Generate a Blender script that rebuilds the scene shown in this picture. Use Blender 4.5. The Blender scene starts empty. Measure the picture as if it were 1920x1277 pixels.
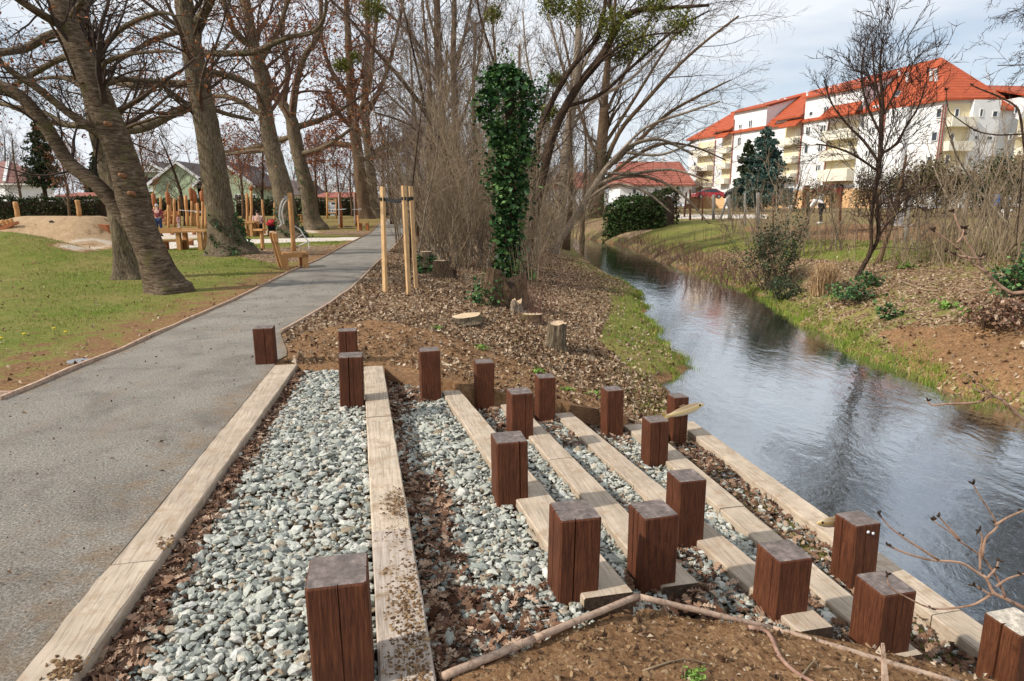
import bpy, math, random
import numpy as np
from mathutils import Vector, Matrix
SC = bpy.context.scene
COL = SC.collection
# ---------------------------------------------------------------- camera, sky, sun, exposure
F = 1200.0; CX = 960.0; CY = 638.5; HOR = 387.0; H = 1.65
TH = math.atan((CY - HOR) / F); CT = math.cos(TH); ST = math.sin(TH)
cam = bpy.data.cameras.new('camera'); camo = bpy.data.objects.new('camera', cam); COL.objects.link(camo)
camo.location = (0, 0, H); camo.rotation_euler = (math.pi / 2 - TH, 0, 0)
cam.sensor_width = 36; cam.lens = 36 * F / 1920; cam.clip_start = .05; cam.clip_end = 2000
SC.camera = camo
SUN = Vector((-.94, -.34, 0)).normalized() * math.cos(math.radians(38)); SUN.z = math.sin(math.radians(38))
W = bpy.data.worlds.new('World'); SC.world = W; W.use_nodes = True
wt = W.node_tree; wb = wt.nodes['Background']
sky = wt.nodes.new('ShaderNodeTexSky'); sky.sky_type = 'NISHITA'; sky.sun_disc = False
sky.sun_elevation = math.radians(38); sky.sun_rotation = math.atan2(SUN.x, SUN.y) % (2 * math.pi)
tc = wt.nodes.new('ShaderNodeTexCoord'); mp = wt.nodes.new('ShaderNodeMapping'); mp.inputs['Scale'].default_value = (1.2, 1.2, 5.5)
mp.inputs['Location'].default_value = (.35, .1, .2)
cn = wt.nodes.new('ShaderNodeTexNoise'); cn.inputs['Scale'].default_value = 1.7; cn.inputs['Detail'].default_value = 7; cn.inputs['Roughness'].default_value = .52
cr = wt.nodes.new('ShaderNodeValToRGB'); cr.color_ramp.elements[0].position = .30; cr.color_ramp.elements[1].position = .56
cr.color_ramp.elements[0].color = (.25, .25, .25, 1)
cm = wt.nodes.new('ShaderNodeMix'); cm.data_type = 'RGBA'; cm.inputs[7].default_value = (7.0, 7.35, 7.8, 1)
L_ = wt.links.new
L_(tc.outputs['Generated'], mp.inputs[0]); L_(mp.outputs[0], cn.inputs['Vector']); L_(cn.outputs['Fac'], cr.inputs[0])
L_(cr.outputs[0], cm.inputs[0]); L_(sky.outputs[0], cm.inputs[6]); L_(cm.outputs[2], wb.inputs[0]); wb.inputs[1].default_value = .1
sl = bpy.data.lights.new('sun', 'SUN'); sl.energy = 3.4; sl.angle = math.radians(1.5); sl.color = (1, .945, .86)
so = bpy.data.objects.new('sun', sl); COL.objects.link(so); so.rotation_euler = SUN.to_track_quat('Z', 'Y').to_euler(); so.location = (-20, -8, 30)
SC.view_settings.view_transform = 'Standard'; SC.view_settings.look = 'None'; SC.view_settings.exposure = 0.38; SC.view_settings.gamma = 1
SC.cycles.max_bounces = 5; SC.cycles.diffuse_bounces = 3; SC.cycles.transparent_max_bounces = 4
# ---------------------------------------------------------------- projection helpers
def ray(px, py):
    u = (px - CX) / F; v = (py - CY) / F
    return (u, CT - v * ST, -(ST + v * CT))
def at(px, py, z):
    r = ray(px, py); t = (z - H) / r[2]; return Vector((r[0] * t, r[1] * t, z))
def atY(px, py, Y):
    r = ray(px, py); t = Y / r[1]; return Vector((r[0] * t, Y, H + r[2] * t))
def pjn(x, y, z):
    z = z - H; d = np.maximum(y * CT - z * ST, .05); up = y * ST + z * CT
    return CX + F * x / d, CY - F * up / d
A12 = math.radians(12.4); EV = Vector((math.cos(A12), math.sin(A12), 0)); DV = Vector((-math.sin(A12), math.cos(A12), 0))
def la(a, l, z=0): v = EV * a + DV * l; return Vector((v.x, v.y, z))
# ---------------------------------------------------------------- mesh helpers
class MB:
    def __init__(s): s.v = []; s.f = {}; s.n = 0
    def add(s, V, Fs, mi=0):
        V = np.asarray(V, dtype=np.float32).reshape(-1, 3)
        if isinstance(Fs, np.ndarray): s.f.setdefault((Fs.shape[1], mi), []).append(Fs.astype(np.int32) + s.n)
        else:
            for f in Fs: s.f.setdefault((len(f), mi), []).append(np.array([f], dtype=np.int32) + s.n)
        s.v.append(V); s.n += len(V); return s
    def box(s, c, size, rz=0, mi=0, rot=None, taper=1):
        hx, hy, hz = size[0] / 2, size[1] / 2, size[2] / 2
        P = [(x * (taper if z > 0 else 1), y * (taper if z > 0 else 1), z) for z in (-hz, hz) for x, y in ((-hx, -hy), (hx, -hy), (hx, hy), (-hx, hy))]
        M = rot if rot is not None else Matrix.Rotation(rz, 3, 'Z')
        P = [M @ Vector(p) + Vector(c) for p in P]
        return s.add([tuple(p) for p in P], [(0, 3, 2, 1), (4, 5, 6, 7), (0, 1, 5, 4), (1, 2, 6, 5), (2, 3, 7, 6), (3, 0, 4, 7)], mi)
    def bar(s, a, b, w, h=None, mi=0, taper=1):
        a = Vector(a); b = Vector(b); h = h or w; d = b - a
        q = d.to_track_quat('Z', 'Y').to_matrix()
        return s.box((a + b) / 2, (w, h, d.length), rot=q, mi=mi, taper=taper)
    def tube(s, pts, rad, k=8, cap=True, mi=0):
        V, Q = tubes_np(np.array([[tuple(p) for p in pts]], dtype=np.float32), np.array([rad], dtype=np.float32), k)
        n0 = s.n; s.add(V, Q, mi)
        if cap:
            n = len(pts); s.f.setdefault((k, mi), []).append(np.array([list(range(n0 + (n - 1) * k, n0 + n * k))], dtype=np.int32))
            s.f[(k, mi)].append(np.array([list(range(n0 + k - 1, n0 - 1, -1))], dtype=np.int32))
        return s
    def poly(s, pts, mi=0): return s.add([tuple(p) for p in pts], [tuple(range(len(pts)))], mi)
    def prism(s, pts, vec, mi=0):
        n = len(pts); vec = Vector(vec)
        return s.add([tuple(Vector(p)) for p in pts] + [tuple(Vector(p) + vec) for p in pts],
                     [tuple(range(n - 1, -1, -1)), tuple(range(n, 2 * n))] + [(i, (i + 1) % n, n + (i + 1) % n, n + i) for i in range(n)], mi)
    def lathe(s, prof, k=16, c=(0, 0, 0), mi=0):
        c = Vector(c); V = []; Fs = []
        for r, z in prof:
            for i in range(k): a = 2 * math.pi * i / k; V.append((c.x + r * math.cos(a), c.y + r * math.sin(a), c.z + z))
        for j in range(len(prof) - 1):
            for i in range(k): Fs.append((j * k + i, j * k + (i + 1) % k, (j + 1) * k + (i + 1) % k, (j + 1) * k + i))
        Fs.append(tuple(range(k - 1, -1, -1))); Fs.append(tuple(range((len(prof) - 1) * k, len(prof) * k)))
        return s.add(V, Fs, mi)
    def mesh(s, name, mats, smooth=False):
        me = bpy.data.meshes.new(name); V = np.concatenate(s.v) if s.v else np.zeros((0, 3), np.float32)
        loops = []; starts = []; mis = []; c = 0
        for (k, mi), L in s.f.items():
            a = np.concatenate(L); loops.append(a.ravel()); starts.append(c + np.arange(len(a)) * k); c += a.size; mis.append(np.full(len(a), mi))
        loops = np.concatenate(loops); starts = np.concatenate(starts); mis = np.concatenate(mis)
        me.vertices.add(len(V)); me.vertices.foreach_set('co', V.ravel())
        me.loops.add(len(loops)); me.loops.foreach_set('vertex_index', loops.astype(np.int32))
        me.polygons.add(len(starts)); me.polygons.foreach_set('loop_start', starts.astype(np.int32))
        me.polygons.foreach_set('material_index', mis.astype(np.int32))
        me.polygons.foreach_set('use_smooth', np.full(len(starts), smooth, dtype=bool))
        for m in (mats if isinstance(mats, (list, tuple)) else [mats]): me.materials.append(m)
        me.update(calc_edges=True); return me
    def build(s, name, mats, parent=None, smooth=False, loc=None):
        o = bpy.data.objects.new(name, s.mesh(name, mats, smooth)); COL.objects.link(o)
        if parent is not None: o.parent = parent
        if loc is not None: o.location = loc
        return o
def tubes_np(P, R, k):
    """P (B,n,3), R (B,n): rings of k vertices round each polyline"""
    B, n, _ = P.shape
    T = np.empty_like(P); T[:, 1:-1] = P[:, 2:] - P[:, :-2]; T[:, 0] = P[:, 1] - P[:, 0]; T[:, -1] = P[:, -1] - P[:, -2]
    T /= np.linalg.norm(T, axis=2, keepdims=True) + 1e-9
    D = P[:, -1] - P[:, 0]; ax = np.argmin(np.abs(D), axis=1); ref = np.eye(3, dtype=np.float32)[ax][:, None, :]
    U = np.cross(T, np.broadcast_to(ref, T.shape)); U /= np.linalg.norm(U, axis=2, keepdims=True) + 1e-9
    Vv = np.cross(T, U); a = np.arange(k) * 2 * np.pi / k
    X = P[:, :, None, :] + R[:, :, None, None] * (U[:, :, None, :] * np.cos(a)[None, None, :, None] + Vv[:, :, None, :] * np.sin(a)[None, None, :, None])
    V = X.reshape(-1, 3); i = np.arange(k); j = (i + 1) % k
    q = np.stack([i, j, j + k, i + k], 1)
    q = (q[None] + (np.arange(n - 1) * k)[:, None, None]).reshape(-1, 4)
    q = (q[None] + (np.arange(B) * n * k)[:, None, None]).reshape(-1, 4)
    return V, q
def tag(o, label=None, cat=None, group=None, kind=None):
    if label: o['label'] = label
    if cat: o['category'] = cat
    if group: o['group'] = group
    if kind: o['kind'] = kind
    return o
def thing(name, label, cat, loc=(0, 0, 0), rz=0, group=None):
    o = bpy.data.objects.new(name, None); COL.objects.link(o); o.location = loc; o.rotation_euler = (0, 0, rz); o.empty_display_size = .1
    return tag(o, label, cat, group)
def copy_tree(o, label=None, loc=None, rz=None, sc=None, parent=None, group=None):
    c = o.copy(); COL.objects.link(c)
    if parent is not None: c.parent = parent
    if label: c['label'] = label
    if group: c['group'] = group
    if loc is not None: c.location = loc
    if rz is not None: c.rotation_euler = (c.rotation_euler.x, c.rotation_euler.y, rz)
    if sc is not None: c.scale = (sc, sc, sc) if not isinstance(sc, tuple) else sc
    for ch in [x for x in o.children]: copy_tree(ch, parent=c)
    return c
# ---------------------------------------------------------------- materials
def mk(name):
    m = bpy.data.materials.new(name); m.use_nodes = True
    return m, m.node_tree, m.node_tree.nodes['Principled BSDF']
def ramp(nt, stops, fac):
    r = nt.nodes.new('ShaderNodeValToRGB'); e = r.color_ramp.elements
    while len(e) < len(stops): e.new(.5)
    for i, (p, c) in enumerate(stops): e[i].position = p; e[i].color = (*c, 1) if len(c) == 3 else c
    nt.links.new(fac, r.inputs[0]); return r
def coords(nt, stretch=(1, 1, 1), kind='Object', rnd=True):
    t = nt.nodes.new('ShaderNodeTexCoord'); m = nt.nodes.new('ShaderNodeMapping'); m.inputs['Scale'].default_value = stretch
    nt.links.new(t.outputs[kind], m.inputs[0])
    if rnd:
        oi = nt.nodes.new('ShaderNodeObjectInfo'); mu = nt.nodes.new('ShaderNodeMath'); mu.operation = 'MULTIPLY'; mu.inputs[1].default_value = 37.
        nt.links.new(oi.outputs['Random'], mu.inputs[0]); nt.links.new(mu.outputs[0], m.inputs['Location'])
    return m.outputs[0]
def noise(nt, vec, scale, detail=6, rough=.6, dist=0):
    n = nt.nodes.new('ShaderNodeTexNoise'); n.inputs['Scale'].default_value = scale; n.inputs['Detail'].default_value = detail
    n.inputs['Roughness'].default_value = rough; n.inputs['Distortion'].default_value = dist; nt.links.new(vec, n.inputs['Vector']); return n.outputs['Fac']
def mathn(nt, op, a, b=None, clamp=False):
    n = nt.nodes.new('ShaderNodeMath'); n.operation = op; n.use_clamp = clamp
    for i, x in enumerate((a, b)):
        if x is None: continue
        if isinstance(x, (int, float)): n.inputs[i].default_value = x
        else: nt.links.new(x, n.inputs[i])
    return n.outputs[0]
def mixc(nt, fac, a, b, mode='MIX'):
    n = nt.nodes.new('ShaderNodeMix'); n.data_type = 'RGBA'; n.blend_type = mode
    for i, x in ((0, fac), (6, a), (7, b)):
        if isinstance(x, (int, float)): n.inputs[i].default_value = x
        elif isinstance(x, tuple): n.inputs[i].default_value = (*x, 1)
        else: nt.links.new(x, n.inputs[i])
    return n.outputs[2]
def bumpn(nt, b, h, strength, dist=.02):
    n = nt.nodes.new('ShaderNodeBump'); n.inputs['Strength'].default_value = strength; n.inputs['Distance'].default_value = dist
    nt.links.new(h, n.inputs['Height']); nt.links.new(n.outputs[0], b.inputs['Normal'])
def noise_mat(name, stops, scale=5, stretch=(1, 1, 1), detail=7, rough=.9, nrough=.62, bump=.3, bscale=None, bdist=.02, dist=0, spec=.25, kind='Object'):
    m, nt, b = mk(name); v = coords(nt, stretch, kind); f = noise(nt, v, scale, detail, nrough, dist)
    r = ramp(nt, stops, f); nt.links.new(r.outputs[0], b.inputs['Base Color']); b.inputs['Roughness'].default_value = rough
    b.inputs['Specular IOR Level'].default_value = spec
    if bump: bumpn(nt, b, noise(nt, v, bscale or scale * 3, 6, .65), bump, bdist)
    return m
def island_mat(name, stops, rough=.85, nscale=0, spec=.2, bump=0, trans=0):
    m, nt, b = mk(name); g = nt.nodes.new('ShaderNodeNewGeometry'); f = g.outputs['Random Per Island']
    r = ramp(nt, stops, f); c = r.outputs[0]
    if nscale:
        v = coords(nt, rnd=False); n = noise(nt, v, nscale, 4)
        c = mixc(nt, .55, c, ramp(nt, [(.3, (.35, .35, .35)), (.7, (1.0, 1.0, 1.0))], n).outputs[0], 'MULTIPLY')
        if bump: bumpn(nt, b, n, bump, .01)
    nt.links.new(c, b.inputs['Base Color']); b.inputs['Roughness'].default_value = rough; b.inputs['Specular IOR Level'].default_value = spec
    return m
def plain(name, c, rough=.6, metal=0, spec=.4): return noise_mat(name, [(.3, tuple(x * .85 for x in c)), (.7, c)], 3, rough=rough, bump=0, spec=spec)
M = {}
M['post'] = None
def wood_mat(name, dark, mid, light, stretch, dust=None, top=None, spots=0, rough=.7, scale=9, cracks=.5, gd=.4):
    m, nt, b = mk(name); v = coords(nt, stretch); g = noise(nt, v, scale, 9, .7, gd)
    c = ramp(nt, [(.28, dark), (.5, mid), (.72, light)], g).outputs[0]
    v2 = coords(nt, (1, 1, 1)); n2 = noise(nt, v2, 6, 5)
    c = mixc(nt, .5, c, ramp(nt, [(.3, (.55, .55, .55)), (.7, (1.15, 1.15, 1.15))], n2).outputs[0], 'MULTIPLY')
    if cracks:
        g2 = noise(nt, v, scale * .55, 3, .5, .05)
        cr_ = ramp(nt, [(.47, (1, 1, 1)), (.497, (.25, .2, .18)), (.503, (.25, .2, .18)), (.53, (1, 1, 1))], g2).outputs[0]
        c = mixc(nt, cracks, c, cr_, 'MULTIPLY')
    oi_ = nt.nodes.new('ShaderNodeObjectInfo'); c = mixc(nt, 1., c, ramp(nt, [(0, (.90, .88, .88)), (.5, (1, 1, 1)), (1, (1.10, 1.10, 1.10))], oi_.outputs['Random']).outputs[0], 'MULTIPLY')
    if top:
        ge = nt.nodes.new('ShaderNodeNewGeometry'); sx = nt.nodes.new('ShaderNodeSeparateXYZ'); nt.links.new(ge.outputs['Normal'], sx.inputs[0])
        n3 = noise(nt, v2, 22, 6, .7)
        tcx = ramp(nt, [(.3, tuple(x * .45 for x in top)), (.52, top), (.72, tuple(min(1, x * 1.9) for x in top))], n3).outputs[0]
        c = mixc(nt, mathn(nt, 'GREATER_THAN', sx.outputs[2], .75), c, tcx)
    if spots:
        n4 = noise(nt, coords(nt, (1, 1, .45)), 46, 5, .7); c = mixc(nt, mathn(nt, 'MULTIPLY', mathn(nt, 'GREATER_THAN', n4, .745 - spots * .012), .6), c, (.5, .45, .38))
    if dust:
        n5 = noise(nt, v2, 9, 8, .72); c = mixc(nt, ramp(nt, [(.52, (0, 0, 0)), (.64, (.85, .85, .85))], n5).outputs[0], c, dust)
    nt.links.new(c, b.inputs['Base Color']); b.inputs['Roughness'].default_value = rough; b.inputs['Specular IOR Level'].default_value = .3
    bumpn(nt, b, g, .5, .006); return m
M['post'] = wood_mat('brown_post_wood', (.036, .011, .005), (.108, .033, .013), (.19, .070, .029), (14, 14, .8), top=(.17, .135, .12), spots=1.4, rough=.75)
M['post_white'] = wood_mat('splashed_post_wood', (.045, .015, .007), (.115, .038, .015), (.20, .080, .032), (14, 14, .8), top=(.5, .44, .36), spots=2.5, rough=.7)
M['beam'] = wood_mat('pale_beam_wood', (.41, .32, .23), (.52, .42, .315), (.60, .50, .39), (16, .6, 16), dust=(.36, .26, .17), rough=.85, scale=4, cracks=.4, gd=.08)
M['beam_dirty'] = wood_mat('muddy_beam_wood', (.38, .30, .235), (.49, .41, .335), (.57, .50, .42), (16, .6, 16), dust=(.24, .15, .08), rough=.9, scale=4, cracks=.35, gd=.08)
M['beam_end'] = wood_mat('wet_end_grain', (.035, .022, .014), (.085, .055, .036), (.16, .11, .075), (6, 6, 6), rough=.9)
M['lath'] = wood_mat('lath_wood', (.34, .21, .14), (.50, .35, .25), (.60, .46, .35), (3, 3, 3), rough=.8)
M['board'] = wood_mat('board_wood', (.13, .07, .035), (.26, .145, .075), (.38, .24, .13), (2, 2, 8), rough=.8)
M['stake'] = wood_mat('fresh_stake_wood', (.45, .25, .10), (.64, .41, .20), (.75, .53, .30), (14, 14, .8), rough=.75, cracks=.15)
M['robinia'] = wood_mat('honey_wood', (.34, .14, .045), (.56, .29, .11), (.72, .43, .20), (10, 10, 1), rough=.7, cracks=.3)
M['robinia_dark'] = wood_mat('rusty_wood', (.20, .06, .02), (.36, .12, .04), (.48, .2, .08), (10, 10, 1), rough=.7)
# ---------------------------------------------------------------- ground shape
ZW = -.95
PR = np.array([(-6, -1.6), (0, -1.6), (2.2, -1.7), (7.1, -2.55), (8.34, -3.08), (10.65, -3.12), (13.2, -3.3), (18, -3.88), (22, -4.35), (30, -5.3), (38.6, -6.5), (54, -8.6), (82, -11.6), (130, -17)])
PL = np.array([(-6, -4.6), (0, -4.4), (5.2, -4.4), (6.6, -4.5), (7.4, -4.55), (8.84, -4.72), (11.3, -4.95), (16, -5.62), (20.3, -6.07), (27.2, -7.08), (38.6, -8.6), (54, -11), (82, -14.2), (130, -20)])
WL = np.array([(-6, 4.9), (1, 3.38), (3, 2.95), (5, 2.53), (7.3, 2.1), (8.2, 2.25), (9.3, 2.3), (9.8, 2.75), (10.2, 3.0), (10.7, 2.95), (11.8, 2.93), (15.5, 3.3), (18, 3.75), (20.7, 4.0), (24, 3.8), (29, 3.62), (36, 3.9), (45, 4.1), (52, 3.9), (60, 2.6), (75, 0), (130, -8)])
WR = np.array([(-6, 11), (4, 8.6), (6, 7.5), (7.4, 7.1), (8.2, 6.75), (8.6, 6.3), (10.2, 6.3), (11.4, 6.25), (12.9, 6.6), (14.4, 6.6), (16.8, 7.05), (20, 7.4), (24, 7.6), (31, 7.05), (41, 7.6), (47, 6.9), (52, 6.3), (60, 5), (75, 2.6), (130, -4)])
def wavy(c, y0, amp, seed):
    yy = np.concatenate([c[:, 0], np.arange(y0, 60, .22)]); yy = np.unique(yy); q = np.interp(yy, c[:, 0], c[:, 1])
    n = amp * (np.sin(yy * 2.3 + seed) + .8 * np.sin(yy * 5.1 + 2 * seed) + .6 * np.sin(yy * 9.7 + 3 * seed)) * np.clip((yy - y0) / 1.5, 0, 1)
    return np.stack([yy, q + n], 1)
WL = wavy(WL, 8.6, .07, 1.); WR = wavy(WR, 4, .09, 4.)
def crv(c, y): return np.interp(y, c[:, 0], c[:, 1])
# terrace: timber rows (top z, left and right edge a at far/near end, l range)
TB = {1: (.01, -1.05, -1.33, -.81, -1.13, 6.95, 1.75), 2: (0, -.12, -.03, .08, .17, 6.73, 1.6), 3: (-.14, .63, .9, .81, 1.15, 6.1, 2.53), 4: (-.28, 1.2, 1.4, 1.39, 1.61, 6.0, 2.74),
      5: (-.42, 1.76, 2.0, 1.95, 2.2, 6.02, 2.44), 6: (-.58, 2.5, 2.48, 2.74, 2.66, 5.95, 2.34), 7: (-.80, 3.40, 3.22, 3.6, 3.45, 6.5, 1.7)}
BEDZ = [-.06, -.19, -.33, -.47, -.63, -.88]      # gravel level between timbers k and k+1
def tedge(k, side, l):
    z, lf, ln, rf, rn, l1, l0 = TB[k]; f = (l - l0) / (l1 - l0)
    return (ln + (lf - ln) * f) if side == 'L' else (rn + (rf - rn) * f)
FARL = np.array([(-1.2, 6.95), (-.12, 6.78), (.1, 6.73), (.75, 6.16), (1.3, 6.02), (1.95, 6.08), (2.6, 5.98), (2.85, 6.0), (3.6, 6.55)])     # far closing board, l by a
NEARL = np.array([(-1.4, 1.0), (.05, 1.0), (.17, 2.0), (.62, 2.23), (1.17, 2.52), (1.62, 2.47), (2.2, 2.42), (2.70, 2.30), (3.5, 2.2)])
def lerp_bank(x, y):
    s = (x - crv(PR, y)) / (crv(WL, y) - crv(PR, y))
    return np.interp(s, [-.02, 0, .3, .42, .54, .69, .85, .95, 1.0, 1.06, 1.2], [0, 0, -.01, -.11, -.25, -.43, -.64, -.80, -.97, -1.10, -1.35])
def wob(x, y, s, seed=0):
    return (np.sin(x * 1.3 * s + seed) * np.cos(y * 1.1 * s + 1.7 * seed) + .6 * np.sin(x * 2.9 * s + y * 2.1 * s + seed * 2.3) + .4 * np.cos(x * 5.3 * s - y * 4.7 * s + seed)) / 2
MOUND1 = (-13.1, 18.4); MOUND2 = (-19.3, 27.0)
def ground(x, y, terr=True):
    x = np.asarray(x, float); y = np.asarray(y, float)
    pl = crv(PL, y); pr = crv(PR, y); wl = crv(WL, y); wr = crv(WR, y)
    # left lawn
    zl = .02 * wob(x, y, .35, 1) + .012 * wob(x, y, 2, 2)
    zl = zl * np.clip((pl - x) / 1.5, 0, 1)
    zl += .95 * np.exp(-(((x - MOUND1[0] + 1.6) / 2.9) ** 2 + ((y - MOUND1[1]) / 1.7) ** 2))
    d2 = np.maximum(np.abs(x - MOUND2[0]) - 1.5, 0)
    zl += 1.25 * np.exp(-((d2 / 1.15) ** 2)) * np.exp(-(np.maximum(np.abs(y - MOUND2[1] - .9) - .7, 0) / 1.1) ** 2)
    zl += .16 * np.exp(-(((x + 8.9) / 1.3) ** 2 + ((y - 21.9) / 1.2) ** 2))
    zl += np.interp(y, [44, 62, 75, 130], [0, .55, .65, .9])
    zb = lerp_bank(x, y) + np.clip((x - pr) / .6, 0, 1) * (.016 * wob(x, y, 2.2, 3) + .010 * wob(x, y, 6, 5)) * np.clip((wl - x) * 2, 0, 1)
    zb += np.where(x > pr, np.interp(y, [44, 62, 75, 130], [0, .45, .6, .8]) * np.clip((wl - x) / 3, 0, 1), 0)
    dr = x - wr
    zr = np.interp(dr, [-1.2, -.25, 0, .12, .5, 1.5, 4, 10, 25, 60, 130], [-1.35, -1.1, -.97, -.83, -.62, -.25, .22, .62, .95, 1.7, 2.0])
    zr += np.clip(dr / 1.0, 0, 1) * (.03 * wob(x, y, 1.1, 7) + .016 * wob(x, y, 5, 9))
    zr += np.interp(y, [30, 60, 100], [0, .35, .3]) * np.clip(dr / 6, 0, 1) * (np.interp(dr, [25, 60], [1, 0]))
    z = np.where(x < pl, zl, np.where(x < pr, np.interp(y, [44, 62, 75, 130], [0, .5, .62, .85]), np.where(x < (wl + wr) / 2, zb, zr)))
    if terr:
        a = x * EV.x + y * EV.y; l = x * DV.x + y * DV.y
        ins = (l < np.interp(a, FARL[:, 0], FARL[:, 1])) & (l > np.interp(a, NEARL[:, 0], NEARL[:, 1])) & (a > tedge(1, 'L', l) + .05) & (a < tedge(7, 'R', l) - .03)
        zt = np.full_like(z, BEDZ[0])
        for k in range(2, 7): zt = np.where(a > tedge(k, 'L', l), BEDZ[k - 1], zt)
        for k in range(1, 8): zt = np.where((a > tedge(k, 'L', l) - .01) & (a < tedge(k, 'R', l) + .01), zt - .12, zt)
        zt = zt - .025
        z = np.where(ins, zt, z)
    return z
def gz(x, y): return float(ground(np.array([x]), np.array([y]))[0])
def hit(px, py):
    r = ray(px, py); t = 1.0; p = None
    while t < 220:
        x, y, z = r[0] * t, r[1] * t, H + r[2] * t
        if z < gz(x, y):
            lo, hi = t - max(.03, t * .01), t
            for _ in range(14):
                mid = (lo + hi) / 2
                if H + r[2] * mid < gz(r[0] * mid, r[1] * mid): hi = mid
                else: lo = mid
            t = hi; return Vector((r[0] * t, r[1] * t, H + r[2] * t))
        t += max(.03, t * .01)
    return Vector((r[0] * 120, r[1] * 120, H + r[2] * 120))
def steps(a, b, first, grow, out=None):
    r = [a]; s = first
    while r[-1] < b: r.append(r[-1] + s); s *= grow
    return r
fx = list(np.arange(-2.6, 4.6, .045)); gx = sorted(set([-q for q in steps(2.6, 130, .06, 1.035)] + fx + steps(4.6, 150, .05, 1.03)))
fy = list(np.arange(.6, 8.2, .045)); gy = sorted(set(list(np.arange(-6, .6, .3)) + fy + steps(8.2, 260, .05, 1.018)))
GX, GY = np.meshgrid(np.array(gx), np.array(gy)); GZ = ground(GX, GY)
def inpoly(px, py, P):
    r = np.zeros(px.shape, bool); n = len(P)
    for i in range(n):
        x0, y0 = P[i]; x1, y1 = P[(i + 1) % n]
        c = ((y0 > py) != (y1 > py)); r ^= c & (px < (x1 - x0) * (py - y0) / ((y1 - y0) or 1e-9) + x0)
    return r
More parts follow.
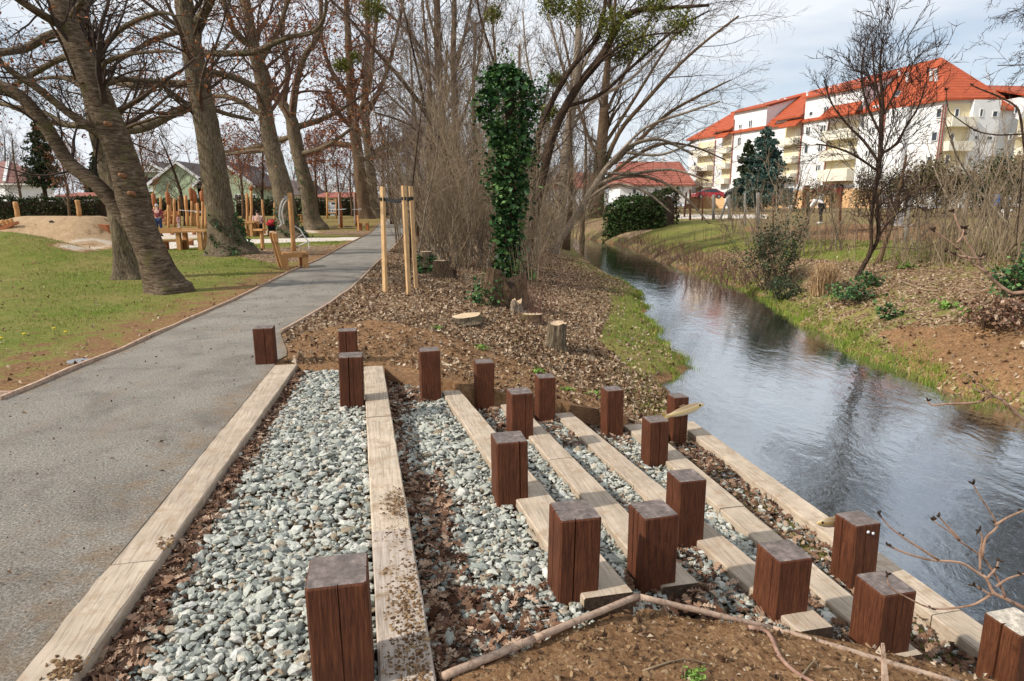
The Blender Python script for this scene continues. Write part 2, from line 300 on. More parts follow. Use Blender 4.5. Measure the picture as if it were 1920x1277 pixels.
def masks(x, y, z):
    """ground cover at a point: R grass, G bare soil, B leaf litter, A pale sand"""
    pl = crv(PL, y); pr = crv(PR, y); wl = crv(WL, y); wr = crv(WR, y); px, py = pjn(x, y, z)
    left = x < pl; bank = (x > pr) & (x < (wl + wr) / 2); right = x >= (wl + wr) / 2
    Rg = np.where(left, .78, 0.); G = np.zeros_like(Rg); B = np.zeros_like(Rg); A_ = np.zeros_like(Rg)
    edge = np.clip(1 - (pl - x) / np.interp(y, [0, 8, 14, 24], [3.2, 1.7, 1.5, .7]), 0, 1) * left; G = np.maximum(G, edge * 1.0); Rg -= edge * .5
    G = np.where(left & (y < 7.0), np.maximum(G, .55), G)
    for q in [(312, 550, 1.5), (440, 476, 1.6), (248, 525, .8)]:
        p = at(q[0], q[1], 0); G = np.maximum(G, left * .95 * np.exp(-((x - p.x - .3) ** 2 + (y - p.y) ** 2) / q[2] ** 2))
    dd = np.hypot(x - MOUND2[0], (y - MOUND2[1])); m2 = np.clip(1.35 - dd / 3.6, 0, 1) * left
    A_ = np.maximum(A_, m2 * .72); Rg *= 1 - m2; G *= 1 - m2
    for P, w in [([(110, 468), (215, 452), (228, 462), (150, 473)], .86), ([(280, 452), (690, 444), (690, 450), (440, 458), (280, 470)], 1.), ([(130, 446), (420, 432), (420, 441), (240, 452), (110, 462)], .9), ([(570, 430), (600, 432), (600, 438), (570, 436)], .9), ([(250, 433), (440, 430), (440, 446), (250, 450)], .85), ([(440, 430), (560, 432), (560, 440), (440, 442)], .8)]:
        k = inpoly(px, py, P) & left & (y > 12); A_ = np.where(k, np.maximum(A_, w), A_); Rg = np.where(k, 0, Rg); G = np.where(k, 0, G)
    for P in [[(430, 470), (560, 462), (700, 458), (640, 480), (520, 495), (470, 486)], [(600, 432), (720, 428), (705, 442), (600, 440)]]:
        k = inpoly(px, py, P) & left & (y > 12); B = np.where(k, .95, B); Rg = np.where(k, .1, Rg)
    k = left & (y > 44); G = np.where(k, .62, G); Rg = np.where(k, .5, Rg)
    # near bank
    s = (x - pr) / (wl - pr)
    B = np.where(bank, .95, B); Rg = np.where(bank, np.clip((s - .70) * 2.6, 0, .62), Rg)
    a = x * EV.x + y * EV.y; l = x * DV.x + y * DV.y
    bs = bank & (l > np.interp(a, FARL[:, 0], FARL[:, 1]) - .1) & (inpoly(px, py, [(500, 690), (560, 625), (700, 598), (800, 618), (900, 650), (1000, 690), (1100, 735), (1150, 770), (1080, 800), (800, 760)]))
    G = np.where(bs, 1., G); B = np.where(bs, .10, B); Rg = np.where(bs, .08, Rg)
    near = bank & (l < np.interp(a, NEARL[:, 0], NEARL[:, 1]) + .03); G = np.where(near, .95, G); B = np.where(near, .15, B); Rg = np.where(near, .06, Rg)
    sp = bank & inpoly(px, py, [(1150, 560), (1195, 540), (1215, 590), (1255, 650), (1315, 690), (1290, 705), (1180, 690), (1120, 640), (1140, 600)]); Rg = np.where(sp, .85, Rg); B = np.where(sp, .3, B)
    # right bank
    dr = x - wr
    B = np.where(right, .72, B); Rg = np.where(right, np.interp(dr, [0, .1, .7, 1.6, 3.2, 4.2, 6, 8, 30], [.30, .48, .46, .34, .30, .5, .6, .45, .45]), Rg); G = np.where(right, np.interp(dr, [0, 2, 9, 30], [.1, .3, .4, .5]), G)
    for P, ch, v in [([(1650, 620), (1920, 600), (1920, 740), (1800, 725), (1700, 680)], 'G', .95), ([(1480, 425), (1760, 418), (1760, 452), (1480, 448)], 'G', 1.), ([(1400, 425), (1500, 432), (1500, 445), (1400, 440)], 'G', .9), ([(1470, 450), (1920, 452), (1920, 478), (1640, 492), (1470, 482)], 'R', .95), ([(1150, 430), (1340, 412), (1420, 440), (1420, 470), (1260, 476)], 'R', .66),
                     ([(1130, 440), (1215, 418), (1260, 418), (1180, 448)], 'A', .6), ([(1265, 402), (1440, 402), (1440, 410), (1265, 410)], 'A', 1.)]:
        k = right & inpoly(px, py, P) & (y > 5)
        if ch == 'G': G = np.where(k, v, G); Rg = np.where(k, .15, Rg); B = np.where(k, .3, B)
        elif ch == 'R': Rg = np.where(k, v, Rg); G = np.where(k, .1 if v > .8 else .35, G); B = np.where(k, .15 if v > .8 else .6, B)
        else: A_ = np.where(k, v, A_)
    mud = ((np.abs(x - wl) < .16) & (x < (wl + wr) / 2) & (x > pr)) | ((x > wl) & (x < wr)); G = np.where(mud, 1, G); Rg = np.where(mud, 0, Rg); B = np.where(mud, 0, B)
    # terrace beds are dirt with litter
    return np.stack([np.clip(Rg, 0, 1), np.clip(G, 0, 1), np.clip(B, 0, 1), np.clip(A_, 0, 1)], -1)
def terrain_mat():
    m, nt, b = mk('earth'); v = coords(nt, rnd=False); at_ = nt.nodes.new('ShaderNodeAttribute'); at_.attribute_name = 'cover'
    sp = nt.nodes.new('ShaderNodeSeparateColor'); nt.links.new(at_.outputs['Color'], sp.inputs[0])
    big = noise(nt, v, .55, 6, .6); mid = noise(nt, v, 3.2, 6, .65); fine = noise(nt, v, 26, 6, .7); vfine = noise(nt, v, 90, 4, .7)
    vo = nt.nodes.new('ShaderNodeTexVoronoi'); vo.inputs['Scale'].default_value = 26; nt.links.new(v, vo.inputs['Vector']); sv = nt.nodes.new('ShaderNodeSeparateColor'); nt.links.new(vo.outputs['Color'], sv.inputs[0])
    lit = ramp(nt, [(0, (.05, .027, .014)), (.3, (.16, .094, .050)), (.55, (.30, .195, .115)), (.8, (.44, .31, .20)), (1, (.58, .46, .33))], sv.outputs[0]).outputs[0]
    lit = mixc(nt, .6, lit, ramp(nt, [(.3, (.30, .26, .24)), (.65, (1.15, 1.1, 1.05))], fine).outputs[0], 'MULTIPLY')
    soil = ramp(nt, [(.25, (.10, .050, .022)), (.5, (.27, .155, .078)), (.75, (.44, .29, .165))], fine).outputs[0]
    soil = mixc(nt, .6, soil, ramp(nt, [(.3, (.6, .55, .52)), (.7, (1.3, 1.22, 1.14))], mid).outputs[0], 'MULTIPLY')
    grass = ramp(nt, [(.25, (.04, .065, .010)), (.48, (.115, .165, .022)), (.62, (.19, .225, .04)), (.8, (.34, .31, .11))], fine).outputs[0]
    grass = mixc(nt, ramp(nt, [(.40, (0, 0, 0)), (.62, (.9, .9, .9))], mathn(nt, 'ADD', mathn(nt, 'MULTIPLY', mid, .5), mathn(nt, 'MULTIPLY', big, .5))).outputs[0], grass, ramp(nt, [(.3, (.17, .13, .035)), (.7, (.38, .30, .12))], fine).outputs[0])
    sand = ramp(nt, [(.25, (.30, .195, .105)), (.5, (.45, .32, .195)), (.75, (.60, .47, .33))], fine).outputs[0]
    sand = mixc(nt, .5, sand, ramp(nt, [(.3, (.6, .52, .42)), (.7, (1.2, 1.15, 1.1))], mid).outputs[0], 'MULTIPLY')
    pale = ramp(nt, [(.3, (.55, .47, .38)), (.7, (.78, .72, .64))], fine).outputs[0]
    sand = mixc(nt, ramp(nt, [(.78, (0, 0, 0)), (.95, (1, 1, 1))], at_.outputs['Alpha']).outputs[0], sand, pale)
    br = mathn(nt, 'ADD', mathn(nt, 'MULTIPLY', mathn(nt, 'SUBTRACT', mid, .5), 1.9), mathn(nt, 'MULTIPLY', mathn(nt, 'SUBTRACT', fine, .5), 1.0))
    def fac(ch): return ramp(nt, [(.42, (0, 0, 0)), (.60, (1, 1, 1))], mathn(nt, 'ADD', ch, br)).outputs[0]
    c = mixc(nt, fac(sp.outputs[2]), soil, lit); c = mixc(nt, fac(sp.outputs[1]), c, soil); c = mixc(nt, fac(sp.outputs[0]), c, grass)
    fa = ramp(nt, [(.40, (0, 0, 0)), (.56, (1, 1, 1))], mathn(nt, 'ADD', at_.outputs['Alpha'], mathn(nt, 'MULTIPLY', br, .35))).outputs[0]
    c = mixc(nt, fa, c, sand)
    nt.links.new(c, b.inputs['Base Color']); b.inputs['Roughness'].default_value = .95; b.inputs['Specular IOR Level'].default_value = .1
    bumpn(nt, b, mathn(nt, 'ADD', mathn(nt, 'MULTIPLY', fine, 1.), mathn(nt, 'MULTIPLY', vfine, .5)), .8, .03); return m
M['earth'] = terrain_mat()
def grid_mesh(X, Y, Z, keep=None):
    ny, nx = X.shape; V = np.stack([X, Y, Z], -1).reshape(-1, 3); i = np.arange(nx - 1); j = np.arange(ny - 1)
    I = (j[:, None] * nx + i[None]).ravel(); Q = np.stack([I, I + 1, I + nx + 1, I + nx], 1)
    b = MB(); b.add(V, Q); return b
g = grid_mesh(GX, GY, GZ).build('ground', M['earth'], smooth=True); tag(g, kind='structure')
ca = g.data.color_attributes.new('cover', 'FLOAT_COLOR', 'POINT'); ca.data.foreach_set('color', masks(GX, GY, GZ).reshape(-1).astype(np.float32))
# far ground sheet to the horizon
b = MB(); b.add([(-900, 200, -1.5), (900, 200, -1.5), (1200, 1500, -1.5), (-1200, 1500, -1.5), (-900, -40, -2.2), (900, -40, -2.2)], [(4, 5, 1, 0), (0, 1, 2, 3)])
tag(b.build('far_ground', noise_mat('far_field', [(.3, (.10, .11, .04)), (.7, (.2, .17, .09))], .05, bump=0)), kind='structure')
# ---------------------------------------------------------------- path
def path_mat():
    m, nt, b = mk('grey_path_gravel'); v = coords(nt, rnd=False); f = noise(nt, v, 75, 5, .8); md = noise(nt, v, 1.6, 7, .68, .6)
    st = coords(nt, (1.6, .35, 1), rnd=False)
    c = ramp(nt, [(.30, (.045, .039, .032)), (.43, (.20, .18, .155)), (.56, (.335, .31, .27)), (.70, (.66, .62, .55))], f).outputs[0]
    c = mixc(nt, .75, c, ramp(nt, [(.34, (.60, .57, .54)), (.5, (.93, .91, .88)), (.68, (1.15, 1.12, 1.07))], md).outputs[0], 'MULTIPLY')
    c = mixc(nt, ramp(nt, [(.52, (0, 0, 0)), (.75, (.5, .5, .5))], noise(nt, st, 2.2, 6, .6)).outputs[0], c, (.27, .20, .14))
    ea = nt.nodes.new('ShaderNodeAttribute'); ea.attribute_name = 'edge'; n9 = noise(nt, v, 5.5, 8, .72)
    c = mixc(nt, ramp(nt, [(.56, (0, 0, 0)), (.72, (.8, .8, .8))], mathn(nt, 'ADD', mathn(nt, 'MULTIPLY', ea.outputs['Fac'], .32), mathn(nt, 'MULTIPLY', n9, .75))).outputs[0], c, ramp(nt, [(.3, (.14, .09, .05)), (.7, (.34, .24, .15))], f).outputs[0])
    c = mixc(nt, ramp(nt, [(.60, (0, 0, 0)), (.70, (.55, .55, .55))], noise(nt, v, .8, 5, .6, 1.)).outputs[0], c, (.12, .115, .11))
    nt.links.new(c, b.inputs['Base Color']); b.inputs['Roughness'].default_value = .95; b.inputs['Specular IOR Level'].default_value = .15
    bumpn(nt, b, f, .9, .012); return m
M['path'] = path_mat()
ys = np.concatenate([np.arange(-5, 12, .25), np.arange(12, 128, 1.)])
def pathz(y): return np.interp(y, [44, 62, 75, 130], [0, .5, .62, .85])
rows = []
for y in ys:
    xl = float(crv(PL, y)); xr = float(crv(PR, y))
    if y < 6.95:     # beside the terrace the path ends against the first timber
        l = y * DV.y + (-1.3) * DV.x
        for _ in range(4):
            aa = tedge(1, 'L', min(l, 6.95)); p = la(aa, l); l += (y - p.y)
        xr = p.x + .01
    if y < 5.3: xl = -9
    for k in range(13):
        t = k / 12; rows.append((xl + (xr - xl) * t, y, pathz(y) + .012 + .02 * math.sin(math.pi * t) * min(1, max(0, (y - 7) / 4))))
V = np.array(rows).reshape(len(ys), 13, 3)
po = grid_mesh(V[..., 0], V[..., 1], V[..., 2]).build('path', M['path'], smooth=True); tag(po, kind='structure')
ed = np.zeros((len(ys), 13)); ed[:, 0] = 1; ed[:, 1] = .45; ed[:, 12] = np.where(ys > 6.9, 1, .8); ed[:, 11] = .4; ea = po.data.attributes.new('edge', 'FLOAT', 'POINT'); ea.data.foreach_set('value', ed.ravel().astype(np.float32))
# ---------------------------------------------------------------- water
def water_mat():
    m, nt, b = mk('stream_water'); out = nt.nodes['Material Output']; v = coords(nt, (1, .55, 1), rnd=False)
    n = noise(nt, v, 1.5, 5, .6, .8); n2 = noise(nt, v, 8, 4, .6, .5)
    h = mathn(nt, 'ADD', n, mathn(nt, 'MULTIPLY', n2, .35))
    bp = nt.nodes.new('ShaderNodeBump'); bp.inputs['Strength'].default_value = .2; bp.inputs['Distance'].default_value = .05; nt.links.new(h, bp.inputs['Height'])
    gl = nt.nodes.new('ShaderNodeBsdfGlossy'); gl.inputs['Roughness'].default_value = .025; gl.inputs['Color'].default_value = (.94, .97, 1, 1); nt.links.new(bp.outputs[0], gl.inputs['Normal'])
    df = nt.nodes.new('ShaderNodeBsdfDiffuse'); df.inputs['Color'].default_value = (.040, .045, .030, 1)
    tr = nt.nodes.new('ShaderNodeBsdfTransparent'); tr.inputs['Color'].default_value = (.62, .60, .42, 1)
    m1 = nt.nodes.new('ShaderNodeMixShader'); m1.inputs[0].default_value = .45; nt.links.new(df.outputs[0], m1.inputs[1]); nt.links.new(tr.outputs[0], m1.inputs[2])
    fr = nt.nodes.new('ShaderNodeFresnel'); fr.inputs['IOR'].default_value = 1.55; nt.links.new(bp.outputs[0], fr.inputs['Normal'])
    fc = ramp(nt, [(0, (.27, .27, .27)), (.07, (.42, .42, .42)), (.3, (.72, .72, .72)), (1, (1, 1, 1))], fr.outputs[0])
    m2 = nt.nodes.new('ShaderNodeMixShader'); nt.links.new(fc.outputs[0], m2.inputs[0]); nt.links.new(m1.outputs[0], m2.inputs[1]); nt.links.new(gl.outputs[0], m2.inputs[2])
    nt.links.new(m2.outputs[0], out.inputs['Surface']); return m
b = MB(); ys2 = np.concatenate([np.arange(-6, 12, .5), np.arange(12, 130, 2.)])
L2 = np.array([[(crv(WL, y) - .5 + (crv(WR, y) - crv(WL, y) + 1.0) * t, y, ZW) for t in np.linspace(0, 1, 6)] for y in ys2])
tag(grid_mesh(L2[..., 0], L2[..., 1], L2[..., 2]).build('water', water_mat()), kind='structure')
# ---------------------------------------------------------------- terrace timbers
R_ = random.Random(5); NR = np.random.default_rng(11)
def beam(k, l0, l1, label, mat='beam'):
    """one squared timber lying along its row, with chamfered worn edges"""
    z = TB[k][0]; hgt = .19; n = max(3, int((l1 - l0) / .12)); lc = (l0 + l1) / 2; ac = (tedge(k, 'L', lc) + tedge(k, 'R', lc)) / 2
    V = []; c = .008
    for i in range(n + 1):
        l = l0 + (l1 - l0) * i / n; aL = tedge(k, 'L', l) - ac + R_.gauss(0, .0009); aR = tedge(k, 'R', l) - ac + R_.gauss(0, .0009); e = c * R_.uniform(.7, 1.15); f = c * R_.uniform(.7, 1.15); w = R_.gauss(0, .0012)
        for (x, zz) in ((aL, -hgt), (aL, -e), (aL + e, w), ((aL + aR) / 2, w + .001), (aR - f, w), (aR, -f), (aR, -hgt)): V.append((x, l - lc, zz))
    q = []
    for i in range(n):
        for j in range(6): q.append((i * 7 + j, i * 7 + j + 1, (i + 1) * 7 + j + 1, (i + 1) * 7 + j))
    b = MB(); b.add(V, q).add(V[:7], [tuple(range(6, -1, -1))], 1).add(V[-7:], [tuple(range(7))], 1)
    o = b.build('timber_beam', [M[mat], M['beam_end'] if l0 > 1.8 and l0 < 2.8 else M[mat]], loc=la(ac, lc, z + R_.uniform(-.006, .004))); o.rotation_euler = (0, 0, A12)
    tag(o, label, 'timber', 'timber beams of the bank terrace')
g_ = .004
B_ = [(1, 1.75, 3.05, 'beam', 'near length of the kerb timber bordering the grey path, dirt clods on it'), (1, 3.05, 6.95, 'beam', 'long far length of the pale kerb timber bordering the grey path'),
 (2, 1.6, 3.13, 'beam_dirty', 'muddy near end of the second timber, between both wide gravel strips'), (2, 3.13, 5.02, 'beam', 'middle length of the second timber with soil smears, between the gravel strips'), (2, 5.02, 6.73, 'beam', 'clean far length of the second timber beside two brown posts'),
 (3, 2.53, 6.1, 'beam', 'third timber from the path, passing three posts, dark cracked near end'),
 (4, 2.74, 4.52, 'beam', 'near length of the fourth timber, split lengthwise, dark cut end'), (4, 4.52, 6.0, 'beam', 'far length of the fourth timber with a long crack'),
 (5, 2.44, 4.24, 'beam', 'near length of the fifth timber, shaded by a tall post'), (5, 4.24, 6.02, 'beam', 'far length of the fifth timber, clean and pale'),
 (6, 2.34, 4.02, 'beam', 'near length of the sixth timber, ending behind a post'), (6, 4.02, 5.95, 'beam', 'far length of the sixth timber beside the strip of brown mud'),
 (7, 1.7, 2.86, 'beam', 'near end of the timber along the water'), (7, 2.86, 4.58, 'beam', 'middle length of the water-side timber under the fish head'), (7, 4.58, 6.5, 'beam', 'far length of the water-side timber, starting at the post with the fish')]
for k, l0, l1, mt, lb in B_: beam(k, l0 + g_, l1 - g_, lb, mt)
# ---------------------------------------------------------------- brown posts
def post_mesh(w, h, notches, seed, mat, below=.2):
    r = random.Random(seed); hw = w / 2; c = .009; P = []
    faces = [((-hw, -hw), (1, 0)), ((hw, -hw), (0, 1)), ((hw, hw), (-1, 0)), ((-hw, hw), (0, -1))]
    base = []
    for fi, ((x, y), (dx, dy)) in enumerate(faces):
        base.append((x + dx * c, y + dy * c, 0))
        for (f, pos, dep, wid) in sorted([q for q in notches if q[0] == fi], key=lambda q: q[1]):
            px_, py_ = x + dx * w * pos, y + dy * w * pos; nx, ny = -dy, dx
            base += [(px_ - dx * wid, py_ - dy * wid, 0), (px_ + nx * dep, py_ + ny * dep, dep), (px_ + dx * wid, py_ + dy * wid, 0)]
        base.append((x + dx * (w - c), y + dy * (w - c), 0))
    n = len(base); zs = [-below, 0, h * .2, h * .4, h * .6, h * .8, h - .008, h]; V = []
    tl = (r.gauss(0, .006), r.gauss(0, .006))
    for zi, z in enumerate(zs):
        s = 1 if zi < 7 else .955; jj = .2 + .8 * min(1, max(.0, (zi + r.uniform(-1, 1.)) / 4))
        wx = r.gauss(0, .004)
        for i, (x, y, d) in enumerate(base):
            if d > 0:
                ct = ((base[i - 1][0] + base[i + 1][0]) / 2, (base[i - 1][1] + base[i + 1][1]) / 2); x = ct[0] + (x - ct[0]) * jj + wx * 0; y = ct[1] + (y - ct[1]) * jj
            V.append((x * s + tl[0] * z, y * s + tl[1] * z, z))
    q = [(a * n + i, a * n + (i + 1) % n, (a + 1) * n + (i + 1) % n, (a + 1) * n + i) for a in range(len(zs) - 1) for i in range(n)]
    b = MB(); b.add(V, q + [tuple(range(len(V) - n, len(V)))]); return b
POSTS = {}
def post(key, xm, yb, z, ytop, label, w=.2, notches=(), mat='post', da=0., dl=0.):
    p = at(xm, yb, z); a = p.x * EV.x + p.y * EV.y + w / 2 + da; l = p.x * DV.x + p.y * DV.y + w / 2 + dl
    a += R_.gauss(0, .004); q = la(a, l - w / 2, z); fr = ray(xm, ytop); top = H + fr[2] * (p.y / fr[1]); h = top - z
    b = post_mesh(w, h, notches, sum(map(ord, key)), mat)
    o = b.build('timber_post', M[mat], loc=la(a, l, z)); o.rotation_euler = (R_.gauss(0, .008), R_.gauss(0, .008), A12 + R_.gauss(0, .018))
    tag(o, label, 'post', 'square brown posts of the bank terrace'); POSTS[key] = (o, a, l, z, h); return o
post('A', 479, 684, .012, 617, 'brown post on the grey path edge at the far end of the kerb timber', notches=[(0, .56, .02, .003)])
post('B', 638, 690, -.05, 622, 'brown cracked post half hidden right behind another post, at the far wooden board', notches=[(0, .42, .025, .004)], w=.19)
post('C', 637, 768, -.06, 671, 'brown split post on gravel standing directly in front of another post', notches=[(0, .42, .03, .005), (0, .6, .012, .002)])
post('D', 790, 742, -.12, 659, 'plain brown post at the far board where the third timber starts', w=.19)
post('E', 893, 755, -.24, 682, 'brown post standing at the far end of the fourth timber', w=.18)
post('F', 1009, 778, -.37, 710, 'brown post with a pale speck at the far end of the fifth timber', w=.175)
post('G', 1136, 803, -.52, 734, 'brown post with white splashes where the sixth timber starts', w=.18, notches=[(0, .5, .012, .002)])
post('H', 1262, 808, -.72, 747, 'brown post carrying the whole wooden fish by the water', w=.175, notches=[(0, .5, .02, .003)])
post('I', 958, 833, -.34, 740, 'brown post between the third and fourth timbers, above the end of a plank joint', w=.195, notches=[(0, .64, .02, .002), (3, .5, .02, .003)])
post('J', 1216, 880, -.64, 793, 'brown cracked post beside the middle of the sixth timber, leaves at its foot', w=.185, notches=[(0, .52, .022, .004)])
post('K', 933, 957, -.20, 832, 'brown post with yellow scratches beside the middle of the third timber', w=.2, notches=[(0, .74, .022, .004)])
post('L', 1268, 1032, -.47, 905, 'tall brown post casting shade on the fifth timber', w=.185, notches=[(3, .5, .015, .003)])
post('M', 1047, 1140, -.20, 978, 'big brown post at the near end of the third timber, chipped grey top', w=.2, notches=[(0, .36, .02, .004), (3, .45, .022, .005)])
post('N', 1199, 1118, -.33, 974, 'dark brown post at the corner of the near laths, flaking top, scratch on its front', w=.195, notches=[(3, .36, .025, .005), (3, .62, .02, .004)])
post('O', 1448, 1182, -.50, 1055, 'brown post behind the near lath at the cut end of the fifth timber', w=.2, notches=[(3, .75, .012, .002)])
post('P', 1597, 1083, -.78, 988, 'brown post with two white bolt heads and a fish head on its side', w=.2, notches=[(0, .42, .02, .003), (3, .4, .02, .004)])
post('Q', 1645, 1238, -.60, 1117, 'brown post broken at its lower corner behind the near lath, twig over its top', w=.2, notches=[(0, .45, .02, .003)])
post('R', 1893, 1310, -.78, 1193, 'post by the water with white droppings over its top', w=.2, mat='post_white', notches=[(3, .5, .03, .006)])
post('S', 590, 1330, -.06, 1105, 'nearest brown post on the wide gravel strip, grey end-grain top', w=.205, notches=[(0, .52, .012, .002), (1, .5, .012, .003)])
# bolts on post P
for dx, dz in ((-.004, .30), (.035, .285)):
    o, a, l, z, h = POSTS['P']; b = MB(); b.lathe([(.011, 0), (.011, .004), (.007, .008)], 12)
    q = b.build('bolt_head', plain('white_bolt', (.8, .8, .8), .4), o, smooth=True, loc=(dx, -.1, dz + .02)); q.rotation_euler = (math.pi / 2, 0, 0)
# ---------------------------------------------------------------- wooden fish on posts
def fish_mat():
    m, nt, b = mk('painted_fish'); t = nt.nodes.new('ShaderNodeTexCoord'); s = nt.nodes.new('ShaderNodeSeparateXYZ'); nt.links.new(t.outputs['Object'], s.inputs[0])
    n = noise(nt, t.outputs['Object'], 40, 4); h = mathn(nt, 'ADD', s.outputs[2], mathn(nt, 'MULTIPLY', mathn(nt, 'SUBTRACT', n, .5), .012))
    r = ramp(nt, [(0, (.62, .50, .30)), (.38, (.72, .62, .42)), (.5, (.78, .50, .13)), (.60, (.70, .58, .36)), (.75, (.33, .22, .12))], mathn(nt, 'ADD', mathn(nt, 'MULTIPLY', h, 7.), .5))
    nt.links.new(r.outputs[0], b.inputs['Base Color']); b.inputs['Roughness'].default_value = .5; return m
M['fish'] = fish_mat()
def fish(label, loc, rz, pitch, L=.34):
    t = thing('wooden_fish', label, 'fish', loc, rz, 'wooden fish mounted on posts'); t.rotation_euler = (0, pitch, rz)
    prof = [(-.5, .006, .075, -.01), (-.46, .008, .085, -.008), (-.40, .012, .05, 0), (-.34, .02, .045, 0), (-.2, .034, .085, 0), (0, .042, .115, 0), (.18, .042, .115, 0), (.32, .036, .095, 0), (.43, .024, .06, .0), (.49, .012, .03, .0), (.51, .004, .012, 0)]
    V = []; k = 14
    for x, w, h, dz in prof:
        for i in range(k): a = 2 * math.pi * i / k; V.append((x * L, w * L * 1.0 * math.cos(a), (h * math.sin(a) + dz) * L))
    q = [(j * k + i, j * k + (i + 1) % k, (j + 1) * k + (i + 1) % k, (j + 1) * k + i) for j in range(len(prof) - 1) for i in range(k)]
    b = MB(); b.add(V, q + [tuple(range(k - 1, -1, -1)), tuple(range(len(V) - k, len(V)))]); b.build('body', M['fish'], t, smooth=True)
    b = MB()
    for s in (1, -1): b.prism([(-.5 * L, -.003, 0), (-.44 * L, -.003, s * .015 * L), (-.47 * L, -.003, s * .10 * L), (-.56 * L, -.003, s * .13 * L)], (0, .006, 0))
    b.build('tail_fin', plain('fish_tail', (.60, .42, .12), .5), t)
    b = MB(); b.prism([(-.08 * L, -.003, .10 * L), (.12 * L, -.003, .10 * L), (.02 * L, -.003, .15 * L), (-.1 * L, -.003, .14 * L)], (0, .006, 0)); b.build('back_fin', plain('fish_fin', (.36, .26, .15), .5), t)
    for s in (1, -1):
        b = MB(); b.lathe([(.014 * L * 2, 0), (.012 * L * 2, .003)], 10); e = b.build('eye', plain('fish_eye', (.02, .015, .01), .2), t, loc=(.40 * L, s * .028 * L, .02 * L)); e.rotation_euler = (-s * math.pi / 2, 0, 0)
    return t
oh = POSTS['H']; p = la(oh[1] + .02, oh[2] - .11, oh[3] + oh[4] * .62); fish('wooden fish on the far post, nose pointing over the water', p, A12 + .05, math.radians(-13), .47)
op = POSTS['P']; p = la(op[1] - .065, op[2] + .125, op[3] + op[4] * .78); fish('wooden fish of which only the orange head shows behind a post', p, A12 + math.pi + .12, math.radians(-6), .34)
# ---------------------------------------------------------------- boards closing the terrace, laths and edgings
def strip(name, pts, h, w, mat, label, cat, sub=.0, group=None):
    b = MB(); P = [Vector(p) for p in pts]; n = len(P); V = []
    for i in range(n):
        t = (P[min(i + 1, n - 1)] - P[max(i - 1, 0)]); s = Vector((-t.y, t.x, 0)).normalized() * w / 2
        for q in (P[i] - s - Vector((0, 0, h)), P[i] - s, P[i] + s, P[i] + s - Vector((0, 0, h))): V.append(tuple(q))
    q = [(i * 4 + j, (i + 1) * 4 + j, (i + 1) * 4 + (j + 1) % 4, i * 4 + (j + 1) % 4) for i in range(n - 1) for j in range(4)]
    b.add(V, q + [(0, 1, 2, 3), (n * 4 - 1, n * 4 - 2, n * 4 - 3, n * 4 - 4)])
    return tag(b.build(name, M[mat]), label, cat, group)
fb = [[(-.8, 6.93, .0), (-.12, 6.80, 0)], [(.1, 6.70, -.0), (.46, 6.38, -.03)], [(.62, 6.30, -.04), (.98, 6.12, -.12)], [(1.96, 6.06, -.36), (2.25, 6.02, -.41)], [(2.36, 6.0, -.44), (2.55, 5.97, -.5)]]
for (p, q), lb in zip(fb, ['thin board closing the first gravel strip at its far end', 'thin board slanting from the second timber to a post', 'thin board running on from a post to the third timber', 'thin board between the fifth timber and a white-splashed post', 'short board between two posts beside the sixth timber']):
    strip('end_board', [la(*p), la(*q)], .17, .022, 'board', lb, 'board', group='boards closing the terrace')
N0 = at(832, 1268, .0); N1 = at(1195, 1118, -.12); N2 = at(1400, 1166, -.36); N3 = at(1520, 1196, -.40); N4 = at(1800, 1282, -.58)
def rod(a, b_, r, label, sag=0):
    n = 10; P = [a.lerp(b_, i / n) + Vector((R_.gauss(0, .0006), R_.gauss(0, .0006), R_.gauss(0, .0006))) for i in range(n + 1)]
    o = MB().tube([p - a for p in P], [r * R_.uniform(.98, 1.02) for _ in P], 10).build('round_lath', M['lath'], smooth=True, loc=a)
    tag(o, label, 'lath', 'round laths round the soil patch')
m_ = N0.lerp(N1, .4); rod(N0, m_, .016, 'near half of the round lath beside the pile of leaves'); rod(m_ + Vector((.003, 0, .004)), N1, .015, 'far half of the round lath, meeting another at the dark post')
rod(N1 + Vector((.012, -.004, 0)), N2.lerp(N3, .35), .014, 'round lath going down from the corner at the dark post'); rod(N2.lerp(N3, .42), N4, .014, 'long round lath on the lower right of the soil patch')
def edging(curve, y0, y1, label, side):
    pts = []
    for y in list(np.arange(y0, min(y1, 14), .5)) + list(np.arange(14, y1, 2.)): pts.append((float(crv(curve, y)) + side * .01 + R_.gauss(0, .006), y, float(pathz(y)) + .045 + R_.gauss(0, .004)))
    strip('path_edging', pts, .14, .03, 'lath', label, 'edging', group='wooden edgings of the path')
edging(PL, 5.3, 26.6, 'thin wooden edging between the lawn and the path', -1); edging(PL, 28.4, 62, 'far wooden edging of the path beyond the white footpath', -1); edging(PR, 8.4, 45, 'thin wooden edging between the path and the leaf litter', 1)
e0 = Vector((float(crv(PL, 5.35)), 5.45, .05)); strip('path_edging', [e0, e0 + Vector((-3.5, .02, .0))], .14, .03, 'lath', 'short edging board turning off the path at the bare soil', 'edging', group='wooden edgings of the path')
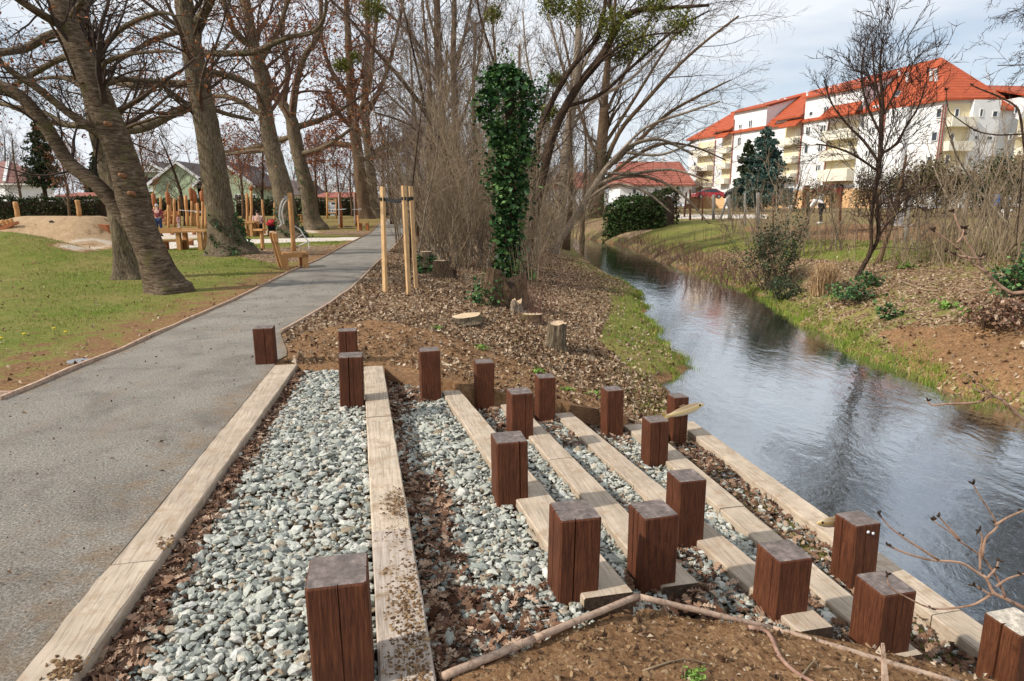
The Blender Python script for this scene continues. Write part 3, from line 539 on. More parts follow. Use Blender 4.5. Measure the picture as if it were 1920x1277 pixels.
# ---------------------------------------------------------------- gravel, litter, grass
ICO = [(-.5257, 0, .8507), (.5257, 0, .8507), (-.5257, 0, -.8507), (.5257, 0, -.8507), (0, .8507, .5257), (0, .8507, -.5257), (0, -.8507, .5257), (0, -.8507, -.5257), (.8507, .5257, 0), (-.8507, .5257, 0), (.8507, -.5257, 0), (-.8507, -.5257, 0)]
ICF = np.array([(0, 4, 1), (0, 9, 4), (9, 5, 4), (4, 5, 8), (4, 8, 1), (8, 10, 1), (8, 3, 10), (5, 3, 8), (5, 2, 3), (2, 7, 3), (7, 10, 3), (7, 6, 10), (7, 11, 6), (11, 0, 6), (0, 1, 6), (6, 1, 10), (9, 0, 11), (9, 11, 2), (9, 2, 5), (7, 2, 11)][:20])[:, ::-1]
ICO = np.array(ICO)
def rotmats(n, tilt=None):
    z = NR.uniform(0, 2 * np.pi, n); t = NR.normal(0, tilt if tilt else 1.0, n); p = NR.uniform(0, 2 * np.pi, n)
    ax = np.stack([np.cos(p), np.sin(p), np.zeros(n)], 1); c, s = np.cos(t), np.sin(t); C = 1 - c
    T = np.zeros((n, 3, 3)); x, y = ax[:, 0], ax[:, 1]
    T[:, 0, 0] = c + x * x * C; T[:, 0, 1] = x * y * C; T[:, 0, 2] = y * s; T[:, 1, 0] = x * y * C; T[:, 1, 1] = c + y * y * C; T[:, 1, 2] = -x * s; T[:, 2, 0] = -y * s; T[:, 2, 1] = x * s; T[:, 2, 2] = c
    Z = np.zeros((n, 3, 3)); Z[:, 0, 0] = np.cos(z); Z[:, 0, 1] = -np.sin(z); Z[:, 1, 0] = np.sin(z); Z[:, 1, 1] = np.cos(z); Z[:, 2, 2] = 1
    return T @ Z
def stones(P, r):
    n = len(P); S = NR.uniform(.62, 1.35, (n, 1, 3)) * np.array([1.25, .95, .55]); V = ICO[None] * (1 + NR.normal(0, .21, (n, 12, 1))) * S
    V = np.einsum('nij,nkj->nki', rotmats(n, .45), V) * r[:, None, None] + P[:, None]
    return V.reshape(-1, 3), (ICF[None] + (np.arange(n) * 12)[:, None, None]).reshape(-1, 3)
M['gravel'] = island_mat('crushed_stone', [(0, (.12, .125, .11)), (.15, (.31, .33, .295)), (.40, (.46, .47, .405)), (.66, (.56, .56, .48)), (.82, (.68, .67, .61)), (.94, (.52, .44, .33)), (1, (.30, .23, .15))], rough=.8, nscale=70, bump=.4)
def bed(k, n_den, rr):
    l0 = 1.0 if k == 0 else np.interp(1, [0, 1], [2, 2]); out = []
    amin, amax = -1.4, 3.7
    cell = 1 / math.sqrt(n_den); aa = np.arange(amin, amax, cell); ll = np.arange(1.2, 7.1, cell); Aa, Ll = np.meshgrid(aa, ll); Aa = Aa.ravel() + NR.uniform(-.5, .5, Aa.size) * cell; Ll = Ll.ravel() + NR.uniform(-.5, .5, Ll.size) * cell
    ok = (Aa > tedge(k + 1, 'R', Ll) + .005) & (Aa < tedge(k + 2, 'L', Ll) - .005) & (Ll < np.interp(Aa, FARL[:, 0], FARL[:, 1]) - .03) & (Ll > np.interp(Aa, NEARL[:, 0], NEARL[:, 1]) + .03)
    return Aa[ok], Ll[ok]
VV = []; FF = []; off = 0
BEDS = []
for k in range(6):
    for layer in range(2):
        Aa, Ll = bed(k, (1500 if layer == 0 else 1000) if k < 5 else (900 if layer == 0 else 300), .02)
        u = (Aa - tedge(k + 1, 'R', Ll)) / (tedge(k + 2, 'L', Ll) - tedge(k + 1, 'R', Ll))
        keep = NR.uniform(0, 1, len(Aa)) < np.interp(u, [0, .06, .22, 1], [.25, .4, 1, 1] if k < 5 else [.25, .3, .35, .5])
        keep &= NR.uniform(0, 1, len(Aa)) < .93 + .5 * wob(Aa * 1, Ll * 1, 1.6, k)
        Aa, Ll, u = Aa[keep], Ll[keep], u[keep]; n = len(Aa)
        r = np.clip(NR.lognormal(math.log(.0138), .40, n), .005, .04); zz = BEDZ[k] + NR.uniform(-.014, .008, n) + layer * .013 + .012 * wob(Aa, Ll, 3, k + 3)
        zz += np.where((k == 0) & (u < .12), -.02, 0)
        X = EV.x * Aa + DV.x * Ll; Y = EV.y * Aa + DV.y * Ll
        v, f = stones(np.stack([X, Y, zz], 1), r); VV.append(v); FF.append(f + off); off += len(v)
b = MB(); b.add(np.concatenate(VV), np.concatenate(FF)); tag(b.build('gravel', M['gravel']), 'grey green crushed stone between the timbers', 'gravel', kind='stuff')
# leaves
LOBE = np.array([(0, 0), (.10, .04), (.17, .17), (.26, .07), (.38, .22), (.47, .09), (.60, .25), (.70, .10), (.84, .15), (1, 0), (.84, -.15), (.70, -.10), (.60, -.25), (.47, -.09), (.38, -.22), (.26, -.07), (.17, -.17), (.10, -.04)])
def leaves(P, size, lobed=False, tilt=.5):
    n = len(P)
    if lobed:
        X = LOBE[:, 0] - .5; Yv = LOBE[:, 1]; k = len(X); c1 = NR.normal(0, .55, (n, 1)); c2 = NR.normal(.35, .5, (n, 1))
        V = np.stack([np.broadcast_to(X, (n, k)), np.broadcast_to(Yv, (n, k)) * NR.uniform(.8, 1.3, (n, 1)), c1 * X[None] ** 2 + c2 * np.abs(Yv)[None]], -1)
        V = np.einsum('nij,nkj->nki', rotmats(n, tilt), V) * size[:, None, None] + P[:, None]
        # fan of quads down the midrib
        F_ = [[i, i + 1, k - 1 - i, (k - i) % k] for i in range(0, 9)]; F_ = np.array([f for f in F_]); tri = F_[0][[0, 1, 2]]
        Q = [[0, 1, 17, 17]]; fs = np.array([[i, i + 1, 17 - i, 18 - i] for i in range(1, 8)] + [[8, 9, 10, 10]])
        T1 = fs[:-1][:, [0, 1, 2]]; T2 = fs[:-1][:, [0, 2, 3]]; T = np.concatenate([np.array([[0, 1, 17]]), T1, T2, np.array([[8, 9, 10]])])
        return V.reshape(-1, 3), (T[None] + (np.arange(n) * k)[:, None, None]).reshape(-1, 3)
    Q = np.array([(-.5, 0, 0), (-.05, .3, .0), (.5, 0, 0), (-.05, -.3, 0)]); c = NR.normal(.25, .35, (n, 1)); V = np.repeat(Q[None], n, 0) * NR.uniform(.8, 1.25, (n, 1, 3)); V[:, 1, 2] += c[:, 0]; V[:, 3, 2] += c[:, 0]; V[:, 2, 2] += NR.normal(0, .25, n)
    V = np.einsum('nij,nkj->nki', rotmats(n, tilt), V) * size[:, None, None] + P[:, None]
    T = np.array([(0, 1, 2), (0, 2, 3)]); return V.reshape(-1, 3), (T[None] + (np.arange(n) * 4)[:, None, None]).reshape(-1, 3)
M['leaf'] = island_mat('dry_leaf', [(0, (.06, .027, .015)), (.15, (.17, .09, .045)), (.4, (.31, .19, .105)), (.65, (.44, .30, .185)), (.85, (.58, .44, .30)), (1, (.70, .58, .43))], rough=.75, nscale=40)
M['leaf_red'] = island_mat('russet_leaf', [(0, (.06, .027, .016)), (.3, (.16, .078, .045)), (.6, (.29, .165, .10)), (.85, (.43, .285, .19)), (1, (.56, .41, .29))], rough=.6, nscale=40)
LV = []; LF = []; lo = 0
def addl(P, s, lobed, tilt=.5):
    global lo
    v, f = leaves(P, s, lobed, tilt); LV.append(v); LF.append(f + lo); lo += len(v)
def rnd(n, a, b): return NR.uniform(a, b, n)
# strip between path and stream
n = 120000; y = 6.0 + 26 * rnd(n, 0, 1) ** 1.5; pr = crv(PR, y); wl = crv(WL, y); x = pr + (wl - pr) * rnd(n, .01, 1.0); s = (x - pr) / (wl - pr); z = ground(x, y); mk_ = masks(x, y, z)
den = mk_[:, 2] * np.clip(1.25 - mk_[:, 0] * .75, .15, 1) * np.clip(.8 + .8 * wob(x, y, .8, 4), .25, 1); a_ = x * EV.x + y * EV.y; l_ = x * DV.x + y * DV.y
k = (rnd(n, 0, 1) < den) & (l_ > np.interp(a_, FARL[:, 0], FARL[:, 1]) + .06) & (z > ZW + .02); x, y, z = x[k], y[k], z[k]
addl(np.stack([x, y, z + rnd(len(x), .004, .028)], 1), rnd(len(x), .026, .068), False)
tag_litter = len(x)
# right bank
n = 42000; y = 6 + 22 * rnd(n, 0, 1) ** 1.3; x = crv(WR, y) + .15 + 9 * rnd(n, 0, 1) ** 1.2; z = ground(x, y); mk_ = masks(x, y, z); k = rnd(n, 0, 1) < np.clip(mk_[:, 2] * .95, .18, 1) * np.clip(.75 + .9 * wob(x, y, .9, 8), .12, 1); x, y, z = x[k], y[k], z[k]
addl(np.stack([x, y, z + rnd(len(x), .004, .03)], 1), rnd(len(x), .03, .08), False)
# lawn: scattered
n = 3800; y = 5.5 + 26 * rnd(n, 0, 1) ** 1.2; x = crv(PL, y) - .05 - 15 * rnd(n, 0, 1) ** 1.3; z = ground(x, y); addl(np.stack([x, y, z + .02], 1), rnd(n, .022, .055), False, .3)
b = MB(); b.add(np.concatenate(LV), np.concatenate(LF)); tag(b.build('fallen_leaves', M['leaf']), 'dry tan fallen leaves covering the banks', 'leaves', kind='stuff')
# lobed leaves on the terrace beds and round it
LV, LF, lo = [], [], 0
for k in range(6):
    n = [1500, 2600, 1500, 1500, 1200, 2600][k]; l = 1.3 + 5.6 * rnd(n, 0, 1); aL = tedge(k + 1, 'R', l); aR = tedge(k + 2, 'L', l)
    u = np.clip(np.abs(NR.normal(0, [.055, .17, .22, .28, .3, .5][k], n)), 0, 1); a = aL + (aR - aL) * (u * .96 + .03)
    dens = np.clip(.55 + .8 * wob(a * 0, l, 1.3, k * 3 + 1), .12, 1)
    kk = (rnd(n, 0, 1) < dens) & (l < np.interp(a, FARL[:, 0], FARL[:, 1]) - .04) & (l > np.interp(a, NEARL[:, 0], NEARL[:, 1]) + .04); a, l = a[kk], l[kk]; u = u[kk]
    X = EV.x * a + DV.x * l; Y = EV.y * a + DV.y * l; addl(np.stack([X, Y, BEDZ[k] + rnd(len(a), -.004, .016) + np.where(u < .15, .01, 0)], 1), rnd(len(a), .035, .085), True, .55)
def bedz_at(a, l):
    z = np.full(len(a), BEDZ[0])
    for k in range(2, 8): z = np.where(a > tedge(k, 'R', l) - .02, BEDZ[min(k - 1, 5)], z)
    return z + .004
def off_beams(a, l):
    ok = np.ones(len(a), bool)
    for k in range(1, 8): ok &= ~((a > tedge(k, 'L', l) - .012) & (a < tedge(k, 'R', l) + .012) & (l > TB[k][6] - .02))
    return ok
def pile(a0, a1, l0, l1, z, n, zr=.03):
    a = rnd(n, a0, a1); l = rnd(n, l0, l1); kk = (l > np.interp(a, NEARL[:, 0], NEARL[:, 1]) + .02) & (l < np.interp(a, FARL[:, 0], FARL[:, 1]) - .03); kk &= off_beams(a, l); a, l = a[kk], l[kk]
    addl(np.stack([EV.x * a + DV.x * l, EV.y * a + DV.y * l, bedz_at(a, l) + rnd(len(a), 0, zr)], 1), rnd(len(a), .045, .10), True, .6)
pile(.18, .75, 1.98, 2.75, -.19, 420); pile(.2, .42, 2.3, 4.2, -.185, 420); pile(.12, .55, 5.9, 6.6, -.18, 300); pile(1.0, 1.35, 5.3, 6.05, -.325, 260); pile(1.5, 1.8, 5.2, 6.0, -.46, 160); pile(2.0, 2.5, 5.5, 6.0, -.62, 140); pile(2.8, 3.4, 5.0, 6.1, -.87, 420); pile(1.2, 1.75, 2.45, 3.0, -.32, 160); pile(1.68, 2.2, 2.4, 3.4, -.46, 260); pile(2.25, 2.6, 2.3, 3.0, -.61, 160); pile(-1.1, -.9, 1.7, 3.0, -.055, 170); pile(2.8, 3.3, 2.2, 5, -.87, 500)
n = 5200; l = rnd(n, 1.5, 6.9); a = tedge(1, 'R', l) + .006 + np.abs(NR.normal(0, .075, n)); k = l < np.interp(a, FARL[:, 0], FARL[:, 1]) - .03; a, l = a[k], l[k]; addl(np.stack([EV.x * a + DV.x * l, EV.y * a + DV.y * l, BEDZ[0] + rnd(len(a), -.012, .014)], 1), rnd(len(a), .010, .036), False, .5)
b = MB(); b.add(np.concatenate(LV), np.concatenate(LF)); tag(b.build('terrace_leaves', M['leaf_red']), 'russet oak leaves gathered along the timbers', 'leaves', kind='stuff')
M['chip'] = island_mat('bark_chip', [(0, (.05, .03, .02)), (.4, (.16, .09, .055)), (.75, (.33, .21, .13)), (1, (.6, .5, .38))], nscale=60)
# crumbs, chips and bark on path, soil and beams
n = 1500; y = 2.2 + 12 * rnd(n, 0, 1) ** 1.4; x = crv(PL, y) + (np.where(y < 7, -1.9 - .0 * y, crv(PR, y)) - crv(PL, y)) * rnd(n, 0, 1); z = np.full(n, .02) ; ok = x < -2.2 + .0
LV, LF, lo = [], [], 0
a_ = x * EV.x + y * EV.y; l_ = x * DV.x + y * DV.y; ok = a_ < tedge(1, 'L', l_) - .02; addl(np.stack([x, y, z + .012], 1)[ok], (rnd(n, .005, .022) + .02 * (rnd(n, 0, 1) > .96))[ok], False, .12)
n = 1500; a = rnd(n, .1, 3.4); l = rnd(n, 1.0, 2.5); k = l < np.interp(a, NEARL[:, 0], NEARL[:, 1]) - .02; a, l = a[k], l[k]; X = EV.x * a + DV.x * l; Y = EV.y * a + DV.y * l; addl(np.stack([X, Y, ground(X, Y) + .008], 1), rnd(len(a), .008, .035), False, .4)
n = 1300; a = rnd(n, -1.2, 3.0); l = rnd(n, 6.2, 8.6); k = l > np.interp(a, FARL[:, 0], FARL[:, 1]) + .08; a, l = a[k], l[k]; X = EV.x * a + DV.x * l; Y = EV.y * a + DV.y * l; k = X > crv(PR, Y) + .05; X, Y = X[k], Y[k]; addl(np.stack([X, Y, ground(X, Y) + .008], 1), rnd(len(X), .012, .05), False, .4)
b = MB(); b.add(np.concatenate(LV), np.concatenate(LF)); tag(b.build('path_debris', M['chip']), 'bark chips and leaf scraps on path and bare soil', 'debris', kind='stuff')
M['clod'] = island_mat('soil_crumb', [(0, (.07, .035, .016)), (.5, (.19, .11, .055)), (1, (.33, .22, .12))], rough=.95)
VV, FF, off = [], [], 0
def crumbs(a, l, z, r):
    global off
    v, f = stones(np.stack([EV.x * a + DV.x * l, EV.y * a + DV.y * l, z], 1), r); VV.append(v); FF.append(f + off); off += len(v)
for (l0, sg, n) in ((3.42, .10, 420), (2.55, .16, 420), (2.25, .16, 520), (2.0, .1, 300), (3.05, .05, 90)):
    l = NR.normal(l0, sg, n); a = NR.normal(.09, .05, n); k = (a > tedge(2, 'L', l) + .01) & (a < tedge(2, 'R', l) - .01); crumbs(a[k], l[k], np.full(k.sum(), .003), np.abs(NR.normal(.003, .0022, k.sum())) + .001)
for (l0, a0, n) in ((2.33, -1.14, 170), (3.2, -1.06, 60)):
    l = NR.normal(l0, .035, n); a = NR.normal(a0, .03, n); crumbs(a, l, np.full(n, .014), np.abs(NR.normal(.004, .003, n)) + .001)
n = 9000; a = rnd(n, 0, 3.4); l = rnd(n, .9, 2.5); k = l < np.interp(a, NEARL[:, 0], NEARL[:, 1]) - .02; a, l = a[k], l[k]; X = EV.x * a + DV.x * l; Y = EV.y * a + DV.y * l; crumbs(a, l, ground(X, Y), np.abs(NR.normal(.004, .004, len(a))) + .0015)
n = 9000; a = rnd(n, -1.6, 3.2); l = rnd(n, 6.0, 9.0); k = l > np.interp(a, FARL[:, 0], FARL[:, 1]) + .05; a, l = a[k], l[k]; X = EV.x * a + DV.x * l; Y = EV.y * a + DV.y * l; k = X > crv(PR, Y) + .05; a, l, X, Y = a[k], l[k], X[k], Y[k]; crumbs(a, l, ground(X, Y), np.abs(NR.normal(.005, .005, len(a))) + .002)
b = MB(); b.add(np.concatenate(VV), np.concatenate(FF)); tag(b.build('soil_crumbs', M['clod']), 'loose soil crumbs on timbers and bare earth', 'soil', kind='stuff')
# grass
M['grass'] = island_mat('grass_blade', [(0, (.06, .11, .012)), (.3, (.11, .19, .02)), (.6, (.19, .26, .03)), (.82, (.31, .31, .06)), (1, (.42, .36, .14))], rough=.7, spec=.15)
GV, GF, go = [], [], 0
def blades(x, y, z, h, w, lean=.5):
    global go
    n = len(x); a = rnd(n, 0, 2 * np.pi); b_ = rnd(n, 0, 2 * np.pi); lx = np.cos(b_) * h * lean * rnd(n, .2, 1.3); ly = np.sin(b_) * h * lean * rnd(n, .2, 1.3); cx = np.cos(a) * w; cy = np.sin(a) * w
    V = np.stack([np.stack([x - cx, y - cy, z - .01], 1), np.stack([x + cx, y + cy, z - .01], 1), np.stack([x + lx * .4 + cx * .7, y + ly * .4 + cy * .7, z + h * .6], 1), np.stack([x + lx * .4 - cx * .7, y + ly * .4 - cy * .7, z + h * .6], 1), np.stack([x + lx, y + ly, z + h], 1)], 1)
    GV.append(V.reshape(-1, 3)); GF.append((np.array([(0, 1, 2), (0, 2, 3), (3, 2, 4)])[None] + (np.arange(n) * 5)[:, None, None]).reshape(-1, 3) + go); go += n * 5
n = 120000; y = 6.2 + 28 * rnd(n, 0, 1) ** 1.6; x = crv(PL, y) - 18 * rnd(n, 0, 1) ** 1.15; z = ground(x, y); mk_ = masks(x, y, z); k = rnd(n, 0, 1) < np.clip((mk_[:, 0] - mk_[:, 1] * .75 - mk_[:, 3]) * 1.5, .03, 1) * np.clip(.6 + 1.1 * wob(x, y, 1.0, 6), .1, 1); x, y, z = x[k], y[k], z[k]
blades(x, y, z, rnd(len(x), .02, .06), np.interp(y, [6, 30], [.0025, .007]), .8)
n = 60000; y = 5.5 + 24 * rnd(n, 0, 1) ** 1.4; x = crv(PR, y) + (crv(WL, y) - crv(PR, y)) * rnd(n, .02, 1.0); z = ground(x, y); mk_ = masks(x, y, z); a_ = x * EV.x + y * EV.y; l_ = x * DV.x + y * DV.y
k = (rnd(n, 0, 1) < np.clip(mk_[:, 0] * 1.3 - .25, .008, 1) * np.clip(.6 + 1.1 * wob(x, y, 1.4, 2), .08, 1)) & (l_ > np.interp(a_, FARL[:, 0], FARL[:, 1]) + .05) & (z > ZW - .01); x, y, z = x[k], y[k], z[k]; blades(x, y, z, rnd(len(x), .03, .10), np.interp(y, [6, 30], [.0025, .007]), .7)
n = 90000; y = 5.5 + 24 * rnd(n, 0, 1) ** 1.3; dr = 12 * rnd(n, 0, 1) ** 1.9 + .02; x = crv(WR, y) + dr; z = ground(x, y); mk_ = masks(x, y, z)
k = rnd(n, 0, 1) < np.clip(mk_[:, 0] * 1.4 - .35, .03, 1) * np.clip(.55 + 1.1 * wob(x, y, 1.2, 12), .1, 1); x, y, z, dr = x[k], y[k], z[k], dr[k]; blades(x, y, z, rnd(len(x), .03, .085) * np.where(dr < .5, 1.15, 1), np.interp(y, [6, 30], [.003, .008]), .9)
def clumps(yy, xx, n, h, w, sp):
    for y0, x0 in zip(yy, xx):
        m = int(n * NR.uniform(.4, 1.4)); s = NR.uniform(.5, 1.3); y = y0 + NR.normal(0, sp * s, m); x = x0 + NR.normal(0, sp * s * .7, m); blades(x, y, np.maximum(ground(x, y), ZW + .005), rnd(m, .5, 1.1) * h * s, w * np.interp(y, [6, 25], [1, 2.2]), 1.0)
yy = np.concatenate([NR.uniform(6.5, 26, 120), NR.uniform(9.5, 17, 50)]); clumps(yy, crv(WR, yy) + np.abs(NR.normal(.05, .14, len(yy))), 70, .085, .003, .12)
yy = NR.uniform(9.6, 24, 90); clumps(yy, crv(WL, yy) - np.abs(NR.normal(.0, .12, len(yy))), 50, .09, .003, .10)
b = MB(); b.add(np.concatenate(GV), np.concatenate(GF)); tag(b.build('grass', M['grass']), 'short patchy grass on lawn and stream banks', 'grass', kind='stuff')
# ---------------------------------------------------------------- trees and shrubs
def bark_mat(name, dark, mid, light, moss=None, stretch=(7, 7, 1.6), scale=5, bump=.9):
    m, nt, b = mk(name); v = coords(nt, stretch); f = noise(nt, v, scale, 9, .74, .9); v1 = coords(nt, (1, 1, 1)); big = noise(nt, v1, 1.6, 5, .6)
    c = ramp(nt, [(.36, dark), (.5, mid), (.64, light)], f).outputs[0]
    c = mixc(nt, .6, c, ramp(nt, [(.32, (.5, .47, .45)), (.66, (1.2, 1.15, 1.1))], big).outputs[0], 'MULTIPLY')
    if moss: c = mixc(nt, ramp(nt, [(.56, (0, 0, 0)), (.70, (.7, .7, .7))], noise(nt, v1, 2.6, 6, .65)).outputs[0], c, moss)
    nt.links.new(c, b.inputs['Base Color']); b.inputs['Roughness'].default_value = .95; b.inputs['Specular IOR Level'].default_value = .12
    bumpn(nt, b, f, bump, .03); return m
M['bark_cherry'] = bark_mat('ringed_bark', (.035, .024, .016), (.125, .088, .058), (.25, .195, .14), (.13, .125, .035), stretch=(2.2, 2.2, 11), scale=2.6)
M['bark_oak'] = bark_mat('furrowed_bark', (.045, .034, .022), (.15, .115, .075), (.30, .245, .175), (.16, .15, .06), stretch=(11, 11, 1.6), scale=3)
M['bark_brown'] = bark_mat('brown_bark', (.05, .03, .018), (.14, .09, .055), (.25, .18, .115), (.14, .12, .04))
M['bark_pale'] = bark_mat('pale_bark', (.11, .085, .06), (.27, .215, .16), (.42, .35, .27), stretch=(3, 3, 2))
M['bark_dark'] = bark_mat('dark_bark', (.018, .012, .009), (.06, .038, .026), (.13, .09, .062))
M['twig'] = noise_mat('twig_bark', [(.3, (.045, .028, .018)), (.7, (.13, .085, .055))], 2, bump=0)
M['twig_tan'] = noise_mat('tan_twig_bark', [(.3, (.16, .11, .065)), (.7, (.40, .30, .19))], 2, bump=0)
M['twig_dark'] = noise_mat('dark_twig_bark', [(.3, (.025, .016, .012)), (.7, (.07, .045, .034))], 2, bump=0)
M['twig_grey'] = noise_mat('grey_twig_bark', [(.3, (.10, .073, .058)), (.7, (.25, .19, .15))], 2, bump=0)
M['twig_red'] = noise_mat('reddish_twig_bark', [(.3, (.085, .04, .03)), (.7, (.20, .11, .08))], 2, bump=0)
M['oakleaf'] = island_mat('withered_leaf', [(0, (.13, .035, .015)), (.5, (.30, .10, .035)), (1, (.44, .19, .075))], rough=.7)
M['ivy'] = island_mat('ivy_leaf', [(0, (.012, .034, .011)), (.4, (.030, .082, .024)), (.75, (.055, .14, .036)), (1, (.15, .24, .07))], rough=.5, spec=.3)
M['mistletoe'] = island_mat('mistletoe_leaf', [(0, (.06, .075, .012)), (.5, (.13, .145, .022)), (1, (.24, .23, .035))], rough=.6)
M['needle'] = island_mat('conifer_needle', [(0, (.022, .050, .042)), (.5, (.055, .11, .092)), (1, (.13, .20, .17))], rough=.7)
M['needle_green'] = island_mat('dark_conifer_needle', [(0, (.015, .025, .010)), (.5, (.04, .06, .022)), (1, (.085, .11, .045))], rough=.7)
def catmull(P, R, sub=4):
    P = [Vector(p) for p in P]; out = []; rr = []
    for i in range(len(P) - 1):
        p0 = P[max(i - 1, 0)]; p1 = P[i]; p2 = P[i + 1]; p3 = P[min(i + 2, len(P) - 1)]
        for s in range(sub):
            t = s / sub; out.append(.5 * ((2 * p1) + (p2 - p0) * t + (2 * p0 - 5 * p1 + 4 * p2 - p3) * t * t + (3 * p1 - p0 - 3 * p2 + p3) * t ** 3)); rr.append(R[i] + (R[i + 1] - R[i]) * t)
    out.append(P[-1]); rr.append(R[-1]); return out, rr
class Grow:
    def __init__(s, seed): s.r = random.Random(seed); s.br = {}; s.tips = []
    def put(s, P, R, k): s.br.setdefault((len(P), k), []).append((P, R))
    def branch(s, p, d, L, r, lvl, o):
        g = s.r.gauss; n = o['n'][lvl]; st = L / n; wo = o['wob'][lvl]; up = o['up'][lvl]; px, py, pz = p; dx, dy, dz = d; P = [(px, py, pz)]; R = [r]; D = [(dx, dy, dz)]; r1 = r * o.get('tap', .4)
        for i in range(n):
            dx += g(0, wo); dy += g(0, wo); dz += g(0, wo) + up; m = math.sqrt(dx * dx + dy * dy + dz * dz) or 1; dx /= m; dy /= m; dz /= m
            px += dx * st; py += dy * st; pz += dz * st; P.append((px, py, pz)); R.append(r + (r1 - r) * (i + 1) / n); D.append((dx, dy, dz))
        s.put(P, R, o['k'][lvl]); s.tips.append(P[-1]) if lvl >= o['max'] - 1 else None
        if lvl < o['max']: s.kids(P, R, D, L, lvl + 1, o)
    def kids(s, P, R, D, L, lvl, o, n=None, t0=None):
        rnd_ = s.r; n = n if n is not None else max(1, int(o['nk'][lvl] * rnd_.uniform(.7, 1.3) + .5)); t0 = o.get('t0', .2) if t0 is None else t0; N = len(P) - 1
        for q in range(n):
            t = t0 + (1 - t0) * (q + rnd_.random()) / n; f = min(t * N, N - 1e-3); i = int(f); w = f - i; p = [P[i][j] + (P[i + 1][j] - P[i][j]) * w for j in range(3)]; r = R[i] + (R[i + 1] - R[i]) * w
            d = Vector(D[min(i + 1, N)]); a = Vector((rnd_.gauss(0, 1), rnd_.gauss(0, 1), rnd_.gauss(0, 1))); a -= d * a.dot(d)
            if a.length < 1e-3: continue
            a.normalize(); an = math.radians(rnd_.uniform(*o['ang'])); v = d * math.cos(an) + a * math.sin(an); v.z += o.get('lift', .0); v.normalize()
            s.branch(p, tuple(v), max(L, o.get('minL', 0)) * rnd_.uniform(*o['len']) * (1.05 - .45 * t), max(r * rnd_.uniform(*((.16, .36), (.16, .36), (.38, .6), (.5, .7))[lvl]), o['rmin']), lvl, o)
    def build(s, name, mat, parent, off=(0, 0, 0)):
        b = MB(); off = np.array(off, np.float32)
        for (n, k), L in s.br.items():
            P = np.array([q[0] for q in L], np.float32) - off; R = np.array([q[1] for q in L], np.float32); b.add(*tubes_np(P, R, k))
        return b.build(name, mat, parent, smooth=True)
OPT = dict(n=[8, 7, 5, 3], wob=[.10, .13, .17, .2], up=[.03, .03, .03, .03], k=[6, 4, 3, 3], nk=[0, 9, 7, 3], max=3, ang=(28, 62), len=(.42, .74), rmin=.0045, tap=.3)
def dirs(P): return [tuple((Vector(P[min(i + 1, len(P) - 1)]) - Vector(P[max(i - 1, 0)])).normalized()) for i in range(len(P))]
def hero(name, label, base, trunk, limbs, bark, twig, seed, o=None, trunk_kids=10, t0=.45, minL=2.0, leaf=0, group='bare trees of the park', limb_parts=False, cat='tree', Y=None, kl=None, lw=1., tw=1.):
    """a bare tree: traced trunk and main limbs at the base's distance, finer branching grown on"""
    o = dict(OPT, **(o or {})); bp = hit(*base) if Y is None else atY(base[0], base[1], Y); Y = bp.y; t = thing(name, label, cat, bp, 0, group); G = Grow(seed); r = random.Random(seed)
    o['rmin'] = max(o['rmin'], .00021 * Y)
    def conv(L, dy, k=1.):
        P = []; R = []
        for i, q in enumerate(L):
            yy = Y + dy * (i / max(1, len(L) - 1)); P.append(atY(q[0], q[1], yy)); R.append(k * q[2] / F * yy / ray(q[0], q[1])[1])
        return P, R
    P, R = conv(trunk, 0, tw); P, R = catmull(P, R, 8); R = [x * (1 + r.gauss(0, .012)) for x in R]
    P = [P[0] - Vector((0, 0, .25))] + P; R = [R[0] * 1.12] + R
    Vt, Qt = tubes_np(np.array([[tuple(p - bp) for p in P]], np.float32), np.array([R], np.float32), 32); Vt = Vt.reshape(len(P), 32, 3); ct = np.array([tuple(p - bp) for p in P])[:, None]
    aa = (np.arange(32) * 2 * np.pi / 32)[None]; hh = np.maximum(ct[:, :, 2], 0); ph = seed * 1.7
    fac = 1 + .045 * np.sin(3 * aa + hh * 1.1 + ph) + .03 * np.sin(5 * aa - hh * 2.3 + ph) + .022 * np.sin(9 * aa + hh * 5 + 2 * ph) + .02 * np.sin(14 * aa - hh * 9) + .42 * np.exp(-hh / max(.12, R[1] * .55)) * (.35 + .65 * np.cos(2.5 * aa + ph) ** 2)
    mt_ = MB(); mt_.add((ct + (Vt - ct) * fac[:, :, None]).reshape(-1, 3), Qt); mt_.build('trunk', M[bark], t, smooth=True)
    L = (P[-1] - P[0]).length; G.kids([tuple(p) for p in P], R, dirs(P), max(minL * 2, L * .42), 1, dict(o, rmin=o['rmin'] * 1.5), n=trunk_kids, t0=t0)
    lb = MB()
    for q in limbs:
        dy = 0
        if isinstance(q, tuple) and isinstance(q[0], (int, float)): dy, q = q
        else: dy = r.uniform(-1, 1.) * .06 * Y
        P, R = conv(q, dy, lw); P, R = catmull(P, R); tgt = lb
        if limb_parts: MB().tube([p - bp for p in P], R, 10).build('limb', M[bark], t, smooth=True)
        else: lb.tube([p - bp for p in P], R, 8)
        L = sum((P[i + 1] - P[i]).length for i in range(len(P) - 1)); G.kids([tuple(p) for p in P], R, dirs(P), max(minL, L * .62), 1, o, n=kl or max(7, min(20, int(L * 3))), t0=.12)
    if lb.n: lb.build('limb', M[bark], t, smooth=True)
    G.build('crown', M[twig], t, bp)
    if leaf and G.tips:
        pick = [G.tips[i] for i in NR.integers(0, len(G.tips), leaf)]; Pp = np.array(pick) - np.array(bp) + NR.normal(0, .05, (leaf, 3)); b = MB(); b.add(*leaves(Pp, rnd(leaf, .04, .085) * max(1, Y / 19), False, 1.2)); b.build('withered_leaves', M['oakleaf'], t)
    return t
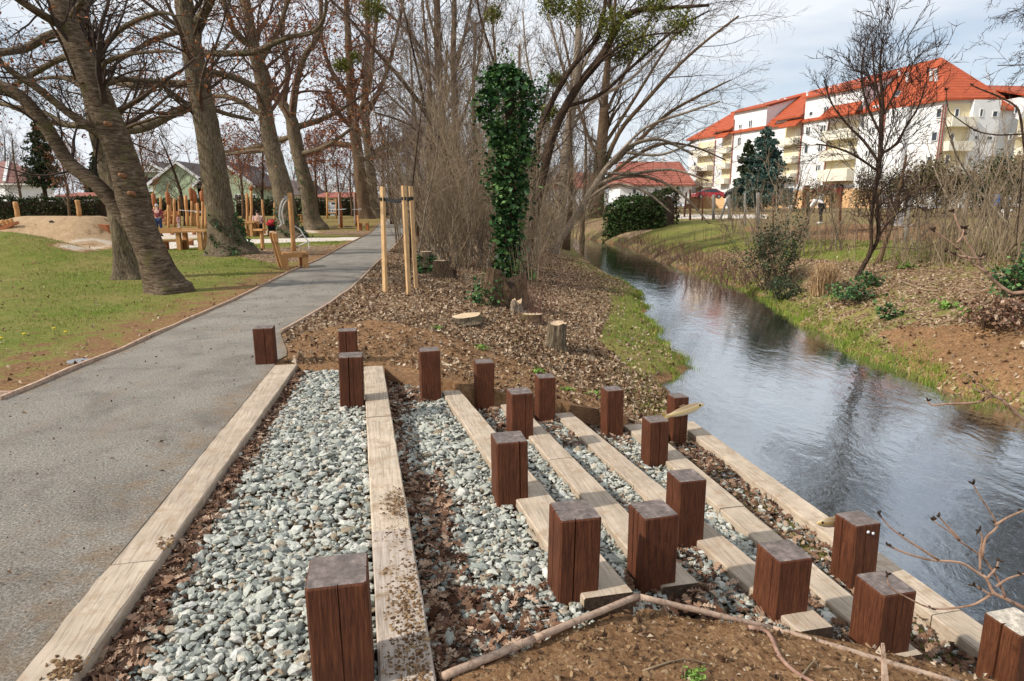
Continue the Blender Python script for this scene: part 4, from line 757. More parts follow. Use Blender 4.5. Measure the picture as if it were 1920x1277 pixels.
trunk_dy = {}
def ivy_leaves(P, size):
    n = len(P); Q = np.array([(-.5, 0, 0), (0, .45, .08), (.5, 0, -.06), (0, -.45, .08)]); V = np.repeat(Q[None], n, 0) * NR.uniform(.8, 1.2, (n, 1, 3)); V = np.einsum('nij,nkj->nki', rotmats(n, 1.1), V) * size[:, None, None] + P[:, None]
    return V.reshape(-1, 3), (np.array([(0, 1, 2, 3)])[None] + (np.arange(n) * 4)[:, None, None]).reshape(-1, 4)
def ivy_on(t, segs, n, size, spread=.03):
    """ivy leaves round a trunk: segs of (x,y,z,r) in the tree's own space"""
    S = np.array(segs); f = NR.uniform(0, len(S) - 1.001, n); i = f.astype(int); w = (f - i)[:, None]; C = S[i] * (1 - w) + S[i + 1] * w; a = rnd(n, 0, 2 * np.pi); h_ = C[:, 2]; rr = C[:, 3] * (1 + NR.normal(0, .10, n)) * (1 + .22 * np.sin(a * 2 + h_ * 3.1) * np.sin(h_ * 5.3 + a) + .14 * np.sin(a * 5 + h_ * 11)) + np.abs(NR.normal(0, spread, n))
    P = np.stack([C[:, 0] + np.cos(a) * rr, C[:, 1] + np.sin(a) * rr, C[:, 2]], 1); b = MB(); b.add(*ivy_leaves(P, size * NR.lognormal(-.1, .38, n))); return b.build('ivy', M['ivy'], t)
# --- left park trees
t1 = hero('cherry_tree', 'big leaning tree with ringed bark and a low limb, beside the path', (315, 547), [(316, 549, 36), (298, 510, 29), (282, 470, 26), (262, 420, 26), (248, 370, 27), (236, 320, 26), (214, 255, 25), (188, 190, 24), (160, 120, 21), (122, 35, 19), (95, -40, 17), (40, -160, 14), (-10, -300, 9)],
 [(-.2, [(252, 432, 16), (218, 388, 16), (180, 345, 15), (132, 308, 14), (102, 262, 13), (70, 215, 13), (38, 180, 12), (0, 160, 11), (-60, 130, 9), (-150, 100, 6)]), (-.9, [(208, 262, 11), (170, 240, 10), (120, 205, 8), (70, 165, 8), (30, 140, 7), (0, 115, 6), (-60, 60, 4)]),
  (-1.5, [(118, 50, 9), (70, 22, 8), (20, -12, 7), (-40, -60, 5)]), (-1.5, [(180, 148, 6), (195, 120, 5), (230, 104, 4), (300, 96, 3), (335, 99, 2)]), (1., [(190, 190, 6), (150, 160, 5), (110, 145, 4), (60, 150, 2)]), (-1, [(128, 40, 7), (170, -20, 6), (210, -80, 4)])],
 'bark_cherry', 'twig_dark', 1, trunk_kids=20, t0=.55, leaf=500, limb_parts=True, lw=.9)
b = MB()
for (px, py, sx) in ((240, 365, .06), (197, 232, .06), (218, 325, .05)): pass
M['knot'] = noise_mat('cut_knot', [(.35, (.14, .06, .03)), (.65, (.34, .17, .085))], 30)
def knot(t, px, py, Y, r):
    p = atY(px, py, Y); b = MB(); b.lathe([(r * 1.5, -.1), (r * 1.2, -.02), (r, .03), (r * .3, .035)], 12); o = b.build('pruned_knot', M['knot'], t, smooth=True, loc=p - t.location); o.rotation_euler = (math.radians(80), 0, math.radians(-12))
Y1 = t1.location.y
for q in ((243, 362), (199, 231), (226, 328)): knot(t1, q[0], q[1], Y1 - .36, .033)
hero('lime_tree', 'straight pale trunk right behind the leaning tree', (247, 522), [(248, 525, 30), (240, 480, 25), (233, 430, 23), (224, 380, 22), (205, 300, 21), (186, 230, 20), (165, 100, 17), (140, 0, 16), (110, -120, 13), (90, -250, 9)],
 [(-1, [(158, 72, 9), (100, 64, 8), (50, 90, 7), (0, 100, 6), (-70, 115, 4)]), (1, [(170, 110, 6), (120, 108, 6), (60, 140, 5), (0, 175, 3)]), (1, [(185, 225, 5), (130, 235, 5), (80, 210, 4), (0, 195, 3)]), (-1.5, [(172, 120, 6), (220, 60, 5), (290, 25, 4), (330, 30, 2)]), (1, [(180, 170, 7), (215, 150, 6), (262, 150, 4), (330, 155, 3)])], 'bark_oak', 'twig', 2, leaf=1300, trunk_kids=20, minL=2.6)
t3 = hero('oak_tree', 'tall straight tree with ivy at its foot, standing between bench and picnic table', (432, 474), [(432, 478, 38), (426, 455, 30), (415, 400, 25), (400, 310, 23), (380, 200, 21), (362, 100, 18), (345, 0, 16), (330, -100, 13), (318, -220, 8)],
 [(-1.5, [(366, 195, 9), (320, 215, 8), (280, 236, 8), (238, 245, 7), (160, 238, 5), (100, 230, 4), (0, 192, 3)]), (1, [(352, 158, 7), (300, 156, 7), (250, 160, 6), (205, 153, 5), (120, 145, 3)]), (-2, [(372, 100, 6), (440, 100, 6), (480, 96, 6), (540, 70, 5), (592, 57, 4), (612, 10, 3), (600, -50, 2)]), (-1, [(366, 45, 9), (386, 20, 8), (400, -10, 7), (430, -80, 4)]),
  (1.5, [(385, 200, 5), (430, 215, 4), (475, 225, 3)]), (-1, [(355, 55, 6), (300, 70, 5), (240, 100, 4), (170, 130, 2)]), (2, [(370, 130, 5), (420, 140, 5), (480, 170, 4), (500, 215, 2)])], 'bark_oak', 'twig', 3, leaf=2600, trunk_kids=22, minL=3)
p3 = t3.location; ivy_on(t3, [tuple(atY(q[0], q[1], p3.y) - p3) + (q[2] / F * p3.y * .97,) for q in ((434, 474, 40), (430, 455, 31), (424, 425, 27), (420, 400, 18))], 2600, .07)
t4 = hero('oak_tree', 'ivy-footed trunk right behind the tall post with white ropes', (544, 445), [(546, 447, 24), (541, 428, 19), (528, 350, 18), (515, 300, 16), (500, 220, 13), (490, 150, 12), (478, 100, 11), (468, 40, 9), (455, -30, 8), (435, -150, 5)],
 [(-2, [(488, 168, 6), (440, 145, 5), (390, 140, 5), (330, 165, 3)]), (2, [(500, 222, 6), (450, 190, 5), (410, 180, 4), (360, 190, 2)]), (-2, [(480, 92, 7), (440, 60, 6), (420, 0, 5), (400, -60, 3)]), (-2, [(485, 120, 6), (520, 60, 5), (540, 0, 4), (560, -60, 2)]), (2, [(510, 280, 5), (460, 285, 4), (420, 290, 2)])], 'bark_oak', 'twig_red', 4, leaf=3000, trunk_kids=22, minL=3.4)
p4 = t4.location; ivy_on(t4, [tuple(atY(q[0], q[1], p4.y) - p4) + (q[2] / F * p4.y * .97,) for q in ((548, 446, 26), (541, 425, 20), (536, 395, 17), (533, 375, 9))], 1900, .10)
t5 = hero('oak_tree', 'forked tree with ivy flecks up its trunk, left of the path beyond the bench', (592, 430), [(593, 432, 20), (582, 400, 14), (575, 350, 13), (562, 300, 12), (550, 245, 12), (542, 215, 10), (510, 165, 7), (490, 115, 6), (468, 55, 5), (448, -20, 4), (430, -100, 2)],
 [(-2, [(547, 222, 8), (555, 160, 7), (570, 108, 6), (600, 60, 5), (602, 0, 4), (610, -80, 2)]), (2, [(550, 240, 6), (600, 225, 5), (640, 205, 3), (690, 170, 2)]), (-2, [(557, 290, 5), (610, 275, 4), (660, 240, 3)]), (1, [(530, 195, 6), (540, 130, 5), (530, 60, 4), (540, -20, 3)]), (2, [(550, 255, 5), (500, 270, 5), (460, 280, 4), (420, 285, 2)])], 'bark_oak', 'twig_red', 5, leaf=3000, trunk_kids=20, minL=4)
p5 = t5.location; ivy_on(t5, [tuple(atY(q[0], q[1], p5.y) - p5) + (q[2] / F * p5.y,) for q in ((593, 430, 18), (582, 400, 14), (574, 350, 13), (566, 315, 12))], 700, .11)
hero('oak_tree', 'rust-barked trunk, left one of a touching pair beside the path', (686, 410), [(686, 412, 14), (681, 380, 11), (676, 330, 11), (668, 270, 10), (660, 200, 9), (655, 110, 7), (650, 20, 5), (645, -60, 3)], [(2, [(668, 275, 6), (620, 270, 5), (580, 290, 3)]), (-2, [(664, 230, 6), (690, 170, 5), (700, 90, 4), (710, 0, 3)]), (2, [(660, 190, 5), (620, 130, 4), (600, 60, 3)]), (1, [(672, 300, 4), (720, 290, 4), (770, 270, 2)])], 'bark_brown', 'twig_red', 6, leaf=3800, trunk_kids=22, minL=5)
hero('oak_tree', 'grey-green trunk, right one of a touching pair beside the path', (708, 408), [(708, 411, 15), (701, 380, 10), (696, 330, 9), (690, 270, 8), (684, 200, 7), (688, 110, 6), (690, 10, 4), (690, -70, 3)], [(2, [(692, 290, 5), (740, 270, 5), (800, 280, 3)]), (-2, [(686, 220, 5), (720, 150, 4), (745, 60, 3), (760, -20, 2)]), (1, [(690, 260, 5), (640, 220, 4), (610, 160, 3)])], 'bark_oak', 'twig_red', 7, leaf=2800, trunk_kids=20, minL=5)
# --- stream-side trees, mistletoe
THK = dict(ang=(18, 45), up=[.05, .06, .05, .04], len=(.4, .65), nk=[0, 9, 7, 3])
hero('stream_tree', 'slender upright tree, tallest stem behind the thicket left of the ivy', (832, 428), [(832, 430, 9), (838, 360, 8), (835, 280, 8), (828, 200, 8), (822, 120, 8), (820, 40, 7), (818, -40, 6), (815, -160, 3)], [(1, [(832, 240, 5), (800, 150, 5), (770, 60, 4), (740, -30, 3)]), (1, [(830, 200, 5), (860, 110, 5), (880, 20, 4), (890, -60, 3)]), (-1, [(826, 150, 5), (790, 90, 4), (745, 40, 4), (710, 10, 3)]), (1, [(834, 300, 4), (790, 240, 4), (740, 190, 3), (700, 150, 2)])], 'bark_brown', 'twig', 11, THK, lw=.62, tw=.9, trunk_kids=18, t0=.25, leaf=200)
hero('stream_tree', 'upright tree with a yellow lichen limb, just left of the ivy column', (868, 440), [(868, 442, 8), (862, 380, 7), (855, 300, 7), (852, 200, 7), (850, 110, 6), (852, 20, 5), (850, -60, 4), (848, -160, 2)], [(1, [(855, 110, 4), (875, 60, 4), (905, 38, 3), (940, 10, 2)]), (-1, [(854, 180, 4), (820, 90, 4), (800, 0, 3)]), (1, [(858, 250, 4), (890, 150, 4), (905, 60, 3), (915, -30, 2)])], 'bark_brown', 'twig', 12, THK, lw=.6, tw=.9, trunk_kids=18, t0=.25)
hero('stream_tree', 'thin dark tree leaning left over the path, with long bare rods', (880, 470), [(882, 472, 8), (868, 420, 7), (850, 350, 7), (830, 280, 6), (790, 200, 5), (745, 140, 5), (700, 90, 4), (660, 40, 3), (620, 0, 2)], [(1, [(840, 310, 4), (800, 260, 4), (760, 230, 3), (700, 210, 2)]), (-1, [(800, 215, 4), (780, 120, 3), (760, 30, 2)])], 'bark_dark', 'twig_grey', 13, THK, lw=.7, tw=.75, trunk_kids=14, t0=.3)
tl = hero('alder_tree', 'dark twin-stemmed tree leaning right over the stream, mistletoe at its top', (985, 478), [(985, 482, 15), (998, 430, 12), (1010, 370, 11), (1025, 300, 11), (1045, 230, 11), (1085, 160, 10), (1125, 110, 10), (1150, 65, 9), (1165, 38, 8), (1195, 20, 7), (1250, 15, 5), (1330, 10, 3)],
 [(.6, [(1000, 410, 9), (1000, 340, 8), (1008, 260, 8), (1030, 200, 8), (1070, 130, 7), (1110, 85, 6), (1128, 50, 6), (1135, 0, 5), (1140, -60, 3)]), (-1, [(1155, 55, 6), (1145, 20, 5), (1140, -30, 4), (1120, -90, 2)]), (-1.5, [(1085, 160, 5), (1130, 110, 4), (1200, 70, 3), (1280, 60, 2)]), (-1, [(1060, 200, 5), (1120, 180, 5), (1180, 130, 4), (1260, 60, 3), (1330, 20, 2)]), (1, [(1012, 350, 5), (960, 240, 5), (930, 130, 4), (900, 30, 3), (890, -50, 2)])], 'bark_dark', 'twig', 14, lw=.68, tw=.72, o=dict(THK, up=[.02, .02, .02, .02]), trunk_kids=14, t0=.45)
hero('poplar_tree', 'pale smooth trunk rising behind the leaning tree by the water', (1042, 446), [(1042, 448, 12), (1050, 390, 10), (1058, 320, 10), (1066, 250, 9), (1076, 180, 8), (1082, 110, 7), (1086, 30, 6), (1090, -60, 4)], [(1, [(1066, 250, 5), (1110, 190, 5), (1180, 150, 4), (1240, 90, 3), (1300, 40, 2)]), (1, [(1074, 190, 4), (1050, 110, 4), (1030, 30, 3), (1020, -40, 2)]), (-1, [(1080, 150, 4), (1110, 90, 4), (1130, 20, 3)]), (2, [(1060, 300, 4), (1020, 220, 4), (990, 120, 3), (980, 20, 2)])], 'bark_pale', 'twig_grey', 15, THK, lw=.6, tw=.95, trunk_kids=14)
tm = hero('alder_tree', 'ivy-clad tree across the bend, its crown fanning out to the right', (1118, 408), [(1118, 412, 17), (1120, 370, 14), (1124, 310, 12), (1130, 250, 11), (1134, 180, 8), (1140, 110, 6), (1150, 40, 4), (1155, -20, 3)],
 [(-1, [(1122, 340, 8), (1160, 250, 7), (1210, 190, 6), (1265, 130, 5), (1320, 80, 4), (1385, 30, 3)]), (1, [(1128, 280, 6), (1180, 200, 5), (1230, 120, 4), (1280, 40, 3), (1310, -20, 2)]), (-1, [(1122, 330, 7), (1190, 270, 6), (1250, 215, 5), (1310, 180, 4), (1370, 150, 2)]), (1, [(1122, 300, 6), (1090, 220, 5), (1070, 130, 4), (1050, 40, 3)]), (1.5, [(1132, 220, 5), (1170, 140, 5), (1210, 60, 4), (1240, -20, 2)]), (-2, [(1120, 350, 6), (1180, 300, 5), (1240, 270, 5), (1300, 275, 3), (1360, 300, 2)])], 'bark_brown', 'twig', 16, lw=.6, tw=.9, o=dict(ang=(22, 50), up=[.02, .025, .03, .03], nk=[0, 10, 7, 3]), trunk_kids=16, t0=.35, minL=4, kl=16)
pm = tm.location; ivy_on(tm, [tuple(atY(q[0], q[1], pm.y) - pm) + (q[2] / F * pm.y,) for q in ((1116, 411, 22), (1118, 375, 20), (1122, 330, 15), (1128, 280, 10))], 1500, .14, .1)
hero('willow_tree', 'pale leaning trunk low at the water edge, its branches arching over the stream', (1040, 476), [(1038, 480, 8), (1048, 455, 7), (1070, 420, 7), (1095, 380, 7), (1117, 345, 6), (1150, 300, 5), (1190, 270, 4), (1240, 262, 3), (1300, 290, 2)],
 [(-.5, [(1112, 350, 5), (1150, 335, 5), (1200, 330, 4), (1250, 345, 3), (1290, 375, 3), (1330, 420, 2)]), (-1, [(1130, 325, 4), (1190, 325, 4), (1260, 318, 3), (1330, 340, 2)]), (1, [(1085, 395, 5), (1060, 350, 4), (1035, 345, 3), (1000, 355, 2)]), (-1, [(1150, 300, 4), (1210, 240, 3), (1290, 210, 3), (1350, 190, 2)]), (-1, [(1170, 285, 4), (1240, 290, 3), (1310, 262, 2)]), (-1.5, [(1100, 375, 4), (1150, 345, 3), (1210, 360, 3), (1260, 400, 2)])], 'bark_pale', 'twig', 17, lw=.75, tw=.9, o=dict(up=[.0, .0, .01, .01], ang=(20, 50)), trunk_kids=12, t0=.45, minL=1.8, kl=9)
def mist(px, py, Y, r, label, n=900):
    p = atY(px, py, Y); R_2 = r / F * Y; t = thing('mistletoe_bush', label, 'mistletoe', p, 0, 'mistletoe in the bare trees')
    G = Grow(int(px)); o = dict(OPT, n=[4, 4, 3, 3], max=2, nk=[0, 5, 4, 3], rmin=.003, wob=[.2, .25, .3, .3], up=[0, 0, 0, 0], ang=(25, 60), len=(.45, .7))
    for i in range(26):
        v = Vector((G.r.gauss(0, 1), G.r.gauss(0, 1), G.r.gauss(0, .8))).normalized(); G.branch((0, 0, 0), tuple(v), R_2 * .75, .008, 1, o)
    G.build('stems', M['twig_tan'], t); U = NR.normal(0, 1, (n, 3)); U /= np.linalg.norm(U, axis=1)[:, None]; P = U * R_2 * (rnd(n, .1, 1.12) ** .55)[:, None] * np.array([1, 1, .85]); b = MB(); b.add(*leaves(P, rnd(n, .04, .075) * max(1, Y / 17), False, 1.2)); b.build('foliage', M['mistletoe'], t)
Yl = tl.location.y
for q in [(1085, 18, Yl, 34, 'yellowish mistletoe bunch, brightest one, above the ivy column', 1100), (1035, 10, Yl + .5, 26, 'mistletoe bunch just left of the yellowish one at the picture top', 700), (1150, 45, Yl - .6, 34, 'dark mistletoe bunch around the fork of the leaning tree', 1000), (1195, 75, Yl - .8, 36, 'round loose mistletoe bunch beneath the leaning limb', 900), (1165, 100, Yl + .4, 26, 'small mistletoe bunch hanging lowest below the fork', 600), (1275, 45, Yl - 1, 30, 'olive mistletoe bunch farthest out over the stream', 800), (1225, 12, Yl - .4, 30, 'mistletoe bunch along the outer limb at the picture top', 800),
          (1045, 150, Yl + 2, 16, 'small yellow-green mistletoe right of the ivy top', 350), (1032, 212, Yl + 1, 20, 'yellow-green mistletoe low beside the leaning stems', 450), (700, 18, 26, 24, 'dark mistletoe ball above the path', 700), (925, 28, 26, 17, 'small mistletoe ball left above the ivy column', 400), (640, 122, 44, 16, 'hazy mistletoe ball high over the info board', 400), (668, 108, 44, 12, 'smaller hazy mistletoe right of its larger neighbour', 300)]: mist(*q)
# --- ivy column
ti_b = hit(955, 522); ti = thing('ivy_column', 'dead trunk wrapped in dark ivy with a broad leafy head', 'ivy tree', ti_b); Yi = ti_b.y
MB().tube([atY(x, y, Yi) - ti_b for x, y in ((957, 530), (955, 480), (952, 420), (955, 330), (958, 250), (955, 170), (955, 145))], [.22, .19, .17, .16, .14, .12, .06], 10).build('trunk', M['bark_dark'], ti, smooth=True)
prof = [(960, 520, 40), (955, 490, 27), (952, 455, 22), (954, 430, 21), (957, 400, 25), (953, 370, 27), (958, 345, 34), (952, 322, 24), (963, 292, 36), (958, 268, 38), (953, 245, 40), (950, 222, 54), (953, 195, 60), (956, 172, 56), (950, 152, 42), (943, 137, 25), (942, 124, 10)]
ivy_on(ti, [tuple(atY(q[0], q[1], Yi) - ti_b) + (q[2] / F * Yi * .60,) for q in prof], 7000, .115, .12)
n = 900; S = [(1008, 168), (1022, 160), (1000, 205), (902, 182), (912, 332), (1000, 300), (985, 345), (898, 215), (945, 122), (968, 140), (1005, 188), (925, 262), (915, 345), (980, 395), (930, 150), (988, 240), (918, 300), (940, 520), (975, 500), (985, 520)]
P = np.concatenate([np.array(atY(x, y, Yi) - ti_b)[None] + NR.normal(0, .12, (75, 3)) * np.array([1, 1, 1.5]) for x, y in S]); b = MB(); b.add(*ivy_leaves(P, rnd(len(P), .05, .11))); b.build('ivy_sprays', M['ivy'], ti)
# --- thicket of thin stems between path and stream
def thicket_proto(name, seed, nst, hgt, rad, bark, twig, spread=.5, lean=.22, opt=None):
    t = thing(name, None, 'shrub'); G = Grow(seed); S = Grow(seed + 1); r = random.Random(seed); o = dict(OPT, n=[9, 6, 4, 3], max=2, nk=[0, 8, 6, 3], rmin=.0055, ang=(15, 45), up=[.02, .05, .05, .05], wob=[.07, .13, .2, .2], len=(.28, .5)); o.update(opt or {})
    for i in range(nst):
        p = (r.gauss(0, spread), r.gauss(0, spread), -.1); d = Vector((r.gauss(0, lean), r.gauss(0, lean), 1)).normalized(); L = hgt * r.uniform(.45, 1.0); rr = rad * r.uniform(.4, 1.1)
        st = Grow(r.randint(0, 10 ** 6)); st.branch(p, tuple(d), L, rr, 0, dict(o, max=0)); (P, R) = list(st.br.values())[0][0]; S.put(P, R, 6); G.kids(P, R, dirs(P), L * .8, 1, o, n=max(5, int(L * 2.5)), t0=.12)
    S.build('stems', M[bark], t); G.build('crown', M[twig], t); return t
TP = [thicket_proto('thicket_shrub', 21, 20, 6.8, .026, 'bark_pale', 'twig_tan'), thicket_proto('thicket_shrub', 31, 20, 4.6, .022, 'bark_pale', 'twig_tan', .6, .3), thicket_proto('thicket_shrub', 41, 17, 9.8, .036, 'bark_brown', 'twig_grey', .7, .15), thicket_proto('thicket_shrub', 51, 22, 3.4, .016, 'twig_tan', 'twig_tan', .5, .38)]
first = [True] * 4
TH_ = [(812, 500, 0, 'tan-stemmed shrub right behind the cut stumps'), (845, 488, 1, 'pale shrub with thin criss-cross stems, left end of the thicket'), (872, 500, 3, 'low tangle of tan twigs beside the pale trunk stems'), (905, 500, 0, 'dense shrub directly left of the ivy column'), (930, 505, 3, 'low twig tangle at the foot of the ivy column'), (975, 500, 1, 'pale twiggy shrub directly right of the ivy column'), (1000, 495, 3, 'low tangle of twigs where the leaf litter meets the stream trees'), (1020, 478, 1, 'pale shrub below the twin-stemmed leaning tree'),
 (800, 455, 2, 'tall thin-stemmed shrub closest to the path behind the stakes'), (850, 450, 2, 'tall thin-stemmed shrub in the middle of the thicket'), (905, 455, 2, 'tall shrub rising behind the left side of the ivy'), (960, 455, 2, 'tall shrub rising behind the right side of the ivy'), (1010, 450, 0, 'shrub in front of the pale smooth trunk'), (790, 432, 0, 'shrub at the far bend of the path'), (770, 418, 2, 'tall shrub farthest along the path edge'), (890, 430, 1, 'shrub deep inside the thicket'), (940, 425, 2, 'tall stems deep behind the ivy column'), (1060, 425, 1, 'shrub overhanging the far water'), (1075, 415, 2, 'tall shrub left of the ivy-clad far tree'), (985, 425, 0, 'shrub behind the leaning tree base'), (830, 470, 1, 'shrub with pale stems between stumps and thicket'), (1040, 462, 3, 'low twigs at the water edge under the pale leaning trunk'),
 (825, 440, 2, 'tall grey rods at the left of the thicket, over the path edge'), (880, 445, 2, 'tall grey rods left of the ivy, deep in the thicket'), (930, 442, 0, 'pale rods close behind the ivy column'), (985, 450, 2, 'tall grey rods between ivy and leaning stems'), (1035, 440, 0, 'pale rods around the foot of the smooth trunk'), (1050, 450, 1, 'pale whips at the left of the far water'), (755, 425, 0, 'shrub right at the far path edge behind the stakes'), (860, 478, 1, 'pale whips in front of the tall upright tree'), (1015, 460, 1, 'pale whips right of the leaning tree base'), (915, 470, 0, 'pale rods just left behind the ivy foot'), (995, 470, 0, 'pale rods just right of the ivy foot')]
for i, (px, py, k, lb) in enumerate(TH_):
    p = hit(px, py); sc = .85 + .35 * ((i * 37) % 10) / 10; q = TP[k] if first[k] else copy_tree(TP[k]); first[k] = False
    q.location = p; q.rotation_euler = (0, 0, i * 2.3); q.scale = (sc, sc, sc * (1 + .15 * ((i * 53) % 7 - 3) / 3)); tag(q, lb, 'shrub', 'bare shrubs of the stream thicket')
# ---------------------------------------------------------------- stumps, stakes, sticks
M['cut'] = wood_mat('cut_wood', (.42, .27, .14), (.64, .47, .29), (.78, .62, .44), (4, 4, 4), rough=.85, cracks=.2)
def stump(px, py, r, h, label, bark='bark_oak', lean=(0, 0), ragged=.0, squash=1.0, top=None, rough=.1, seed=0):
    p = hit(px, py); rr = random.Random(seed + px); t = thing('tree_stump', label, 'stump', p, rr.uniform(0, 6), 'cut stumps in the leaf litter'); k = 22; V = []
    ph = [rr.uniform(0, 6) for _ in range(4)]
    def R_at(a, f): return r * (1 + (.35 * (1 - f) ** 3) * (1 + .5 * math.sin(3 * a + ph[0])) + rough * math.sin(2 * a + ph[1]) * .6 + rough * .5 * math.sin(5 * a + ph[2]) + rough * .25 * math.sin(11 * a + ph[3]))
    zs = [-.12, 0, .2, .5, .85, 1.0]; tops = [h * (1 + ragged * (math.sin(a * 2 * math.pi / k * 3 + ph[0]) * .5 + rr.gauss(0, .35))) for a in range(k)]
    for z in zs:
        for i in range(k):
            a = 2 * math.pi * i / k; q = R_at(a, max(z, 0)) * (1 if z < 1 else .985); zz = z * (tops[i] if z > 0 else h); V.append((q * math.cos(a) + lean[0] * max(zz, 0), q * squash * math.sin(a) + lean[1] * max(zz, 0), zz))
    q = [(j * k + i, j * k + (i + 1) % k, (j + 1) * k + (i + 1) % k, (j + 1) * k + i) for j in range(len(zs) - 1) for i in range(k)]
    b = MB(); b.add(V, q); b.build('bark', M[bark], t)
    b = MB(); n0 = (len(zs) - 1) * k; T = V[n0:]; c = np.mean(np.array(T), 0); b.add([tuple(x) for x in T] + [tuple(c)], [(i, (i + 1) % k, k) for i in range(k)]); b.build('cut_face', M['cut' if not top else top], t); return t
stump(875, 603, .30, .10, 'broad low stump cut nearly flush with the leaves', squash=.6, seed=1)
stump(1041, 655, .145, .40, 'leaning cut log stump nearest to the terrace, twisted bark', 'bark_oak', (.08, .03), .05, 1, None, .16, 2)
stump(968, 586, .12, .20, 'pale freshly split stump with a raised splinter on its edge', 'bark_pale', (0, 0), .28, .8, None, .15, 3)
stump(998, 606, .16, .16, 'low reddish stump among thin red shoots', 'bark_brown', seed=4, squash=.7)
stump(826, 520, .17, .40, 'upright reddish stump with a clean pale top, hollow at its foot', 'bark_brown', (.04, 0), .02, 1, None, .2, 5)
ts = stump(800, 512, .15, .55, 'taller stump wrapped in ivy behind the reddish one', 'bark_oak', seed=6); ivy_on(ts, [(0, 0, 0, .26), (0, 0, .2, .22), (-.05, 0, .45, .17)], 420, .075, .05)
stump(848, 524, .10, .22, 'small dark broken stump right of the reddish stump', 'bark_dark', (.1, 0), .5, 1, 'bark_dark', .2, 7)
tr_ = stump(940, 575, .36, .52, 'big rotten stump overgrown with ivy', 'bark_brown', (-.08, .05), .55, .9, 'bark_dark', .3, 8)
P = np.stack([NR.normal(-.22, .17, 650), NR.normal(-.22, .16, 650), np.abs(NR.normal(.22, .17, 650))], 1); b = MB(); b.add(*ivy_leaves(P, rnd(650, .05, .10))); q_ = b.build('ivy', M['ivy'], tr_); q_.rotation_euler = (0, 0, -tr_.rotation_euler.z)
# red shoots
def shoots(px, py, n, h, spread, mat, label, r=.004, name='shoot_clump', cat='shoots', lean=.12, wob=.05, group=None, kids=0):
    p = hit(px, py); t = thing(name, label, cat, p, 0, group); G = Grow(int(px * 7 + py)); o = dict(OPT, n=[7, 4, 3, 3], wob=[wob, .15, .2, .2], up=[.03, .03, 0, 0], max=1 if kids else 0, nk=[0, kids, 0, 0], k=[4, 3, 3, 3], rmin=.002, ang=(20, 45), len=(.2, .4), tap=.3)
    for i in range(n):
        d = Vector((G.r.gauss(0, lean), G.r.gauss(0, lean), 1)).normalized(); G.branch((G.r.gauss(0, spread), G.r.gauss(0, spread), -.05), tuple(d), h * G.r.uniform(.5, 1.1), r * G.r.uniform(.6, 1.3), 0, o)
    G.build('stems', M[mat], t); return t
shoots(1000, 604, 34, 1.25, .13, 'twig_red', 'thin red shoots growing round the low reddish stump', .005)
shoots(985, 540, 30, 1.3, .25, 'twig_tan', 'dry tan stalks between the ivy column and the red shoots', .005)
shoots(870, 540, 14, .7, .3, 'twig_tan', 'few thin dry stalks left of the rotten stump', .004)
# three stakes with strap
st = []
for px, yb, yt, dx, lb in ((722, 549, 350, 5, 'left one of three pale stakes tied with a black strap'), (767, 553, 348, 10, 'middle stake of three, standing nearest, tied with a black strap'), (781, 543, 349, 11, 'right stake of three, leaning most, tied with a black strap')):
    p = hit(px, yb); top = atY(px - dx, yt, p.y - .02); b = MB(); b.bar((0, 0, -.2), top - p, .072, .072); o = b.build('tree_stake', M['stake'], loc=p); tag(o, lb, 'stake', 'stakes of the young tree'); st.append((p, top))
S3 = [a.lerp(b_, .885) for a, b_ in st]; cen = (S3[0] + S3[1] + S3[2]) / 3
t = thing('tree_tie', 'black strap tied between the three pale stakes', 'strap', cen)
b = MB()
for (u, v) in ((0, 1), (1, 2), (2, 0)):
    A_ = S3[u] - cen; B_2 = S3[v] - cen; m_ = (A_ + B_2) / 2 * .75 + Vector((0, 0, -.05))
    for (p, q) in ((A_, m_), (m_, B_2)):
        n = (q - p).cross(Vector((0, 0, 1))).normalized() * .004; h = Vector((0, 0, .03)); b.prism([p - h - n, q - h - n, q + h - n, p + h - n], n * 2)
for s in S3: b.box(s - cen, (.084, .084, .06))
b.build('strap', plain('black_strap', (.015, .015, .015), .7), t)
p = hit(764, 541); q = atY(790, 180, p.y + .3)
t = thing('sapling', 'thin dark young tree held by the three stakes', 'tree', p); G = Grow(77); o = dict(OPT, n=[10, 5, 4, 3], max=2, nk=[0, 9, 4, 0], rmin=.004, ang=(20, 45), len=(.25, .4), wob=[.03, .1, .2, .2])
G.branch((.05, .05, -.1), (0, 0, 1), 4.2, .022, 0, o); G.build('stem', M['bark_dark'], t)
# sticks on the soil patch
def stick(pts, r, label, mat='twig_tan', name='stick', zoff=0.01):
    P = [hit(*q) + Vector((0, 0, zoff + (q[2] if len(q) > 2 else 0))) if len(q) == 2 else hit(q[0], q[1]) + Vector((0, 0, q[2])) for q in pts]; P2, R2 = catmull(P, [r * (1 - .5 * i / len(P)) for i in range(len(P))], 3)
    tag(MB().tube([p - P2[0] for p in P2], R2, 7).build(name, M[mat], smooth=True, loc=P2[0]), label, 'stick', 'sticks lying on the ground')
M['stickred'] = noise_mat('reddish_stick', [(.3, (.20, .10, .07)), (.7, (.42, .27, .2))], 20, bump=.3)
stick([(1404, 1180), (1440, 1190), (1462, 1235), (1500, 1270), (1560, 1300)], .012, 'crooked reddish stick on the soil patch', 'stickred')
stick([(1500, 1275), (1515, 1255), (1530, 1240)], .005, 'short thin twig beside the crooked stick', 'twig_tan')
stick([(1205, 1262), (1280, 1240), (1330, 1250)], .004, 'long thin straw on the soil patch', 'twig_tan')
